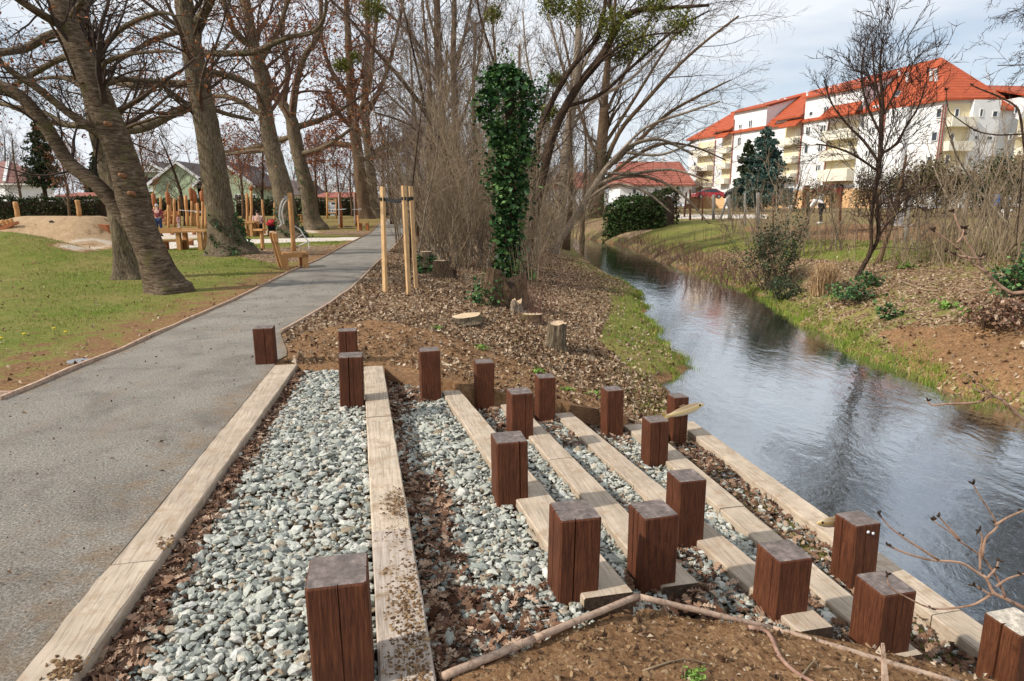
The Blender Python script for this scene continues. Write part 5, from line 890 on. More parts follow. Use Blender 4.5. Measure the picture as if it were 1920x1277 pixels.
p = at(1668, 1290, -.42); q = atY(1655, 1206, p.y + .08); b = MB(); b.bar((0, 0, -.1), q - p, .034, .022, taper=.35); tag(b.build('wooden_peg', M['lath'], loc=p), 'pointed wooden peg rising at the long round lath', 'peg')
stick([(1830, 470), (1870, 520), (1920, 548)], .02, 'pale fallen branch on the right bank', 'bark_pale', zoff=.06)
stick([(1690, 530), (1730, 545), (1760, 548)], .02, 'thin bent twig lying on leaves of the right bank', 'twig_tan', zoff=.03)
# ---------------------------------------------------------------- foreground twigs hanging in from the right
def budded(name, label, paths, Y, r, mat='twig_tan'):
    P0 = atY(paths[0][0][0], paths[0][0][1], Y); t = thing(name, label, 'branch', P0, 0, 'budded branches at the right edge'); b = MB()
    for i, L in enumerate(paths):
        dy = L[0][2] if len(L[0]) > 2 else 0; P = [atY(q[0], q[1], Y + (.012 * j if i else .02 * j)) - P0 for j, q in enumerate(L)]; R = [r * (1 if i == 0 else .62) * (1 - .55 * j / (len(L) - 1)) for j in range(len(L))]; P, R = catmull(P, R, 3); b.tube(P, R, 7)
        for e in [P[-1]] + ([P[len(P) // 2]] if len(P) > 4 else []):
            bd = MB()
            for _ in range(4 if e is P[-1] else 2):
                d = Vector((R_.gauss(0, 1), R_.gauss(0, 1), R_.gauss(.7, .6))).normalized() * r * R_.uniform(2, 3.6); bd.tube([e, e + d * .4, e + d * .75], [r * .4, r * .55, r * .12], 5)
            bd.v = [v - np.array(e, np.float32) for v in bd.v]; bd.build('bud', M['bark_dark'], t, smooth=True, loc=e)
    b.build('wood', M[mat], t, smooth=True); return t
M['twig_fg'] = noise_mat('bare_branch_wood', [(.3, (.17, .095, .06)), (.7, (.40, .26, .18))], 30, bump=.2)
budded('budded_branch', 'budded branch fanning over the water beside the white-splashed post', [[(1990, 1175), (1920, 1140), (1880, 1120), (1862, 1110), (1850, 1085), (1835, 1075), (1800, 1055), (1745, 1050), (1695, 1036), (1664, 1022)], [(1760, 1050), (1720, 1025), (1690, 1005), (1665, 985), (1648, 963)], [(1885, 1120), (1870, 1085), (1842, 1045), (1800, 1015), (1785, 1000), (1762, 985), (1748, 975)], [(1800, 1012), (1780, 990), (1760, 968)], [(1842, 1045), (1848, 1010), (1868, 990), (1866, 975), (1840, 935), (1825, 908)], [(1866, 985), (1890, 970), (1925, 955), (1960, 940)], [(1838, 1070), (1838, 1035), (1842, 1010), (1836, 995)], [(1862, 1112), (1830, 1132), (1790, 1140), (1745, 1140), (1700, 1120), (1668, 1100), (1664, 1078)], [(1868, 1100), (1890, 1085), (1925, 1075), (1960, 1068)], [(1850, 1085), (1868, 1065), (1872, 1050)], [(1858, 1115), (1840, 1105), (1826, 1098)]], 2.3, .0085, 'twig_fg')
budded('budded_branch', 'thick budded branch crossing the leafy right bank', [[(2000, 540), (1920, 548), (1890, 546), (1850, 512), (1820, 465), (1800, 430), (1787, 395)], [(1852, 512), (1825, 495), (1812, 482), (1790, 460), (1770, 445), (1750, 432)], [(1812, 482), (1790, 478), (1772, 472)], [(1815, 483), (1840, 485), (1845, 478)], [(1795, 455), (1806, 440), (1806, 428)]], 3.0, .010, 'twig_fg')
budded('budded_branch', 'branch reaching low over the water at the right edge', [[(2000, 850), (1920, 788), (1885, 755), (1862, 742), (1830, 755), (1780, 757), (1748, 760), (1740, 752)], [(1880, 750), (1840, 735), (1810, 720)], [(1862, 742), (1840, 722), (1824, 716), (1830, 700)]], 3.4, .010, 'twig_fg')
budded('budded_branch', 'dark budded branch in front of the red roof', [[(2000, 360), (1935, 340), (1915, 230), (1905, 200), (1870, 180), (1840, 168), (1822, 160)], [(1940, 250), (1880, 253), (1860, 252), (1830, 245), (1795, 222), (1778, 205), (1774, 168)], [(1918, 300), (1912, 380), (1905, 460)]], 3.6, .0075, 'bark_dark')
# ---------------------------------------------------------------- right bank: trees, shrubs, tufts
tR = hero('plum_tree', 'dark crooked-stemmed bare tree on the right bank before the apartment block', (1610, 520), [(1608, 524, 10), (1618, 500, 8), (1630, 478, 8), (1634, 455, 6), (1633, 420, 5), (1638, 370, 6), (1646, 330, 7), (1650, 290, 8), (1652, 240, 7), (1655, 190, 6), (1650, 130, 4), (1655, 70, 2)],
 [(.2, [(1630, 478, 6), (1645, 450, 6), (1646, 400, 5), (1642, 360, 5)]), (.4, [(1640, 460, 3), (1660, 425, 3), (1690, 395, 2), (1720, 380, 1.5)]), (.5, [(1648, 305, 5), (1620, 265, 5), (1590, 235, 4), (1560, 195, 3), (1545, 150, 2)]), (-.5, [(1650, 290, 5), (1680, 270, 5), (1700, 235, 4), (1722, 200, 3), (1735, 160, 2)]), (.6, [(1650, 250, 4), (1625, 195, 4), (1615, 140, 3), (1620, 90, 2)]), (-.6, [(1653, 220, 4), (1680, 170, 3), (1705, 120, 2)]), (0, [(1652, 200, 3), (1640, 140, 3), (1635, 80, 2)]), (.3, [(1645, 320, 4), (1600, 290, 4), (1560, 275, 3), (1530, 270, 2)])], 'bark_dark', 'twig_dark', 61, lw=.55, tw=.52, o=dict(THK, up=[.04, .05, .05, .05], rmin=.006), trunk_kids=26, t0=.35, minL=2.2, kl=16)
hero('plum_tree', 'slim forked tree right of the crooked one, at the grass edge', (1650, 492), [(1646, 496, 5), (1655, 470, 4), (1668, 430, 4), (1680, 390, 3), (1690, 340, 2.5), (1700, 290, 2)], [(.2, [(1665, 440, 2.5), (1650, 400, 2), (1645, 350, 1.5)]), (-.2, [(1680, 390, 2), (1710, 360, 2), (1740, 350, 1)])], 'bark_brown', 'twig_red', 62, lw=.8, o=dict(THK, rmin=.004), trunk_kids=12, t0=.3, minL=1)
def copyshrub(k, px, py, sc, rz, lb, zs=1, group='bare shrubs of the right bank'):
    q = copy_tree(TP[k], lb, hit(px, py), rz); q.scale = (sc, sc, sc * zs); q['group'] = group; return q
TR = thicket_proto('garden_shrub', 71, 12, 3.4, .028, 'bark_pale', 'twig_tan', .28, .3); TR.location = hit(1720, 470); tag(TR, 'pale-barked bare shrub left of the leaning grey fence post', 'shrub', 'bare shrubs of the right bank')
for px, py, sc, rz, lb in ((1790, 462, 1.2, 1, 'pale bare shrub around the leaning grey fence post'), (1850, 470, 1.3, 2, 'pale bare shrub before the white litter'), (1905, 480, 1.45, 3, 'tall pale bare shrub at the right picture edge'), (1560, 470, .8, 4, 'small bare shrub by the bending person'), (1465, 470, 1.25, 5, 'pale bare shrub above the evergreen bush at the water'), (1420, 455, 1., .5, 'pale bare shrub left of the evergreen bush'), (1500, 480, .8, 1.5, 'bare shrub between evergreen bush and tan grass tuft'), (1370, 438, .9, 2.5, 'bare shrub at the end of the green bank slope'), (1830, 440, 1.4, 3.5, 'pale bare shrub against the dark green bush')):
    q = copy_tree(TR, lb, hit(px, py), rz, sc); q['group'] = 'bare shrubs of the right bank'
shoots(1800, 485, 150, 1.7, 1.0, 'twig_tan', 'dry tan stalks under the pale shrubs', .009, kids=3, lean=.2); shoots(1880, 490, 170, 1.8, 1.0, 'twig_tan', 'dry tan stalks at the right picture edge', .009, kids=3, lean=.2); shoots(1720, 492, 90, 1.2, .9, 'twig_tan', 'dry stalks right of the slim forked tree', .008, kids=3, lean=.2); shoots(1610, 455, 90, 1.3, 1.2, 'twig_red', 'brownish stalks along the fence left of the crooked tree', .009, kids=3, lean=.2); shoots(1480, 455, 90, 1.4, 1.2, 'twig_tan', 'tan stalks along the fence behind the evergreen bush', .009, kids=3, lean=.2)
shoots(1550, 470, 18, 1.6, .5, 'twig_red', 'thin red-brown stalks at the garden fence', .006); shoots(1340, 450, 22, 1.2, .8, 'twig', 'brown stalks on the green bank', .006, kids=2); [shoots(px_, py_, 150, .75, .8, 'twig_red', lb_, .011, kids=3, lean=.35) for px_, py_, lb_ in ((1210, 456, 'reddish stubble at the inner stream bend'), (1255, 474, 'reddish stubble between stream bend and hedge'), (1300, 488, 'reddish stubble on the middle of the steep far bank'), (1350, 508, 'reddish stubble on the steep far bank nearest the evergreen'), (1395, 528, 'reddish stubble beside the evergreen bush'))]
# tan grass tuft
p = hit(1542, 552); b = MB(); n = 1500; a = rnd(n, 0, 6.28); ln = np.abs(NR.normal(.20, .14, n)); h = rnd(n, .40, .80); x0 = NR.normal(0, .09, n); y0 = NR.normal(0, .09, n); w = .0055; cx = -np.sin(a) * w; cy = np.cos(a) * w; ux = np.cos(a); uy = np.sin(a)
def ring(f, z, k): return [np.stack([x0 + ux * ln * f + s_ * cx * k, y0 + uy * ln * f + s_ * cy * k, z], 1) for s_ in (-1, 1)]
(A_0, A_1), (B_0, B_1), (C_0, C_1) = ring(0, 0 * a - .03, 1), ring(.3, h * .65, .9), ring(.75, h, .6); T_ = np.stack([x0 + ux * ln * 1.3, y0 + uy * ln * 1.3, h * rnd(n, .75, 1.0)], 1)
b.add(np.stack([A_0, A_1, B_1, B_0, C_1, C_0, T_], 1).reshape(-1, 3), (np.array([(0, 1, 2), (0, 2, 3), (3, 2, 4), (3, 4, 5), (5, 4, 6)])[None] + (np.arange(n) * 7)[:, None, None]).reshape(-1, 3)); M['straw'] = island_mat('straw_blade', [(0, (.22, .12, .05)), (.5, (.45, .29, .15)), (1, (.62, .46, .28))]); tag(b.build('grass_tuft', M['straw'], loc=p), 'tan dry ornamental grass tuft on the right bank', 'grass tuft')
# leafy bushes
def bush(px, py, rx, rz_, n, size, mat, label, name='evergreen_bush', cat='bush', stems=14, group=None, flat=.9, Y=None):
    p = hit(px, py) if Y is None else atY(px, py, Y); t = thing(name, label, cat, p, 0, group); G = Grow(px + py); o = dict(OPT, n=[6, 4, 3, 3], max=1, nk=[0, 6, 0, 0], rmin=.004, ang=(25, 55), len=(.3, .6))
    for i in range(stems):
        d = Vector((G.r.gauss(0, .45), G.r.gauss(0, .45), 1)).normalized(); G.branch((G.r.gauss(0, rx * .2), G.r.gauss(0, rx * .2), -.05), tuple(d), rz_ * G.r.uniform(.7, 1.25), .012, 0, o)
    G.build('stems', M['twig'], t); nc = 40; C = np.stack([NR.normal(0, rx * .42, nc), NR.normal(0, rx * .42, nc), np.abs(NR.normal(rz_ * .45, rz_ * .28, nc))], 1); i = NR.integers(0, nc, n); P = C[i] + NR.normal(0, 1, (n, 3)) * np.array([rx, rx, rz_]) * .13; P[:, 2] = np.abs(P[:, 2])
    b = MB(); b.add(*ivy_leaves(P, size * NR.uniform(.6, 1.3, n))); b.build('foliage', M[mat], t); return t
M['bushleaf'] = island_mat('bush_leaf', [(0, (.012, .022, .010)), (.5, (.035, .058, .024)), (.85, (.07, .095, .045)), (1, (.16, .12, .06))], rough=.5)
bush(1445, 540, .85, 2.0, 4200, .06, 'bushleaf', 'dark evergreen bush overhanging the water on the right bank', stems=26)
bush(1470, 560, .6, .6, 1500, .05, 'bushleaf', 'low dark evergreen growth dipping into the water')
bush(1600, 565, .55, .38, 700, .07, 'ivy', 'bluish green low bush right of the tan grass tuft', 'low_bush'); bush(1632, 538, .3, .35, 260, .07, 'ivy', 'small bluish green plant at the foot of the crooked tree', 'low_bush'); bush(1665, 600, .22, .36, 160, .08, 'ivy', 'single leafy seedling on the right bank', 'low_plant', 'plant', 5)
bush(1905, 555, .5, .7, 800, .08, 'ivy', 'ivy clump at the right picture edge', 'ivy_clump', 'ivy'); bush(1880, 610, .7, .45, 1300, .06, 'leaf_red', 'heap of brown dead twigs and leaves at the right edge', 'brush_heap', 'brush')
M['daylily'] = island_mat('fresh_leaf', [(0, (.10, .19, .03)), (1, (.24, .36, .08))])
for px, py, lb in ((1700, 503, 'bright green shoots at the grass edge on the right bank'), (1775, 578, 'light green leaf clump among the leaves'), (1300, 1274, 'little green weed on the soil patch'), (1815, 590, 'green weed clump near the brush heap')): bush(px, py, .22 if py < 1200 else .05, .16 if py < 1200 else .035, 170, .06 if py < 1200 else .013, 'daylily', lb, 'weed_clump', 'weed', 4)
for i, (px, py) in enumerate(((905, 655), (1065, 732), (1010, 700), (820, 618), (1115, 742))): bush(px, py, .10, .06, 70, .035, 'daylily', ['small green weed at the edge of bare soil and leaves', 'green weed in front of the white-splashed post', 'green weed in the leaves below the leaning stump', 'small green weed at the back of the bare soil', 'green weed beside the sixth timber post'][i], 'weed_clump', 'weed', 3)
# olive hedge, clipped hedges, green bushes further back
def hedge(a, b_, h, w, n, size, mat, label, rag=.08, name='hedge', top=None):
    a = Vector(a); b_ = Vector(b_); L = (b_ - a).length; u = (b_ - a) / L; v = Vector((-u.y, u.x, 0)); t = thing(name, label, 'hedge', a); w0 = w
    core = MB(); k = max(4, int(L / .8)); Vv = []
    for i in range(k + 1):
        c = u * (L * i / k); s = R_.uniform(.66, .76); z = (gz(a.x + c.x, a.y + c.y) if 1 else 0) - a.z
        for (x, zz) in ((-w / 2 * s, -.2), (-w / 2 * s, h * .9 * s), (0, h * .95), (w / 2 * s, h * .9 * s), (w / 2 * s, -.2)): q = c + v * x; Vv.append((q.x, q.y, zz + z))
    core.add(Vv, [(i * 5 + j, i * 5 + (j + 1) % 5, (i + 1) * 5 + (j + 1) % 5, (i + 1) * 5 + j) for i in range(k) for j in range(5)] + [(4, 3, 2, 1, 0), tuple(range(k * 5, k * 5 + 5))])
    core.build('inner_growth', M['bark_dark'], t)
    s = rnd(n, -.25, L + .25); x = NR.choice([-1, 1], n) * w / 2 * (1 + NR.normal(0, .12, n)); z = rnd(n, 0, h); tp = rnd(n, 0, 1) < .3; x = np.where(tp, rnd(n, -w / 2, w / 2), x); z = np.where(tp, h * (1 + np.abs(NR.normal(0, rag, n))), z) ; z = z * (1 + .06 * np.sin(s * 1.7) + .04 * np.sin(s * 4.1))
    X = a.x + u.x * s + v.x * x; Y = a.y + u.y * s + v.y * x; Z = ground(X, Y) + z; P = np.stack([X, Y, Z], 1) - np.array(a); b = MB(); b.add(*ivy_leaves(P, size * NR.uniform(.6, 1.4, n))); b.build('foliage', M[mat], t); return t
M['hedge'] = island_mat('hedge_leaf', [(0, (.010, .016, .006)), (.5, (.035, .05, .016)), (.85, (.07, .09, .03)), (1, (.13, .10, .05))]); M['thuja'] = island_mat('thuja_spray', [(0, (.012, .03, .008)), (.5, (.04, .08, .02)), (1, (.09, .13, .04))])
M['olive'] = island_mat('olive_twig', [(0, (.05, .035, .018)), (.5, (.13, .10, .05)), (.8, (.19, .15, .08)), (1, (.10, .13, .04))])
def G0(px, Y, dz=0): p = atY(px, HOR, Y); return (p.x, Y, gz(p.x, Y) + dz)
hedge(G0(-90, 58), G0(192, 58), 1.75, 1.3, 9000, .16, 'hedge', 'clipped dark hedge before the white house on the left')
hedge(G0(445, 72), G0(730, 74), 1.7, 1.3, 7000, .18, 'hedge', 'clipped dark hedge behind the exercise posts'); hedge(G0(230, 71), G0(420, 72), 1.6, 1.3, 5000, .18, 'hedge', 'clipped dark hedge before the green house')
hedge(G0(130, 78), G0(200, 78), 1.9, 1.5, 2000, .2, 'thuja', 'short trimmed hedge beside the white house gate')
hedge(G0(1150, 49), G0(1256, 46), 2.1, 2.0, 8000, .16, 'thuja', 'tall green thuja hedge across the stream bend')
def massbush(px0, px1, Y, ytop, mat, label, n, size):
    p0 = G0((px0 + px1) / 2, Y); t = thing('garden_bush', label, 'bush', p0); w = (px1 - px0) / 2 / 1226 * Y; h = atY(px0, ytop, Y).z - p0[2]; nc = 60
    C = np.stack([rnd(nc, -w, w), NR.normal(0, w * .3, nc), h * (1 - np.abs(NR.normal(0, .35, nc)))], 1); C[:, 2] = np.clip(C[:, 2], .2, h) * (1 - .35 * (C[:, 0] / w) ** 2); i = NR.integers(0, nc, n); P = C[i] + NR.normal(0, 1, (n, 3)) * np.array([w * .14, w * .14, h * .12]); P[:, 2] = np.clip(P[:, 2], 0, None)
    G = Grow(px0); o = dict(OPT, n=[6, 5, 3, 3], max=2, nk=[0, 8, 4, 0], rmin=.008, ang=(20, 50), len=(.35, .6))
    for q in range(22): G.branch((G.r.uniform(-w, w), G.r.gauss(0, w * .25), 0), tuple(Vector((G.r.gauss(0, .2), G.r.gauss(0, .2), 1)).normalized()), h * G.r.uniform(.7, 1.1), .03, 0, o)
    G.build('stems', M['twig'], t); b = MB(); b.add(*ivy_leaves(P, size * NR.uniform(.6, 1.3, n))); b.build('foliage', M[mat], t)
massbush(1690, 1790, 42, 312, 'olive', 'olive brown bush mass in the garden before the block', 6500, .14); massbush(1600, 1700, 46, 325, 'olive', 'brownish bush behind the crooked tree', 3500, .14); massbush(1818, 1925, 40, 305, 'bushleaf', 'dark green bush mass at the right edge below the balconies', 6000, .17); massbush(1500, 1560, 55, 345, 'olive', 'thin brown bush behind the bending person', 1500, .12)
# conifers
def conifer(name, label, px, Y, ytop, rpx, mat, n, seed, ybase=None, dens=1.0, zsk=.12):
    p = Vector(G0(px, Y)); h = atY(px, ytop, Y).z - p.z; R0 = rpx / 1226 * Y; t = thing(name, label, 'tree', p, 0, 'conifers'); MB().tube([(0, 0, -.2), (0, 0, h * .5), (0, 0, h * .98)], [R0 * .10, R0 * .06, .02], 8).build('trunk', M['bark_dark'], t, smooth=True)
    G = Grow(seed); P = []; nb = int(110 * dens)
    for i in range(nb):
        f = zsk + (1 - zsk) * (i + G.r.random()) / nb; a = G.r.uniform(0, 6.283); L = R0 * (1 - f) ** .62 * G.r.uniform(.7, 1.12) + .15; z0 = h * f; d = (math.cos(a), math.sin(a)); pts = [(d[0] * L * s, d[1] * L * s, z0 - L * .32 * s * (1 - .45 * s)) for s in (0, .35, .7, 1)]; G.put(pts, [.04, .03, .02, .008], 3); m = max(6, int(n / nb * L / (R0 * .55)))
        s = G.r.random
        for _ in range(m): q = s() ** .7; w = .22 * L * (1.1 - .7 * q); P.append((d[0] * L * q + G.r.gauss(0, w), d[1] * L * q + G.r.gauss(0, w), z0 - L * .32 * q * (1 - .45 * q) + G.r.gauss(-.05, .07 * L)))
    G.build('boughs', M['bark_dark'], t); P = np.array(P); b = MB(); b.add(*leaves(P, rnd(len(P), .12, .3) * Y / 55, False, .7)); b.build('needles', M[mat], t)
conifer('spruce_tree', 'blue-green spruce in front of the apartment block', 1428, 62, 238, 58, 'needle', 13000, 81); conifer('thuja_tree', 'narrow green conifer touching the blue-green spruce', 1396, 64, 262, 30, 'needle_green', 4500, 82)
conifer('spruce_tree', 'dark tall conifer behind the left lawn mounds', 88, 66, 228, 46, 'needle_green', 4500, 83, dens=.8, zsk=.35); conifer('spruce_tree', 'dark conifer peeping out behind the leaning tree', 188, 84, 285, 26, 'needle_green', 2500, 84)
# ---------------------------------------------------------------- playground
def log(name, label, cat, px, yb, yt, hw, mat='robinia', dx=0, group=None, Y=None, top=None, parent=None):
    p = hit(px, yb) if Y is None else Vector(G0(px, Y)); q = atY(px + dx, yt, p.y); r = hw / F * p.y / ray(px, yb)[1]; v = q - p; n = 5
    P = [v * (i / n) + Vector((R_.gauss(0, r * .12), R_.gauss(0, r * .12), 0)) * (0 < i < n) for i in range(n + 1)]; P[0] = Vector((0, 0, -.15)); R = [r * R_.uniform(.92, 1.06) for _ in P]; R.append(r * .7); P.append(P[-1] + v.normalized() * r * .25)
    o = MB().tube(P, R, 10).build(name, M[mat], smooth=True, loc=p); tag(o, label, cat, group); return o, p, q, r
def bulrush(px, yb, yt, y1, y2, hw, label):
    o, p, q, r = log('bulrush_post', label, 'post', px, yb, y2, hw, 'robinia', group='carved bulrush posts of the playground'); h = atY(px, y1, p.y) - p; l = atY(px, y2, p.y) - p; t = atY(px, yt, p.y) - p; L = (h - l).length
    z0 = l; MB().tube([z0, z0 + Vector((0, 0, L * .12)), z0 + Vector((0, 0, L * .88)), z0 + Vector((0, 0, L))], [r * .9, r * 1.5, r * 1.5, r * .5], 10).build('seed_head', M['robinia_dark'], o, smooth=True); MB().tube([z0 + Vector((0, 0, L)), t], [r * .4, r * .2], 6).build('tip', M['robinia'], o, smooth=True)
bulrush(290, 432, 348, 362, 388, 2.6, 'bulrush post farthest left in the play area, behind the red-shirted man'); bulrush(316, 430, 343, 359, 384, 2.6, 'bulrush post in front of the orange play panel'); bulrush(360, 424, 345, 352, 377, 2.6, 'taller one of two bulrush posts side by side'); bulrush(366, 424, 350, 357, 382, 2.6, 'shorter one of two bulrush posts side by side'); bulrush(380, 428, 343, 358, 378, 2.8, 'bulrush post nearest the ivy-footed oak'); bulrush(471, 441, 343, 350, 357, 2.6, 'lone bulrush post right of the ivy-footed oak')
for px, yb, yt, hw, dx, lb in ((302, 427, 369, 2.2, -1, 'slim log post beside the child on the play frame'), (327, 426, 373, 2.6, 0, 'log post right in front of the play panel'), (322, 420, 368, 2.2, -3, 'leaning log post behind the play panel'), (336, 424, 367, 2.2, 0, 'log post at the right end of the play panel'), (352, 424, 367, 3, -4, 'thick leaning log post between panel and bulrushes'), (372, 428, 381, 2.6, -2, 'short log post, lowest of the cluster'), (386, 429, 372, 2.6, 0, 'pale log post close to the oak trunk'), (464, 441, 363, 2.4, -1, 'pale log post right of the oak, beside the lone bulrush'), (496, 438, 375, 2.3, -4, 'leaning log post beside the second table'), (515, 435, 380, 2.2, 0, 'log post left of the ivy-footed trunk with ropes')):
    log('log_post', lb, 'post', px, yb, yt, hw, 'robinia', dx, 'plain log posts of the playground')
def ropes(label, name, pts_list, Y, r, mat, cat='rope'):
    p0 = atY(*pts_list[0][0], Y); b = MB()
    for L in pts_list: P, R = catmull([atY(x, y, Y) - p0 for x, y in L], [r] * len(L), 4); b.tube(P, R, 6)
    return tag(b.build(name, M[mat], smooth=True, loc=p0), label, cat)
M['rope'] = plain('pale_rope', (.72, .70, .66), .8)
Yp = hit(340, 427).y; ropes('pale ropes strung between the log posts', 'rope', [[(336, 394), (360, 396), (385, 396), (402, 394)], [(366, 398), (390, 400), (402, 399)]], Yp, .022, 'rope')
t = thing('climbing_structure', 'orange wooden climbing wall of the play frame', 'climbing wall', hit(312, 424)); p = t.location; Yq = p.y + .8
b = MB()
for i in range(5): y0 = 396 + i * 5; b.prism([atY(286, y0, Yq) - p, atY(338, y0, Yq) - p, atY(338, y0 + 4.6, Yq) - p, atY(286, y0 + 4.6, Yq) - p], (0, .05, 0))
b.build('boards', M['robinia_dark'], t); b = MB()
for (x, y) in ((308, 402), (306, 411), (308, 418), (322, 404), (318, 413)): b.box(atY(x, y, Yq - .1) - p, (.28, .2, .1))
b.build('climbing_hold', M['robinia'], t); b = MB()
for x in (287, 311, 337): b.bar(atY(x, 427, Yq - .06) - p, atY(x, 394, Yq - .06) - p, .12)
b.build('post', M['robinia'], t)
def table(px0, px1, yt, yb, label, stools=()):
    p = hit((px0 + px1) / 2, yb); t = thing('picnic_table', label, 'table', p, 0, 'wooden play tables'); w = (px1 - px0) / 1226 * p.y; h = atY(px0, yt, p.y).z - p.z; b = MB(); b.box((0, 0, h - .03), (w, .75, .07), rz=.1); b.build('table_top', M['robinia'], t); 
    for x in (-.33, .33):
        for y in (-.25, .25): b = MB(); b.box((x * w, y, h / 2 - .08), (.15, .15, h - .06 + .1)); b.build('leg', M['robinia'], t)
    return p, h
def stool(px, yt, yb, w, label, back=None):
    p = hit(px, yb); t = thing('wooden_stool' if not back else 'wooden_bench', label, 'stool' if not back else 'bench', p, .1, 'wooden stools and benches at the play tables'); h = atY(px, yt, p.y).z - p.z; ww = w / 1226 * p.y; b = MB(); b.box((0, 0, h - .03), (ww, .36, .07)); b.build('seat', M['robinia'], t)
    for s in (-1, 1): b = MB(); b.box((s * ww * .33, 0, h / 2 - .08), (.12, .28, h - .06 + .1)); b.build('leg', M['robinia_dark'], t)
    if back:
        H2 = atY(px, back, p.y).z - p.z; b = MB(); b.box((-.0, -.26, H2 - .1), (ww * 1.1, .05, .2)); b.build('backrest', M['robinia'], t)
        for s in (-1, 1): b = MB(); b.bar((s * ww * .45, -.2, -.1), (s * ww * .45, -.26, H2), .1, .06); b.build('back_post', M['robinia'], t)
table(333, 394, 432, 468, 'wooden picnic table left of the ivy-footed oak'); stool(326, 450, 468, 40, 'bench with backrest at the left of the near table', 427); stool(352, 449, 460, 20, 'small stool behind the near table'); stool(384, 450, 467, 18, 'small stool at the right front of the near table'); stool(402, 450, 468, 22, 'bench with backrest partly hidden by the oak', 430); stool(344, 428, 440, 60, 'long plank bench behind the near table')
table(446, 482, 416, 443, 'wooden picnic table right of the ivy-footed oak'); stool(452, 430, 443, 20, 'stool at the second table'); stool(478, 430, 442, 22, 'bench at the second table the seated person uses', 414)
table(556, 568, 402, 418, 'small far table right of the roped trunk')
t = thing('balance_post', 'post with a small plank top, standing alone left of the bench', 'post', hit(493, 467)); h = atY(493, 431, t.location.y).z - t.location.z
b = MB(); b.tube([(0, 0, -.1), (0, 0, h - .05)], [.075, .07], 10); b.build('post', M['robinia'], t); b = MB(); b.box((-.05, 0, h), (.42, .3, .07), rz=-.3); b.build('plank', M['robinia'], t)
# bench by the path
p = hit(545, 503); t = thing('wooden_bench', 'bright wooden bench with backrest on the lawn edge by the path', 'bench', p, math.radians(28), 'park benches along the path'); sc = p.y / 1226; M_ = M['robinia']
b = MB(); b.box((.12, .10, .40), (.62, .62, .06)); b.build('seat', M_, t)
for x, y in ((-.16, -.2), (.36, -.18), (-.14, .36), (.38, .36)): b = MB(); b.box((x, y, .15), (.15, .12, .46)); b.build('leg', M['robinia_dark'] if y > 0 else M_, t)
b = MB(); b.box((.12, -.2, .35), (.66, .08, .1)); b.build('rail', M_, t)
for y in (-.22, .36): b = MB(); b.bar((-.2, y, -.05), (-.40, y, .95), .12, .09); b.build('back_post', M_, t)
b = MB(); b.box((-.34, .07, .84), (.06, .82, .22)); b.build('backrest', M_, t)
# roped tall post
o, p, q, r = log('climbing_post', 'tall orange post carrying white ropes, right beside the bench', 'post', 551, 473, 363, 4.6, 'robinia', -8)
Yr = p.y; ropes('white looped ropes hanging left of the tall orange post', 'rope_loop', [[(540, 370), (530, 376), (525, 392), (524, 408), (528, 420), (523, 425)], [(541, 372), (533, 382), (529, 398), (531, 412), (533, 420)]], Yr, .03, 'rope'); ropes('white rope ladder slanting right of the tall orange post', 'rope_ladder', [[(551, 424), (562, 430), (570, 442), (578, 454), (580, 468)], [(553, 448), (568, 440)], [(555, 463), (578, 453)]], Yr, .022, 'rope')
b = MB(); b.box((0, 0, 0), (.14, .12, .1)); tag(b.build('rope_bracket', plain('grey_metal', (.45, .46, .48), .4, spec=.5), loc=atY(538, 370, Yr)), 'grey bracket holding the white rope loops', 'bracket')
# info board and exercise posts
t = thing('notice_board', 'white notice board hung between wooden posts', 'notice board', hit(622, 410)); p = t.location
for x, y0, y1, hw in ((614, 413, 361, 2), (631, 410, 373, 1.5)): b = MB(); b.tube([atY(x, y0 + 2, p.y) - p, atY(x - 1, y1, p.y) - p], [hw / 1226 * p.y] * 2, 8); b.build('post', M['robinia'], t, smooth=True)
b = MB(); b.prism([atY(614.5, 377, p.y) - p, atY(630, 376, p.y) - p, atY(630, 399, p.y) - p, atY(614.5, 400, p.y) - p], (0, .03, 0)); b.build('panel', plain('white_board', (.78, .79, .8), .4), t); ink = plain('board_print', (.03, .035, .04), .6)
b = MB()
for (x0, x1, y0, y1) in ((621, 629, 380, 383.5), (616, 629, 386, 386.8), (616, 629, 388.6, 389.4), (617, 628, 391, 391.8), (617, 620, 394, 397), (621.5, 625, 394, 397), (626, 629, 394.5, 397)): b.prism([atY(x0, y0, p.y - .01) - p, atY(x1, y0, p.y - .01) - p, atY(x1, y1, p.y - .01) - p, atY(x0, y1, p.y - .01) - p], (0, .005, 0))
b.build('print', ink, t); b = MB()
for y in (376, 399): b.box(atY(622.5, y, p.y - .02) - p, (15.5 / 1226 * p.y, .08, .1))
b.build('rail', M['robinia'], t); b = MB(); b.prism([atY(619, 401, p.y) - p, atY(628, 401, p.y) - p, atY(628, 404.5, p.y) - p, atY(619, 404.5, p.y) - p], (0, .03, 0)); b.build('sign_plate', plain('board_plate', (.5, .55, .55), .5), t)
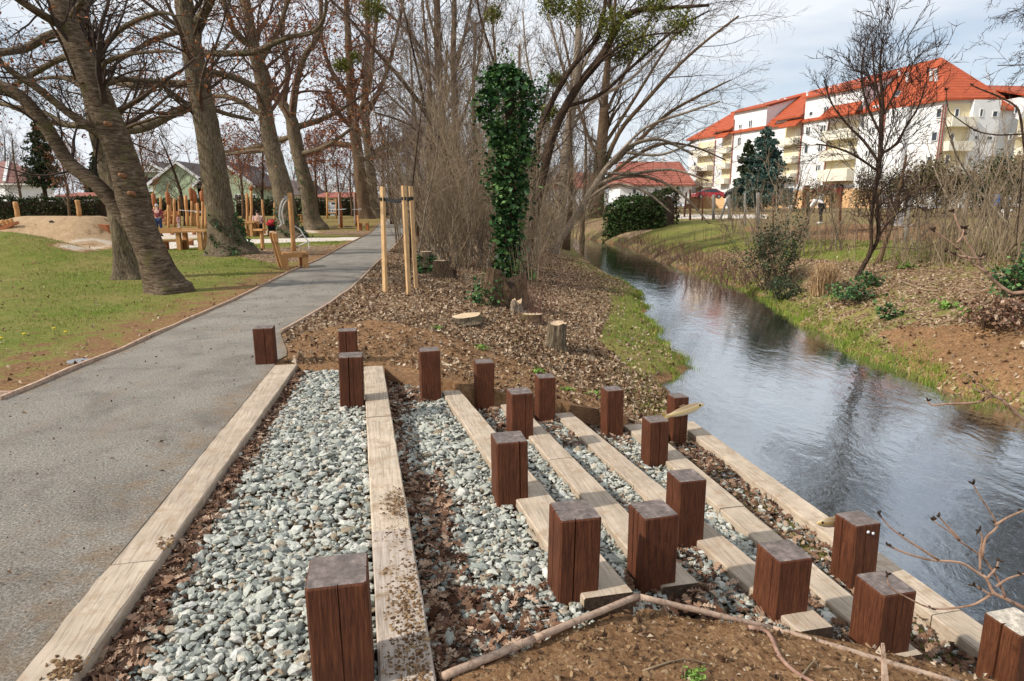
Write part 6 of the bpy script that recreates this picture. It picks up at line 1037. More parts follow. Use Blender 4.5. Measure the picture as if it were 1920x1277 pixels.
for px, yb, yt, lb in ((640, 427, 361, 'stout exercise post with white bar beside the notice board'), (669, 424, 362, 'exercise post with white crossbar beside the rusty trunk')):
    o, p, q, r = log('exercise_post', lb, 'post', px, yb, yt, 3.2, 'robinia_dark', -4, 'outdoor exercise posts'); b = MB(); b.bar(atY(px - 8, 393, p.y - .25) - p, atY(px + 9, 392, p.y - .25) - p, .05); b.build('crossbar', plain('white_bar', (.75, .76, .78), .4), o); b = MB(); b.bar(atY(px - 4, 420, p.y - .2) - p, atY(px - 5, 363, p.y - .2) - p, .11, .05); b.build('rail', plain('pale_rail', (.7, .7, .68), .5), o)
    if px < 650: b = MB(); b.box(atY(px - 16, 426, p.y - .4) - p, (.6, .3, .05)); b.box(atY(px + 14, 425, p.y - .4) - p, (.6, .3, .05)); b.build('foot_plate', plain('dark_plate', (.05, .05, .05), .5), o)
p = hit(680, 432); t = thing('wooden_bench', 'small far bench with one tall backrest post, beside the touching pair of trunks', 'bench', p, 0, 'park benches along the path'); s = p.y / 1226
b = MB(); b.box((3 * s, 0, 20 * s * .75), (17 * s, .4, .07)); b.build('seat', M['robinia'], t)
for x in (-4, 9): b = MB(); b.box((x * s, 0, 6 * s), (5 * s, .3, 14 * s)); b.build('leg', M['robinia_dark'], t)
b = MB(); b.bar((-6.5 * s, -.1, -.05), (-7 * s, -.15, 28 * s), .14, .1); b.build('back_post', M['robinia'], t)
# climbing frame
t = thing('rope_climber', 'climbing frame with white slanting rope net behind the stakes', 'climbing frame', hit(728, 404)); p = t.location
for x, y0, y1, dx in ((711, 399, 375, -3), (736, 406, 354, -1), (755, 405, 378, 0)): b = MB(); b.bar(atY(x, y0 + 2, p.y) - p, atY(x + dx, y1, p.y) - p, .16); b.build('post', M['robinia'], t)
b = MB()
for (x0, y0, x1, y1) in ((724, 386, 735, 394), (724, 392, 735, 400), (724, 398, 734, 404), (709, 380, 735, 379), (734, 362, 752, 362), (726, 380, 726, 404), (710, 391, 715, 391)): b.bar(atY(x0, y0, p.y) - p, atY(x1, y1, p.y) - p, .07)
b.build('rope_net', M['rope'], t); b = MB(); b.bar(atY(732, 348, p.y) - p, atY(732, 372, p.y) - p, .14); b.build('white_mast', plain('white_paint', (.8, .8, .8), .5), t)
# mound: log posts, palisade, orange ramp
for px, yb, yt, lb in ((31, 413, 379, 'left log post on top of the sandy mound'), (147, 409, 376, 'right log post on top of the sandy mound')): log('log_post', lb, 'post', px, yb, yt, 4, 'robinia', -2.5, 'log posts on the sandy mound', Y=27.6)
for i, (px, yt, hw) in enumerate(((20, 411, 3.2), (12, 413, 3.5), (3, 414, 3.8), (-7, 417, 4))):
    o, *_ = log('palisade_log', ['log stub nearest the left post of the sandy mound', 'second log stub left of the mound post', 'third log stub, cut by the left picture edge', 'outer log stub at the left picture edge'][i], 'log', px, 430, yt, hw, 'robinia', 0, 'log stubs on the sandy mound', Y=26.6)
def slab(name, px4, Y, d, mat, label, cat, dY=(0, 0, 0, 0)):
    P = [atY(x, y, Y + e) for (x, y), e in zip(px4, dY)]; p0 = P[0]; b = MB(); b.prism([p - p0 for p in P], (0, d, 0)); tag(b.build(name, M[mat], loc=p0), label, cat); return p0
slab('side_board', [(-30, 436), (30, 415), (34, 418), (-20, 444)], 26.4, .1, 'robinia_dark', 'sloping side board on the left of the sandy mound', 'board')
slab('side_board', [(148, 411), (168, 411), (170, 428), (160, 424)], 27.0, .15, 'robinia', 'stepped log wall right of the mound post', 'board'); slab('ramp', [(170, 420), (198, 422), (209, 443), (180, 432)], 27.0, .9, 'robinia_dark', 'orange wooden ramp on the right of the sandy mound', 'ramp')
b = MB(); b.tube([(0, 0, 0), (.09, .03, .01), (.2, 0, -.01)], [.03, .05, .02], 7); tag(b.build('dark_shoe', plain('dark_cloth', (.02, .02, .02)), smooth=True, loc=hit(92, 417) + Vector((0, 0, .03))), 'small dark shoe lying on the sandy mound', 'shoe')
b = MB(); b.lathe([(.11, -.01), (.11, .012), (.09, .018)], 20); tag(b.build('drain_cover', plain('grey_cover', (.25, .26, .27), .6), loc=hit(148, 678)), 'round grey cover in the bare soil by the path edge', 'cover')
NEED = None
for i, (px, py) in enumerate(((3, 640), (46, 632), (124, 628), (102, 621))):
    p = hit(px, py); t = thing('dandelion', ['yellow dandelion at the left picture edge', 'largest yellow dandelion on the lawn', 'small yellow dandelion closest to the path', 'faint yellow dandelion behind the largest'][i], 'flower', p, 0, 'dandelions on the lawn'); b = MB(); b.lathe([(.004, 0), (.022, .012), (.02, .02), (.004, .024)], 12, c=(0, 0, .03)); b.build('bloom', plain('dandelion_yellow', (.75, .55, .02), .7), t); b = MB(); b.tube([(0, 0, -.01), (0, 0, .03)], [.003, .003], 6); b.build('stalk', M['daylily'], t)
# ---------------------------------------------------------------- people
def skin(name, V, E, Rr, mat, parent, sub=2):
    me = bpy.data.meshes.new(name); me.from_pydata(V, E, []); me.materials.append(mat); o = bpy.data.objects.new(name, me); COL.objects.link(o); o.parent = parent
    m = o.modifiers.new('skin', 'SKIN'); me.update()
    if not me.skin_vertices: me.attributes.new  # layer is made with the modifier below
    bpy.context.view_layer.objects.active = o
    if not len(me.skin_vertices):
        import bmesh
        bm = bmesh.new(); bm.from_mesh(me); bm.verts.layers.skin.verify(); bm.to_mesh(me); bm.free()
    for i, r in enumerate(Rr):
        d = me.skin_vertices[0].data[i]; d.radius = (r, r) if not isinstance(r, tuple) else r; d.use_root = (i == 0)
    m.use_smooth_shade = True; s = o.modifiers.new('sub', 'SUBSURF'); s.levels = sub; s.render_levels = sub; return o
SKIN = plain('skin', (.55, .34, .25), .6)
def person(label, loc, rz, J, scale, shirt, trousers, hair, shoes, skirt=None, hand_fist=True, group='people', cat='person', sleeves=True):
    """J: joints in a 1.75 m frame: pelvis, chest, neck, head, and per side shoulder, elbow, wrist, hip, knee, ankle, toe"""
    t = thing('person', label, cat, loc, rz, group); t.scale = (scale,) * 3
    n = ['pelvis', 'waist', 'chest', 'neck', 'head', 'crown']; V = [J[k] for k in n]; Rr = [.13, .12, (.16, .12), .055, .085, .07]; E = [(0, 1), (1, 2), (2, 3), (3, 4), (4, 5)]
    fing = []
    for s in ('l', 'r'):
        b = len(V); V += [J['sh' + s], J['el' + s], J['wr' + s], J['ha' + s]]; Rr += [.06, .045, .032, .04]; E += [(2, b), (b, b + 1), (b + 1, b + 2), (b + 2, b + 3)]
        hw = Vector(J['ha' + s]); d = (hw - Vector(J['wr' + s])).normalized(); sd = d.cross(Vector((0, 1, .2))).normalized()
        for q, (o_, ln) in enumerate(((-.028, .055), (-.010, .07), (.010, .068), (.027, .05))): V.append(tuple(hw + sd * o_ + d * ln)); Rr.append(.009); E.append((b + 3, len(V) - 1))
        V.append(tuple(Vector(J['wr' + s]).lerp(hw, .4) + sd * -.06 + d * .03)); Rr.append(.01); E.append((b + 2, len(V) - 1))
        b = len(V); V += [J['hi' + s], J['kn' + s], J['an' + s], J['to' + s]]; Rr += [.09, .06, .045, .035]; E += [(0, b), (b, b + 1), (b + 1, b + 2), (b + 2, b + 3)]
    skin('body', V, E, Rr, SKIN, t)
    V = [J['pelvis'], J['waist'], J['chest'], tuple(Vector(J['chest']).lerp(Vector(J['neck']), .7))]; Rr = [.145, .135, (.178, .135), .075]; E = [(0, 1), (1, 2), (2, 3)]
    for s in ('l', 'r'):
        b = len(V); V += [J['sh' + s], J['el' + s], tuple(Vector(J['el' + s]).lerp(Vector(J['wr' + s]), .85 if sleeves else .1))]; Rr += [.075, .058, .046]; E += [(2, b), (b, b + 1), (b + 1, b + 2)]
    skin('shirt', V, E, Rr, shirt, t); V = [tuple(Vector(J['pelvis']).lerp(Vector(J['waist']), .2))]; Rr = [.148]; E = []
    for s in ('l', 'r'): b = len(V); V += [J['hi' + s], J['kn' + s], J['an' + s]]; Rr += [.102, .075, .058]; E += [(0, b), (b, b + 1), (b + 1, b + 2)]
    skin('trousers', V, E, Rr, trousers, t)
    h = Vector(J['head']); c = Vector(J['crown']); up = (c - h).normalized(); fw = Vector(J.get('face', (0, 1, 0))).normalized(); b = MB(); k = 12
    U = np.array(ICO); 
    VV_ = []; 
    for la_ in range(7):
        for lo_ in range(12):
            th = math.pi * .62 * la_ / 6; ph_ = 2 * math.pi * lo_ / 12; VV_.append((math.sin(th) * math.cos(ph_) * .098, math.sin(th) * math.sin(ph_) * .105, math.cos(th) * .10))
    q = up.to_track_quat('Z', 'Y').to_matrix(); off = h.lerp(c, .55) - fw * .022
    b.add([tuple(q @ Vector(v) + off) for v in VV_], [(i * 12 + j, i * 12 + (j + 1) % 12, (i + 1) * 12 + (j + 1) % 12, (i + 1) * 12 + j) for i in range(6) for j in range(12)]); b.build('hair', hair, t, smooth=True)
    sd = up.cross(fw).normalized()
    for s in (-1, 1):
        b = MB(); b.lathe([(.012, -.006), (.011, .004)], 8, c=h + fw * .078 + sd * s * .032 + up * .02); b.build('eye', plain('eye_dark', (.02, .015, .01), .3), t)
        b = MB(); b.box(h + sd * s * .088 + up * .01, (.02, .035, .055)); b.build('ear', SKIN, t, smooth=True)
    b = MB(); b.box(h + fw * .09 - up * .01, (.022, .03, .04)); b.build('nose', SKIN, t, smooth=True); b = MB(); b.box(h + fw * .08 - up * .045, (.045, .012, .012)); b.build('mouth', plain('lip', (.35, .12, .1), .5), t)
    for s in ('l', 'r'): a = Vector(J['an' + s]); to = Vector(J['to' + s]); b = MB(); b.tube([a - (to - a) * .35 + Vector((0, 0, -.01)), a + (to - a) * .3, to], [.048, .055, .038], 8); b.build('shoe', shoes, t, smooth=True)
    return t
def stand(wide=.09, arm=(.1, .0, 0), step=.0):
    J = dict(pelvis=(0, 0, .95), waist=(0, 0, 1.08), chest=(0, .0, 1.30), neck=(0, .0, 1.47), head=(0, .02, 1.59), crown=(0, .015, 1.68))
    for s, x in (('l', -1), ('r', 1)):
        J['sh' + s] = (x * .19, 0, 1.40); J['el' + s] = (x * .25, -.03, 1.12); J['wr' + s] = (x * .24, .08, .90); J['ha' + s] = (x * .235, .10, .83); J['hi' + s] = (x * .09, 0, .90); J['kn' + s] = (x * wide, .03 + x * step, .48); J['an' + s] = (x * wide * 1.05, -.02 - x * step, .075); J['to' + s] = (x * wide * 1.2, .14 - x * step, .035)
    return J
def plaid():
    m, nt, b = mk('red_plaid'); v = coords(nt, rnd=False); w1 = nt.nodes.new('ShaderNodeTexWave'); w1.inputs['Scale'].default_value = 9; w1.bands_direction = 'Z'; w2 = nt.nodes.new('ShaderNodeTexWave'); w2.inputs['Scale'].default_value = 9
    nt.links.new(v, w1.inputs[0]); nt.links.new(v, w2.inputs[0]); c = ramp(nt, [(.3, (.30, .02, .03)), (.7, (.06, .015, .03))], mathn(nt, 'MULTIPLY', mathn(nt, 'ADD', w1.outputs[1], w2.outputs[1]), .5)).outputs[0]; nt.links.new(c, b.inputs['Base Color']); return m
JN = plain('blue_jeans', (.02, .04, .10), .9); BK = plain('black_cloth', (.012, .012, .014), .9); WHT = plain('white_cloth', (.85, .84, .80), .9); GREY = plain('grey_hair', (.45, .43, .42), .9); DKH = plain('dark_hair', (.02, .014, .01), .8); SHB = plain('dark_shoe_leather', (.02, .02, .03), .6)
person('man in a red plaid shirt and jeans seen from behind at the play frame', hit(300, 443), .1, stand(step=.03), 1.03, plaid(), JN, GREY, SHB)
Jb = stand(.10); Jb.update(pelvis=(0, -.02, .92), waist=(-.02, .08, 1.03), chest=(-.05, .30, 1.16), neck=(-.06, .45, 1.16), head=(-.06, .56, 1.10), crown=(-.06, .64, 1.07), face=(0, .5, -.85), shl=(-.24, .33, 1.12), shr=(.14, .33, 1.16), ell=(-.26, .48, .86), elr=(.12, .46, .86), wrl=(-.20, .58, .66), wrr=(.05, .58, .68), hal=(-.19, .61, .60), har=(.03, .61, .62))
person('bending person in white shirt and black trousers working in the garden', hit(1538, 420), math.radians(55), Jb, 1.12, WHT, BK, DKH, WHT, sleeves=False)
Js = stand(); Js.update(pelvis=(0, 0, .50), waist=(0, .03, .63), chest=(0, .10, .84), neck=(0, .16, .99), head=(0, .20, 1.11), crown=(0, .20, 1.20), shl=(-.19, .12, .93), shr=(.19, .12, .93), ell=(-.23, .20, .68), elr=(.23, .20, .68), wrl=(-.15, .38, .62), wrr=(.15, .38, .62), hal=(-.13, .44, .62), har=(.13, .44, .62), hil=(-.1, .03, .48), hir=(.1, .03, .48), knl=(-.12, .42, .48), knr=(.12, .42, .48), anl=(-.12, .42, .09), anr=(.12, .42, .09), tol=(-.13, .56, .04), tor=(.13, .56, .04))
person('seated person in a pale pink jacket at the second picnic table', hit(486, 442), math.radians(20), Js, 1.15, plain('pink_cloth', (.72, .52, .46), .9), BK, DKH, WHT)
Jc = stand(); pf = hit(294, 426); tq = person('child with dark hair in a black and white top on the play frame', atY(293, 399, pf.y + .6), 2.2, Jc, .58, plain('dark_top', (.06, .06, .08), .9), plain('teal_cloth', (.1, .22, .25), .9), DKH, SHB)
b = MB(); p0 = atY(293, 399, pf.y + .6); b.box((0, 0, -.04), (.9, .6, .08)); tag(b.build('play_platform', M['robinia_dark'], loc=p0), 'small plank platform the dark-haired child stands on', 'platform'); 
person('small child in pink beside the climbing wall', hit(336, 427), 1.2, stand(), .52, plain('pink_top', (.75, .4, .45), .9), plain('pale_pink_cloth', (.78, .6, .6), .9), DKH, WHT)
# stroller
p = hit(512, 442); t = thing('stroller', 'black stroller with a red hood beside the seated person', 'stroller', p, .3); s = 1.0
b = MB(); b.lathe([(.0, 0), (.30, .02), (.34, .12), (.28, .26), (.12, .36), (.0, .38)], 14, c=(0, 0, .55)); b.build('hood', plain('red_fabric', (.42, .015, .02), .8), t, smooth=True)
b = MB(); b.box((0, 0, .42), (.42, .75, .28), taper=1.15); b.build('seat', BK, t)
for x in (-.24, .24):
    for y in (-.36, .36): b = MB(); b.lathe([(.13, -.02), (.15, 0), (.13, .02)], 14); o = b.build('wheel', BK, t, loc=(x, y, .15)); o.rotation_euler = (0, math.pi / 2, 0)
b = MB()
for x in (-.22, .22): b.bar((x, .36, .15), (x, -.5, .95), .03); b.bar((x, -.36, .15), (x, .3, .5), .03)
b.bar((-.22, -.5, .95), (.22, -.5, .95), .035); b.build('frame', plain('dark_metal', (.05, .05, .055), .4), t)
# ---------------------------------------------------------------- houses
M['white_wall'] = noise_mat('white_render', [(.3, (.72, .72, .71)), (.7, (.82, .82, .81))], 1.2, bump=.1, bscale=60); M['cream'] = noise_mat('cream_render', [(.3, (.72, .67, .54)), (.7, (.79, .74, .62))], 1.2, bump=0); M['yellow'] = noise_mat('yellow_render', [(.3, (.64, .54, .34)), (.7, (.71, .62, .42))], 1.2, bump=0); M['peach'] = noise_mat('peach_render', [(.3, (.62, .36, .17)), (.7, (.72, .47, .26))], 1, bump=0)
M['green_wall'] = noise_mat('green_render', [(.3, (.38, .46, .29)), (.7, (.47, .55, .37))], 1.2, bump=0); M['trim'] = plain('white_trim', (.82, .82, .80), .6); M['brown_frame'] = plain('brown_window_frame', (.17, .05, .025), .6)
def roof_mat(name, a, b_, c, sc=.9):
    m, nt, b = mk(name); v = coords(nt, rnd=False); w = nt.nodes.new('ShaderNodeTexWave'); w.bands_direction = 'Z'; w.inputs['Scale'].default_value = sc; w.inputs['Distortion'].default_value = .4; nt.links.new(v, w.inputs[0]); n = noise(nt, v, 1.3, 6, .7); f = noise(nt, v, 9, 4, .7)
    cc = ramp(nt, [(.3, a), (.55, b_), (.8, c)], mathn(nt, 'ADD', mathn(nt, 'MULTIPLY', n, .6), mathn(nt, 'MULTIPLY', f, .4))).outputs[0]; cc = mixc(nt, .55, cc, ramp(nt, [(0, (.38, .32, .32)), (.5, (1, 1, 1))], w.outputs[1]).outputs[0], 'MULTIPLY')
    nt.links.new(cc, b.inputs['Base Color']); b.inputs['Roughness'].default_value = .75; return m
M['tile_red'] = roof_mat('red_roof_tile', (.30, .044, .011), (.44, .078, .019), (.54, .125, .034)); M['tile_rust'] = roof_mat('rust_roof_tile', (.25, .07, .045), (.36, .11, .07), (.44, .17, .11)); M['tile_dark'] = roof_mat('dark_roof_tile', (.07, .05, .045), (.12, .085, .075), (.18, .12, .10)); M['tile_maroon'] = roof_mat('maroon_roof_tile', (.16, .06, .05), (.24, .10, .08), (.30, .14, .11))
def glass():
    m, nt, b = mk('window_glass'); b.inputs['Base Color'].default_value = (.035, .045, .055, 1); b.inputs['Roughness'].default_value = .12; b.inputs['Specular IOR Level'].default_value = .6; return m
M['glass'] = glass()
class Face:
    """a vertical wall plane: s runs along it, out is the distance in front of it"""
    def __init__(s, o, u): s.o = Vector(o); s.u = Vector(u).normalized(); s.n = Vector((s.u.y, -s.u.x, 0)); s.n = s.n if s.n.dot(-s.o) > 0 else -s.n
    def p(s, a, out, z): q = s.o + s.u * a + s.n * out; return Vector((q.x, q.y, z))
    def s_of(s, px, out=0):
        k = (px - CX) / F / (CT - (HOR - CY) / F * ST); o = s.o + s.n * out; return (o.x - k * o.y) / (k * s.u.y - s.u.x)
    def z_of(s, px, py, out=0): a = s.s_of(px, out); return atY(px, py, s.p(a, out, 0).y).z
    def block(s, b, a0, a1, o0, o1, z0, z1): b.prism([s.p(a0, o0, z0), s.p(a1, o0, z0), s.p(a1, o1, z0), s.p(a0, o1, z0)], (0, 0, z1 - z0)); return b
def window(fc, par, x0, x1, y0, y1, base, frame='trim', out=0, mull=True):
    a0, a1 = sorted((fc.s_of(x0, out), fc.s_of(x1, out))); zm = (x0 + x1) / 2; z1, z0 = fc.z_of(zm, y0, out), fc.z_of(zm, y1, out); w = .065; x0 -= .1 * (x1 - x0); x1 += .1 * (x1 - x0); y0 -= .06 * (y1 - y0); b = MB(); bp = Vector(base)
    def bl(p, q, o0, o1, r, t): c = MB(); fc.block(c, p, q, o0, o1, r, t); b.add(np.concatenate(c.v) - np.array(bp, np.float32), [tuple(f) for f in np.concatenate(list(c.f[(4, 0)]))])
    bl(a0, a1, out, out + .06, z1 - w, z1); bl(a0, a1, out, out + .08, z0, z0 + w); bl(a0, a0 + w, out, out + .06, z0 + w, z1 - w); bl(a1 - w, a1, out, out + .06, z0 + w, z1 - w)
    if mull and a1 - a0 > .7: bl((a0 + a1) / 2 - .05, (a0 + a1) / 2 + .05, out, out + .055, z0 + w, z1 - w)
    f = b.build('window', M[frame], par); c = MB(); fc.block(c, a0 + w, a1 - w, out + .002, out + .025, z0 + w, z1 - w); c.v = [v - np.array(bp, np.float32) for v in c.v]; c.build('pane', M['glass'], f); return f
def part(name, mat, par, b, base):
    b.v = [v - np.array(base, np.float32) for v in b.v]; return b.build(name, M[mat], par)
# --- apartment block with red roof
k_ = (1745 - CX) / F / (CT - (HOR - CY) / F * ST); C0 = Vector((69 * k_, 69, 0)); LF_ = Face(C0, (-15, 40, 0)); RF = Face(C0, (1, .10, 0)); zb = 1.3; base = (C0.x, C0.y, zb)
apt = thing('apartment_block', 'long white apartment block with orange-red hipped roof and cream balconies', 'apartment block', base)
def wall(fc, a0, a1, o0, o1, z0, z1, mat='white_wall', name='wall'): return part(name, mat, apt, fc.block(MB(), a0, a1, o0, o1, z0, z1), base)
wall(LF_, .02, 43, -11, 0, zb, 12.3)
wall(LF_, 9.8, 18.6, -5, .06, 3.8, 15.2); wall(LF_, 25.5, 32.3, -5, .06, 3.8, 15.2); wall(LF_, 18.6, 23.6, -4, .03, 3.8, 13.2); wall(LF_, 32.3, 36.5, -4, .03, 3.8, 13.0)
wall(LF_, 6.0, 43, 0, .10, zb, 3.7, 'peach', 'ground_floor'); wall(LF_, 3.5, 5.6, -1, .8, zb, 12.1)
wall(RF, .0, 5.9, -11, 0, zb, 12.45); wall(RF, 2.9, 5.9, 0, .5, zb, 12.3); wall(RF, 5.9, 24, -12, -1.2, zb, 11.6)
def roof(pts, mat='tile_red', name='roof', th=.18):
    b = MB(); P = [Vector(p) for p in pts]; b.prism([p - Vector((0, 0, th)) for p in P], (0, 0, th)); return part(name, mat, apt, b, base)
Ap = LF_.p(5.5, -6, 17.9); Rl = LF_.p(39, -6, 16.8); E0 = LF_.p(-.3, .45, 12.35) + RF.n * .0; E1 = LF_.p(43.4, .45, 12.35); Er = RF.p(6.2, .5, 12.6); El = LF_.p(43.4, -11.5, 12.35); Eb = RF.p(6.2, -11.5, 12.6)
roof([E0, E1, Rl, Ap]); roof([Er, E0, Ap]); roof([E1, El, Rl]); roof([El, Eb, Ap, Rl]); roof([Eb, Er, Ap])
for a0, a1, z0, up in ((9.5, 18.9, 15.25, 17.35), (25.2, 32.6, 15.25, 16.95)): roof([LF_.p(a0, .5, z0), LF_.p(a1, .5, z0), LF_.p(a1, -5.9, up), LF_.p(a0, -5.9, up)], name='dormer_roof'); b_ck = MB(); [b_ck.prism([LF_.p(aa, 0, z0 - .2), LF_.p(aa, -5.8, z0 - .2), LF_.p(aa, -5.8, up - .2)], LF_.u * .2) for aa in (a0 + .35, a1 - .55)]; part('cheek', 'white_wall', apt, b_ck, base)
roof([LF_.p(18.6, .7, 13.1), LF_.p(23.9, .7, 13.1), LF_.p(23.9, -4.5, 16.2), LF_.p(18.6, -4.5, 16.2)], name='dormer_roof'); roof([LF_.p(32.3, .7, 12.9), LF_.p(36.8, .7, 12.9), LF_.p(36.8, -4, 15.6), LF_.p(32.3, -4, 15.6)], name='dormer_roof')
roof([LF_.p(9.4, 1.7, 12.2), LF_.p(14.8, 1.7, 12.2), LF_.p(14.4, .0, 13.7), LF_.p(10.0, .0, 13.7)], name='balcony_roof'); roof([LF_.p(18.5, 1.5, 11.9), LF_.p(21.6, 1.5, 11.9), LF_.p(21.4, 0, 12.9), LF_.p(18.7, 0, 12.9)], name='balcony_roof'); roof([LF_.p(32.4, 1.4, 11.8), LF_.p(34.8, 1.4, 11.8), LF_.p(34.6, 0, 12.8), LF_.p(32.5, 0, 12.8)], name='balcony_roof')
roof([RF.p(5.9, -.7, 11.65), RF.p(24, -.7, 11.65), RF.p(24, -6.5, 15), RF.p(5.9, -6.5, 15)]); roof([RF.p(8.6, .4, 12.9), RF.p(24, .4, 12.9), RF.p(24, -6.4, 14.9), RF.p(8.6, -6.4, 14.9)], name='dormer_roof'); wall(RF, 8.9, 24, -4, .0, zb, 12.8)
# balconies: yellow back wall, cream parapet
def balc(fc, x0, x1, rows, out=1.15, top=None, bot=None, o0=0):
    a0, a1 = sorted((fc.s_of(x0), fc.s_of(x1))); xm = (x0 + x1) / 2
    if top: part('balcony_wall', 'yellow', apt, fc.block(MB(), a0 + .05, a1 - .05, o0, o0 + .09, fc.z_of(xm, bot), fc.z_of(xm, top)), base)
    for yt, yb in rows: part('balcony', 'cream', apt, fc.block(MB(), a0, a1, o0 + .09, o0 + out, fc.z_of(xm, yb), fc.z_of(xm, yt)), base)
balc(LF_, 1541, 1596, [(243, 262), (281, 301), (318, 340)], 1.25, 228, 345); balc(LF_, 1461, 1490, [(260, 273), (294, 307), (326, 338)], 1.2, 236, 340); balc(LF_, 1303, 1333, [(281, 294), (311, 321), (343, 352)], 1.2, 266, 360); balc(LF_, 1349, 1366, [(277, 288), (307, 317), (335, 345)], 1.1, 258, 345)
balc(RF, 1751, 1796, [(221, 239), (266, 284), (312, 330)], 1.0, 193, 345); balc(RF, 1884, 1960, [(241, 258), (278, 292), (312, 326)], 1.1, 222, 330)
for q in [(1375, 1381, 233, 242), (1393, 1399.5, 225, 239), (1375, 1381, 258, 272), (1375, 1381, 290, 300), (1502, 1508.6, 209, 217.5), (1528, 1537, 199, 212), (1498.5, 1507, 237.5, 253), (1526, 1534.5, 234, 248.5), (1499, 1506, 273, 288), (1524, 1533, 271, 285), (1523, 1531.5, 309, 321), (1458, 1466, 231, 239), (1480, 1488, 241, 258), (1478, 1487, 276, 293), (1479, 1487, 310, 325), (1360, 1365, 262, 275), (1360, 1365, 291, 305), (1319, 1330, 269, 281), (1319, 1330, 299, 311), (1296.5, 1300.5, 274, 282), (1296.5, 1300.5, 304, 312), (1561, 1566, 269, 281), (1574, 1585.5, 268, 281), (1559, 1564.5, 305.5, 318), (1573, 1584, 304, 318), (1555, 1564, 344, 353), (1617, 1627, 197.5, 211), (1661, 1671, 209, 224), (1733.5, 1743.5, 203, 221), (1730, 1741, 247, 265), (1727, 1738, 293, 308), (1614, 1624, 239, 250), (1612, 1622, 282, 294), (1658, 1668, 252, 268), (1655, 1665, 296, 310), (1557, 1563, 234, 243), (1575, 1585, 232, 243)]: window(LF_, apt, *q, base, out=.10 if q[3] > 340 else .06)
for q in [(1811.5, 1818, 204, 219), (1835, 1845, 208, 220), (1808, 1814.5, 254, 262), (1831, 1842, 255, 263.5), (1803, 1810, 296, 305), (1828, 1838, 298, 307)]: window(RF, apt, *q, base, out=.5)
for q in [(1766, 1774.5, 203.5, 221), (1763.6, 1771.5, 248, 266), (1759.6, 1768, 290, 310), (1903, 1912, 228, 241), (1900, 1908, 264, 278), (1874, 1881, 199, 213), (1871, 1878, 250, 262), (1868, 1875, 295, 306)]: window(RF, apt, *q, base, out=.1)
def pane_on_roof(x0, y0, x1, y1, Yd, w):
    P = [atY(x0, y0, Yd + .9), atY(x0 + w, y0, Yd + .9), atY(x1 + w, y1, Yd), atY(x1, y1, Yd)]; b = MB(); b.prism(P, (0, -.05, .05)); f = part('skylight', 'trim', apt, b, base); 
    c = sum(P, Vector()) / 4; b = MB(); b.prism([c + (p - c) * .72 + Vector((0, -.07, .07)) for p in P], (0, -.01, .01)); q = part('pane', 'glass', f, b, base)
pane_on_roof(1746, 164, 1756, 177, RF.p(1, -2.6, 0).y, 9); pane_on_roof(1782, 164, 1795, 177, RF.p(3, -2.6, 0).y, 9); pane_on_roof(1682, 171, 1675, 182, LF_.p(4.0, -2.2, 0).y, 8)
for px, y0, y1, s_, o_ in ((1686, 134, 150, 9, -6), (1701, 139, 152, 7, -4), (1746, 132, 146, 2.5, -5), (1755, 132, 147, 2, -5), (1612, 152, 163, 15, -6), (1628, 150, 163, 13, -6), (1558, 165, 172, 19, -6), (1572, 161, 171, 17, -6), (1514, 174, 183, 22.5, -6), (1473, 186, 199, 27, -6), (1460, 188, 199, 28.5, -6), (1423, 196, 206, 33, -6), (1430, 195, 204, 32, -6)):
    Yc = LF_.p(s_, o_, 0).y; b = MB(); p0 = atY(px, y1 + 6, Yc); p1 = atY(px, y0, Yc); b.tube([p0, p1], [.16, .16], 8); b.tube([p1, p1 + Vector((0, 0, .12))], [.24, .24], 8); part('chimney_pipe', 'trim', apt, b, base)
for fc, px, y0, y1 in ((LF_, 1744.5, 196, 345), (LF_, 1640, 200, 345), (LF_, 1539, 228, 345), (LF_, 1491, 196, 345), (LF_, 1366, 224, 345), (LF_, 1334, 262, 350), (RF, 1749, 196, 345)):
    a = fc.s_of(px, .15); b = MB(); fc.block(b, a - .05, a + .05, .11, .21, fc.z_of(px, y1, .15), fc.z_of(px, y0, .15)); part('downpipe', 'tile_rust', apt, b, base)
for x0, x1, y0, y1, mt in ((1534, 1544, 346, 362, 'trim'), (1478, 1488, 350, 366, 'trim'), (1360, 1367, 352, 372, 'trim'), (1505, 1516, 348, 366, 'brown_frame')):
    a0, a1 = sorted((LF_.s_of(x0), LF_.s_of(x1))); part('garage_door', mt, apt, LF_.block(MB(), a0, a1, .1, .16, zb, LF_.z_of(x0, y0)), base)
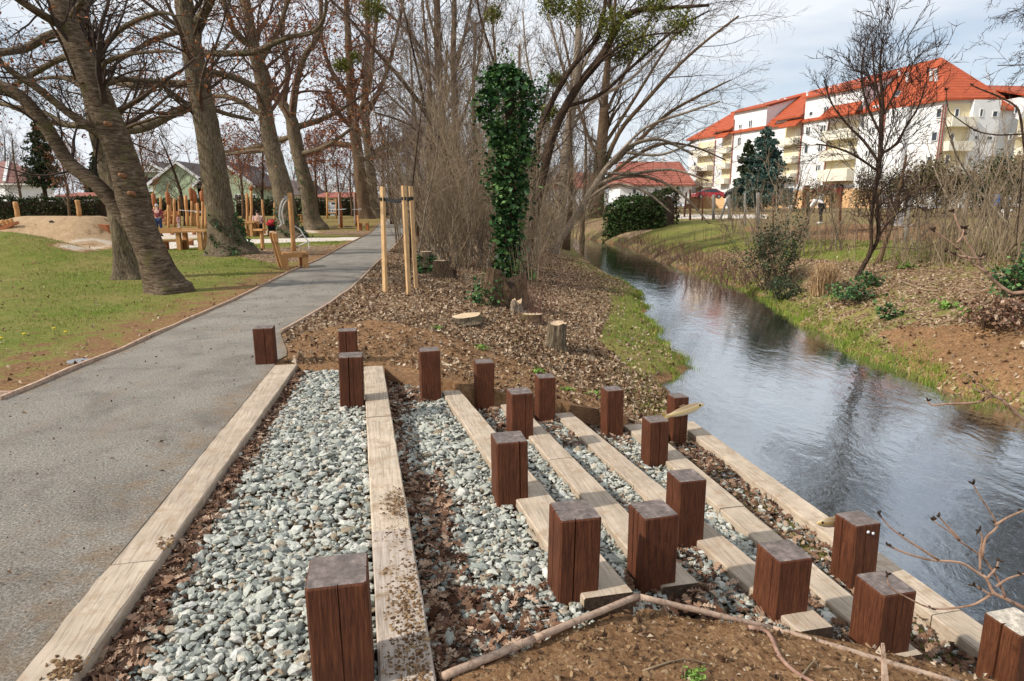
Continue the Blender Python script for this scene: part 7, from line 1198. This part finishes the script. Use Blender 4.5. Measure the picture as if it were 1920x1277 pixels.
# --- other houses
def gable_house(name, label, px0, px1, Y, yb, ye, yr, depth, wmat, rmat, rot=0, wins=(), over=.5, base_z=None, bal=None, board=True):
    """gable end toward the viewer, ridge running away"""
    a = atY(px0, yb, Y); b_ = atY(px1, yb, Y); z0 = (gz(a.x, Y) if base_z is None else base_z) - .1; u = Vector((b_.x - a.x, 0, 0)); W_ = u.length; fc = Face((a.x, Y, 0), (math.cos(rot), math.sin(rot), 0)); ze = atY(px0, ye, Y).z; zr = atY(px0, yr, Y).z; bs = (a.x, Y, z0); t = thing(name, label, 'house', bs)
    def pt(nm, mt, b): b.v = [v - np.array(bs, np.float32) for v in b.v]; return b.build(nm, M[mt], t)
    b = MB(); b.prism([fc.p(0, 0, z0), fc.p(W_, 0, z0), fc.p(W_, 0, ze), fc.p(W_ / 2, 0, zr), fc.p(0, 0, ze)], -fc.n * depth); pt('wall', wmat, b)
    sl = (zr - ze) / (W_ / 2)
    for s in (0, 1):
        e = -over if s == 0 else W_ + over; ez = ze - sl * over + .05; b = MB(); P = [fc.p(e, over, ez), fc.p(W_ / 2, over, zr + .06), fc.p(W_ / 2, -depth - over, zr + .06), fc.p(e, -depth - over, ez)]; b.prism(P, (0, 0, .16)); pt('roof', rmat, b)
        if board: b = MB(); b.prism([fc.p(e, over + .01, ez - .2), fc.p(W_ / 2, over + .01, zr - .12), fc.p(W_ / 2, over + .01, zr + .28), fc.p(e, over + .01, ez + .2)], fc.n * .05); pt('bargeboard', 'trim', b)
    for q in wins:
        f = window(fc, t, *q[:4], bs, q[4] if len(q) > 4 else 'trim', .002)
    return t, fc, bs, pt
t, fc, bs, pt = gable_house('green_house', 'green house with balcony and white gable truss, behind the play posts', 226, 352, 86, 384, 343, 304, 9, 'green_wall', 'tile_dark', 0, [(271, 294, 333, 344, 'brown_frame'), (308, 326, 331, 356, 'brown_frame'), (270, 290, 365, 378), (320, 330, 365, 376)])
b = MB(); fc.block(b, fc.s_of(262), fc.s_of(345), .02, 1.2, fc.z_of(300, 360), fc.z_of(300, 354)); pt('balcony', 'trim', b); b = MB()
for i in range(14): a = fc.s_of(263) + (fc.s_of(344) - fc.s_of(263)) * i / 13; fc.block(b, a - .02, a + .02, 1.12, 1.16, fc.z_of(300, 354), fc.z_of(300, 345))
fc.block(b, fc.s_of(262), fc.s_of(345), 1.11, 1.17, fc.z_of(300, 345.5), fc.z_of(300, 344.5)); pt('railing', 'brown_frame', b); b = MB()
c_ = fc.p((352 - 226) / 1226 * 86 / 2, .6, atY(289, 322, 86).z)
for an in (20, 55, 90, 125, 160): b.bar(c_, c_ + Vector((math.cos(math.radians(an)) * .95, 0, math.sin(math.radians(an)) * 1.0)), .12)
b.bar(c_ + Vector((-1.9, 0, 0)), c_ + Vector((1.9, 0, 0)), .16); pt('gable_truss', 'trim', b)
gable_house('green_house', 'middle green house with dark roof falling to the right', 290, 392, 84, 384, 343, 305, 10, 'green_wall', 'tile_dark', 0, [(366, 374, 363, 376), (378, 385, 363, 376)]); gable_house('green_house', 'right green house with small paired windows, next to a bare tree', 373, 477, 84, 384, 345, 305, 10, 'green_wall', 'tile_dark', 0, [(441, 457, 364, 376), (476, 482, 364, 374)])
t = thing('white_house', 'white house with maroon hipped roof at the left picture edge', 'house', G0(15, 72)); bs = tuple(t.location); fr_ = Face((atY(14, 384, 72).x, 72, 0), (1, .06, 0)); fl = Face((atY(14, 384, 72).x, 72, 0), (-.9, .45, 0)); ze = atY(14, 343, 72).z; W_ = (101 - 14) / 1226 * 72
def ptw(nm, mt, b): b.v = [v - np.array(bs, np.float32) for v in b.v]; return b.build(nm, M[mt], t)
A0 = fr_.p(0, 0, bs[2] - .1); A1 = fr_.p(W_, 0, bs[2] - .1); A2 = A1 + fl.u * 11; A3 = A0 + fl.u * 11; b = MB(); b.prism([A0, A1, A2, A3], (0, 0, ze - bs[2] + .1)); ptw('wall', 'white_wall', b)
def lift(p, z): return Vector((p.x, p.y, z))
mid = (A0 + A1) / 2; Rg0 = lift(mid + fl.u * 3.2, ze + 2.3); Rg1 = lift(mid + fl.u * 8, ze + 2.3); ov = [lift(p + (p - (A0 + A1 + A2 + A3) / 4).normalized() * .6, ze - .1) for p in (A0, A1, A2, A3)]
for P in ([ov[0], ov[1], Rg0], [ov[1], ov[2], Rg1, Rg0], [ov[2], ov[3], Rg1], [ov[3], ov[0], Rg0, Rg1]): b = MB(); b.prism(P, (0, 0, .15)); ptw('roof', 'tile_maroon', b)
b = MB(); b.bar(ov[0] + Vector((0, 0, .2)), Rg0 + Vector((0, 0, .2)), .3); ptw('ridge_cap', 'trim', b); b = MB(); b.bar(ov[0] + Vector((0, 0, -.05)), ov[1] + Vector((0, 0, -.05)), .16); b.bar(ov[0] + Vector((0, -.1, -.05)), ov[3] + Vector((0, -.1, -.05)), .16); ptw('gutter', 'trim', b)
window(fr_, t, 79, 87, 361, 375, bs, 'trim', .002, False); b = MB(); b.bar(fr_.p(.1, .12, bs[2]), fr_.p(.1, .12, ze - .1), .1); ptw('downpipe', 'trim', b)
t = thing('low_shed', 'low pale outbuilding with a flat reddish roof right of the white house', 'shed', G0(102, 76)); bs = tuple(t.location); P0 = atY(102, 381, 76); P1 = atY(190, 381, 76); zt = atY(102, 370, 76).z; b = MB(); b.prism([Vector(P0), Vector(P1), Vector(P1) + Vector((0, 5, 0)), Vector(P0) + Vector((0, 5, 0))], (0, 0, zt - P0.z)); b.v = [v - np.array(bs, np.float32) for v in b.v]; b.build('wall', M['white_wall'], t); b = MB(); b.prism([lift(P0, zt) + Vector((-.3, -.4, 0)), lift(P1, zt) + Vector((.3, -.4, 0)), lift(P1, zt + .5) + Vector((.3, 5, 0)), lift(P0, zt + .5) + Vector((-.3, 5, 0))], (0, 0, .15)); b.v = [v - np.array(bs, np.float32) for v in b.v]; b.build('roof', M['tile_rust'], t)
def long_house(label, px0, px1, Y, yb, ye, yr, depth, wmat, rmat, hip=.15, wins=()):
    """ridge parallel to the picture"""
    a = atY(px0, yb, Y); b_ = atY(px1, yb, Y); bs = (a.x, Y, a.z - .6); ze = atY(px0, ye, Y).z; zr = atY(px0, yr, Y + depth / 2).z; t = thing('long_house', label, 'house', bs); W_ = b_.x - a.x; fc = Face((a.x, Y, 0), (1, 0, 0))
    def pt(nm, mt, b): b.v = [v - np.array(bs, np.float32) for v in b.v]; return b.build(nm, M[mt], t)
    b = MB(); fc.block(b, 0, W_, -depth, 0, bs[2], ze); pt('wall', wmat, b); o = .5; r0 = W_ * hip; P = [fc.p(-o, o, ze - .1), fc.p(W_ + o, o, ze - .1), fc.p(W_ + o, -depth - o, ze - .1), fc.p(-o, -depth - o, ze - .1)]; R0, R1 = fc.p(r0, -depth / 2, zr), fc.p(W_ - r0, -depth / 2, zr)
    for q in ([P[0], P[1], R1, R0], [P[1], P[2], R1], [P[2], P[3], R0, R1], [P[3], P[0], R0]): b = MB(); b.prism(q, (0, 0, .15)); pt('roof', rmat, b)
    for q in wins: window(fc, t, *q, bs, 'trim', .002)
    for f in (.35, .7): b = MB(); c = fc.p(W_ * f, -depth / 2, zr); b.bar(c + Vector((0, 0, -.6)), c + Vector((0, 0, .9)), .4); pt('chimney', 'white_wall', b)
    return t
long_house('broad house with a large rust-red roof behind the thuja hedge', 1162, 1296, 100, 374, 347, 305, 11, 'white_wall', 'tile_rust', .06, [(1185, 1192, 354, 364), (1225, 1232, 354, 364), (1262, 1269, 354, 364)])
long_house('low distant white house with red roof behind the notice board', 592, 668, 112, 381, 370, 362, 8, 'white_wall', 'tile_rust', .1, [(610, 614, 372, 378), (640, 644, 372, 378)]); long_house('pale distant house glimpsed between the thicket stems', 735, 815, 125, 386, 366, 346, 9, 'white_wall', 'tile_maroon', .1, [(760, 765, 370, 378)]); long_house('pale distant house glimpsed behind the leaning stream trees', 1040, 1135, 120, 384, 352, 325, 9, 'white_wall', 'tile_rust', .08, [(1070, 1076, 358, 368), (1100, 1106, 358, 368)]); long_house('far brown-roofed house between the green houses and the forked tree', 492, 585, 118, 384, 366, 340, 9, 'cream', 'tile_dark', .1, [(520, 526, 370, 378)])
# ---------------------------------------------------------------- cars
def car(label, px, Y, yb, col, L=4.2, rz=0, met=.2):
    p = atY(px, yb, Y); t = thing('parked_car', label, 'car', p, rz, 'cars parked before the apartment block'); m, nt, b_ = mk('car_paint'); b_.inputs['Base Color'].default_value = (*col, 1); b_.inputs['Roughness'].default_value = .25; b_.inputs['Coat Weight'].default_value = .6
    pr = [(-.5, .28), (-.5, .62), (-.46, .80), (-.30, .86), (-.17, 1.30), (.02, 1.42), (.22, 1.40), (.40, .98), (.48, .90), (.5, .55), (.5, .28)]; w = .84
    b = MB(); n = len(pr); V = []
    for y, s in ((-w, .0), (-w * .98, .0), (w * .98, 0), (w, 0)):
        for x, z in pr: V.append((x * L, y * (1 - .16 * max(0, z - .86) / .5), z))
    b.add(V, [(j * n + i, j * n + (i + 1) % n, (j + 1) * n + (i + 1) % n, (j + 1) * n + i) for j in range(3) for i in range(n)] + [tuple(range(n - 1, -1, -1)), tuple(range(3 * n, 4 * n))]); b.build('body', m, t)
    for s in (-1, 1):
        b = MB(); b.prism([(-.255 * L, s * .80, .92), (.345 * L, s * .80, .96), (.21 * L, s * .735, 1.33), (.02 * L, s * .73, 1.35), (-.15 * L, s * .74, 1.26)], (0, s * .03, 0)); b.build('side_window', M['glass'], t)
        for x in (-.31, .31): b = MB(); b.lathe([(.20, -.1), (.31, -.08), (.32, 0), (.31, .08), (.2, .1)], 16); o = b.build('wheel', plain('tyre', (.02, .02, .02), .8), t, loc=(x * L, s * .78, .32)); o.rotation_euler = (math.pi / 2, 0, 0); b = MB(); b.lathe([(.17, -.105), (.17, .105)], 12); b.build('rim', plain('wheel_rim', (.4, .4, .42), .3), o)
        b = MB(); b.box((-.485 * L, s * .6, .68), (.1, .35, .16)); b.build('headlight', plain('lamp_lens', (.8, .8, .8), .2), t); b = MB(); b.box((.485 * L, s * .62, .76), (.08, .3, .18)); b.build('tail_light', plain('tail_lens', (.4, .02, .02), .2), t)
    b = MB(); b.prism([(-.29 * L, -.66, .90), (-.29 * L, .66, .90), (-.175 * L, .60, 1.27), (-.175 * L, -.60, 1.27)], (-.03, 0, .02)); b.build('windscreen', M['glass'], t); return t
for q in [('bright red parked car at the left end of the block', 1326, 92, 373, (.42, .01, .015), 4.2, .1), ('dark parked car right beside the bright red one', 1380, 93, 372, (.02, .025, .03), 4.3, .15), ('white parked car behind the blue-green spruce', 1408, 92, 371, (.7, .7, .7), 4.2, .2), ('grey-blue parked car right of the spruce', 1455, 90, 370, (.10, .15, .22), 4.2, .25), ('dark blue parked car between spruce and bending person', 1490, 88, 369, (.03, .05, .09), 4.2, .2), ('dark red parked car just above the bending person', 1556, 80, 367, (.24, .012, .02), 4.0, .3)]: car(*q)
# ---------------------------------------------------------------- garden fence
M['rust'] = noise_mat('rusty_iron', [(.3, (.05, .022, .015)), (.7, (.16, .06, .035))], 8); M['concrete'] = noise_mat('grey_concrete', [(.3, (.16, .145, .13)), (.7, (.32, .30, .27))], 6, bump=.3)
FP = [(1164, 399, 366, 1.6, 'rust', 0, 'rusty fence post at the left end of the thuja hedge'), (1209, 402, 361, 1.8, 'rust', 0, 'rusty fence post in front of the thuja hedge'), (1268, 400, 366, 1.5, 'rust', 0, 'rusty post just right of the thuja hedge'), (1283, 407, 361, 1.8, 'rust', 4, 'rusty fence post leaning right, beside a taller one'), (1294, 413, 355, 2.2, 'rust', 0, 'tallest rusty post, below the red car'), (1317, 413, 370, 1.5, 'rust', 0, 'thin rusty post right of the tallest rusty one'), (1338, 412, 366, 3.2, 'concrete', 0, 'left one of two grey concrete fence posts'), (1350, 413, 372, 2.2, 'concrete', 14, 'slanting grey brace between the concrete posts'), (1367, 413, 366, 3.0, 'concrete', 0, 'right one of two grey concrete fence posts'), (1397, 424, 363, 2.2, 'concrete', 0, 'dark grey post behind the evergreen bush'), (1421, 428, 362, 3.4, 'concrete', 0, 'broad grey post above the evergreen bush'), (1450, 430, 366, 1.8, 'rust', 0, 'rusty post right of the broad grey one'), (1514, 436, 360, 3.0, 'bark_oak', 2, 'wooden fence post just left of the bending person'), (1574, 441, 350, 2.4, 'rust', 3, 'tall thin rusty post right of the bending person'), (1648, 454, 369, 4.0, 'bark_oak', 0, 'weathered wooden post right behind the crooked tree'), (1697, 454, 372, 3.6, 'concrete', 9, 'leaning grey post beside the white sheet'), (1799, 455, 364, 4.5, 'bark_pale', 16, 'pale leaning post among the bare shrubs'), (1660, 452, 385, 1.4, 'rust', 6, 'thin rusty rod beside the weathered post'), (1885, 470, 370, 4., 'bark_pale', 3, 'pale post at the right picture edge')]
fpos = []
for px, yb, yt, hw, mt, dx, lb in FP:
    o, p, q, r = log('fence_post', lb, 'post', px, yb, yt, hw, mt, dx, 'posts of the garden fence'); fpos.append((px, p, q))
t = thing('fence_wire', 'thin wires strung along the garden fence posts', 'wire', fpos[0][1]); b = MB(); ps = sorted([f for f in fpos if f[0] not in (1350, 1660)], key=lambda f: f[0])
for fr2 in (.3, .6, .9):
    for i in range(len(ps) - 1):
        p = ps[i][1].lerp(ps[i][2], fr2); q = ps[i + 1][1].lerp(ps[i + 1][2], fr2); b.tube([p - t.location, (p + q) / 2 - t.location - Vector((0, 0, .05)), q - t.location], [.006] * 3, 3, cap=False)
b.build('wire', M['rust'], t)
p = hit(1683, 421); b = MB(); b.box((0, 0, .32), (.42, .04, .68), rz=.3); b.box((.12, .12, .3), (.4, .04, .6), rz=-.2); tag(b.build('white_sheet', plain('dull_white_sheet', (.62, .66, .70), .5), loc=p), 'tilted whitish sheets leaning in the garden', 'sheet'); b = MB(); b.box((0, 0, .04), (1.6, .25, .05), rz=.05); tag(b.build('white_plank', plain('white_board2', (.75, .75, .72), .6), loc=hit(1680, 424)), 'white plank lying in front of the tilted sheets', 'plank')
p = hit(1861, 425); p.z = atY(1861, 386, p.y).z; b = MB(); r = 5.5 / 1226 * p.y; h = atY(1861, 365, p.y).z - p.z; b.lathe([(r * .9, 0), (r, h * .05), (r, h * .32), (r * 1.05, h * .34), (r, h * .36), (r, h * .64), (r * 1.05, h * .66), (r, h * .68), (r, h * .95), (r * .85, h)], 18); tag(b.build('blue_barrel', plain('blue_plastic', (.03, .14, .42), .4), smooth=True, loc=p), 'blue plastic barrel standing on a post stub among the shrubs', 'barrel'); b = MB(); b.tube([(0, 0, -(p.z - gz(p.x, p.y)) - .1), (0, 0, 0)], [.12, .12], 8); tag(b.build('barrel_stand', M['bark_oak'], loc=p), 'wooden stub carrying the blue barrel', 'stand')
for i, (px, py) in enumerate(((1850, 398), (1864, 394), (1878, 396), (1890, 394))):
    p = hit(px, py + 30); p.z = atY(px, py, p.y).z; b = MB(); v, f = stones(np.array([[0, 0, 0]]), np.array([.12])); b.add(v, f); b.tube([(0, 0, -(p.z - gz(p.x, p.y))), (0, 0, 0)], [.012, .012], 5); tag(b.build('plastic_bottle', plain('white_plastic', (.8, .8, .8), .4), loc=p), ['white bottle on a stick, left one under the barrel', 'white bottle on a stick straight under the barrel', 'white bottle on a stick right of the barrel', 'white bottle on a stick nearest the right edge'][i], 'bottle', 'white bottles on garden sticks')
# ---------------------------------------------------------------- bare trees further back
def bare_proto(name, seed, h, tr, bark, twig, lbl, spread=.55, lo=.25, nk=(0, 12, 8, 4), r0=.012, leaf=0):
    t = thing(name, lbl, 'tree', (0, 0, 0), 0, 'bare trees behind the park'); G = Grow(seed); o = dict(OPT, nk=list(nk), rmin=r0, ang=(25, 60), len=(.42, .66), up=[.03, .05, .05, .04], k=[6, 4, 3, 3]); S = Grow(seed + 1); S.branch((0, 0, -.2), (0, 0, 1), h * .82, tr, 0, dict(o, max=0, n=[10], wob=[.05], tap=.2)); (P, R) = list(S.br.values())[0][0]
    MB().tube(P, [r * (1.5 if i == 0 else 1) for i, r in enumerate(R)], 9).build('trunk', M[bark], t, smooth=True); G.kids(P, R, dirs(P), h * spread, 1, o, n=22, t0=lo); G.build('crown', M[twig], t)
    if leaf: Pp = np.array([G.tips[i] for i in NR.integers(0, len(G.tips), leaf)]) + NR.normal(0, .08, (leaf, 3)); b = MB(); b.add(*leaves(Pp, rnd(leaf, .09, .17), False, 1.2)); b.build('withered_leaves', M['oakleaf'], t)
    return t
BP = [bare_proto('bare_tree', 201, 11, .19, 'bark_dark', 'twig', None, .5, .22), bare_proto('bare_tree', 202, 13, .2, 'bark_brown', 'twig_grey', None, .42, .18), bare_proto('bare_tree', 203, 10, .16, 'bark_brown', 'twig_red', None, .55, .2, leaf=1500)]
BT = [(346, 50, 0, 'bare tree in front of the green house balcony', .85), (488, 54, 0, 'bare tree in front of the right green house', .8), (128, 55, 2, 'bare tree in front of the white house hedge', .8), (40, 64, 1, 'bare tree over the white house roof', .8), (-30, 60, 0, 'bare tree at the left edge beyond the mounds', .9), (218, 90, 1, 'bare tree left of the green houses', .9), (430, 96, 1, 'bare tree behind the roofs of the green houses', 1.), (520, 80, 2, 'reddish bare tree right of the green houses', .9), (565, 96, 1, 'bare tree behind the forked tree', 1.), (612, 78, 2, 'reddish bare tree above the notice board', 1.), (640, 92, 0, 'dark bare tree with forked trunk behind the hedge', 1.0), (660, 70, 2, 'reddish bare tree behind the exercise posts', .9), (722, 82, 1, 'bare tree behind the climbing frame', 1.1), (745, 66, 2, 'rust-tinted bare tree right behind the climbing frame', 1.), (765, 100, 1, 'grey bare tree where the path vanishes', 1.2), (790, 72, 0, 'dark bare tree at the end of the path', 1.1), (820, 90, 2, 'reddish bare tree behind the left thicket', 1.2), (860, 74, 1, 'bare tree behind the middle of the thicket', 1.2), (905, 84, 0, 'dark bare tree behind the ivy column, left', 1.1), (945, 76, 1, 'grey bare tree hidden behind the ivy column', 1.2), (985, 88, 2, 'reddish bare tree behind the leaning stems', 1.2), (1020, 72, 1, 'grey bare tree left of the pale trunk', 1.1), (1070, 80, 0, 'dark bare tree right of the pale trunk', 1.0), (1105, 95, 1, 'grey bare tree left of the rust-red roof', 1.), (1150, 120, 1, 'far bare tree above the rust-red roof', .7), (1240, 125, 0, 'far bare tree at the right of the rust-red roof', .65), (300, 105, 1, 'far bare tree behind the gable truss', 1.), (275, 62, 2, 'reddish bare tree just right of the leaning trunk', .95), (455, 60, 2, 'reddish bare tree right of the ivy-footed oak', .95), (395, 75, 1, 'grey bare tree behind the near oak trunk', 1.), (595, 66, 2, 'reddish bare tree right behind the forked trunk', 1.05), (700, 76, 2, 'reddish bare tree behind the touching pair', 1.15), (735, 52, 0, 'bare tree near the climbing net', .9), (775, 36, 1, 'tall grey tree at the left end of the stream thicket', 1.0), (808, 30, 1, 'tall grey tree just behind the leaning dark rods', .95), (845, 40, 1, 'tall grey tree at the middle rear of the thicket', 1.15), (890, 33, 1, 'tall grey tree close left of the ivy head', 1.), (925, 42, 1, 'tall grey tree straight behind the ivy head', 1.2), (978, 34, 1, 'tall grey tree close right of the ivy head', 1.), (1008, 40, 0, 'tall dark tree between ivy and leaning stems', 1.15), (1062, 36, 1, 'tall grey tree right beside the smooth pale trunk', .95), (1092, 50, 1, 'tall grey tree over the far water', 1.05), (10, 90, 0, 'dark bare tree far behind the white house', 1.1), (100, 84, 1, 'grey bare tree behind the tall conifer', 1.), (170, 100, 0, 'far dark bare tree near the left conifers', .9), (1488, 58, 0, 'small bare tree in front of the balconies', .5), (1310, 70, 2, 'small bare tree before the left end of the block', .5)]
fst = [True] * 3
for i, (px, Y, k, lb, sc) in enumerate(BT):
    q = BP[k] if fst[k] else copy_tree(BP[k]); fst[k] = False; q.location = Vector(G0(px, Y)); q.rotation_euler = (0, 0, i * 1.7); q.scale = (sc, sc, sc * (1 + .1 * ((i * 7) % 5 - 2) / 2)); tag(q, lb, 'tree', 'bare trees behind the park')
# tree standing outside the right edge, its drooping twigs reach in
tz = thing('birch_tree', 'tree at the right edge whose dense drooping twigs hang into the sky', 'tree', (17.2, 17.5, gz(17.2, 17.5))); G = Grow(301); o = dict(OPT, n=[8, 7, 6, 5], max=3, nk=[0, 10, 8, 5], up=[0, -.03, -.06, -.06], wob=[.08, .13, .18, .2], ang=(30, 70), len=(.35, .6), rmin=.007)
S = [(0, 0, -.2), (.1, 0, 3), (.0, .1, 6), (-.2, 0, 9), (-.2, 0, 11)]; MB().tube(S, [.2, .17, .14, .10, .03], 10).build('trunk', M['bark_dark'], tz, smooth=True)
for i in range(52): z = G.r.uniform(4.2, 9.5); G.branch((0, 0, z), tuple(Vector((G.r.gauss(-1.0, .35), G.r.gauss(0, .8), .30)).normalized()), G.r.uniform(2.6, 4.0), .045, 0, dict(o, max=3, nk=[0, 7, 6, 4]))
G.build('crown', M['twig_dark'], tz)
# far woods closing the view between the houses
FW = MB(); rg = Grow(401); o = dict(OPT, nk=[0, 9, 5, 0], max=2, rmin=.035, n=[6, 5, 4, 3], k=[4, 3, 3, 3], ang=(25, 55), len=(.4, .65), up=[.02, .05, .05, .05])
for i in range(110):
    an = -.75 + 1.2 * i / 109 + rg.r.gauss(0, .006); D = rg.r.uniform(135, 185); x, y = math.sin(an) * D, math.cos(an) * D; h = rg.r.uniform(9, 15) * (1.0 if an < .16 else .55); rg.branch((x, y, -1.5), (0, 0, 1), h, .22, 0, o)
w_ = rg.build('far_woods', noise_mat('hazy_woods', [(.3, (.16, .12, .11)), (.7, (.27, .21, .19))], .3, bump=0), None); tag(w_, 'hazy brown bare woods on the horizon', 'woods', kind='stuff')
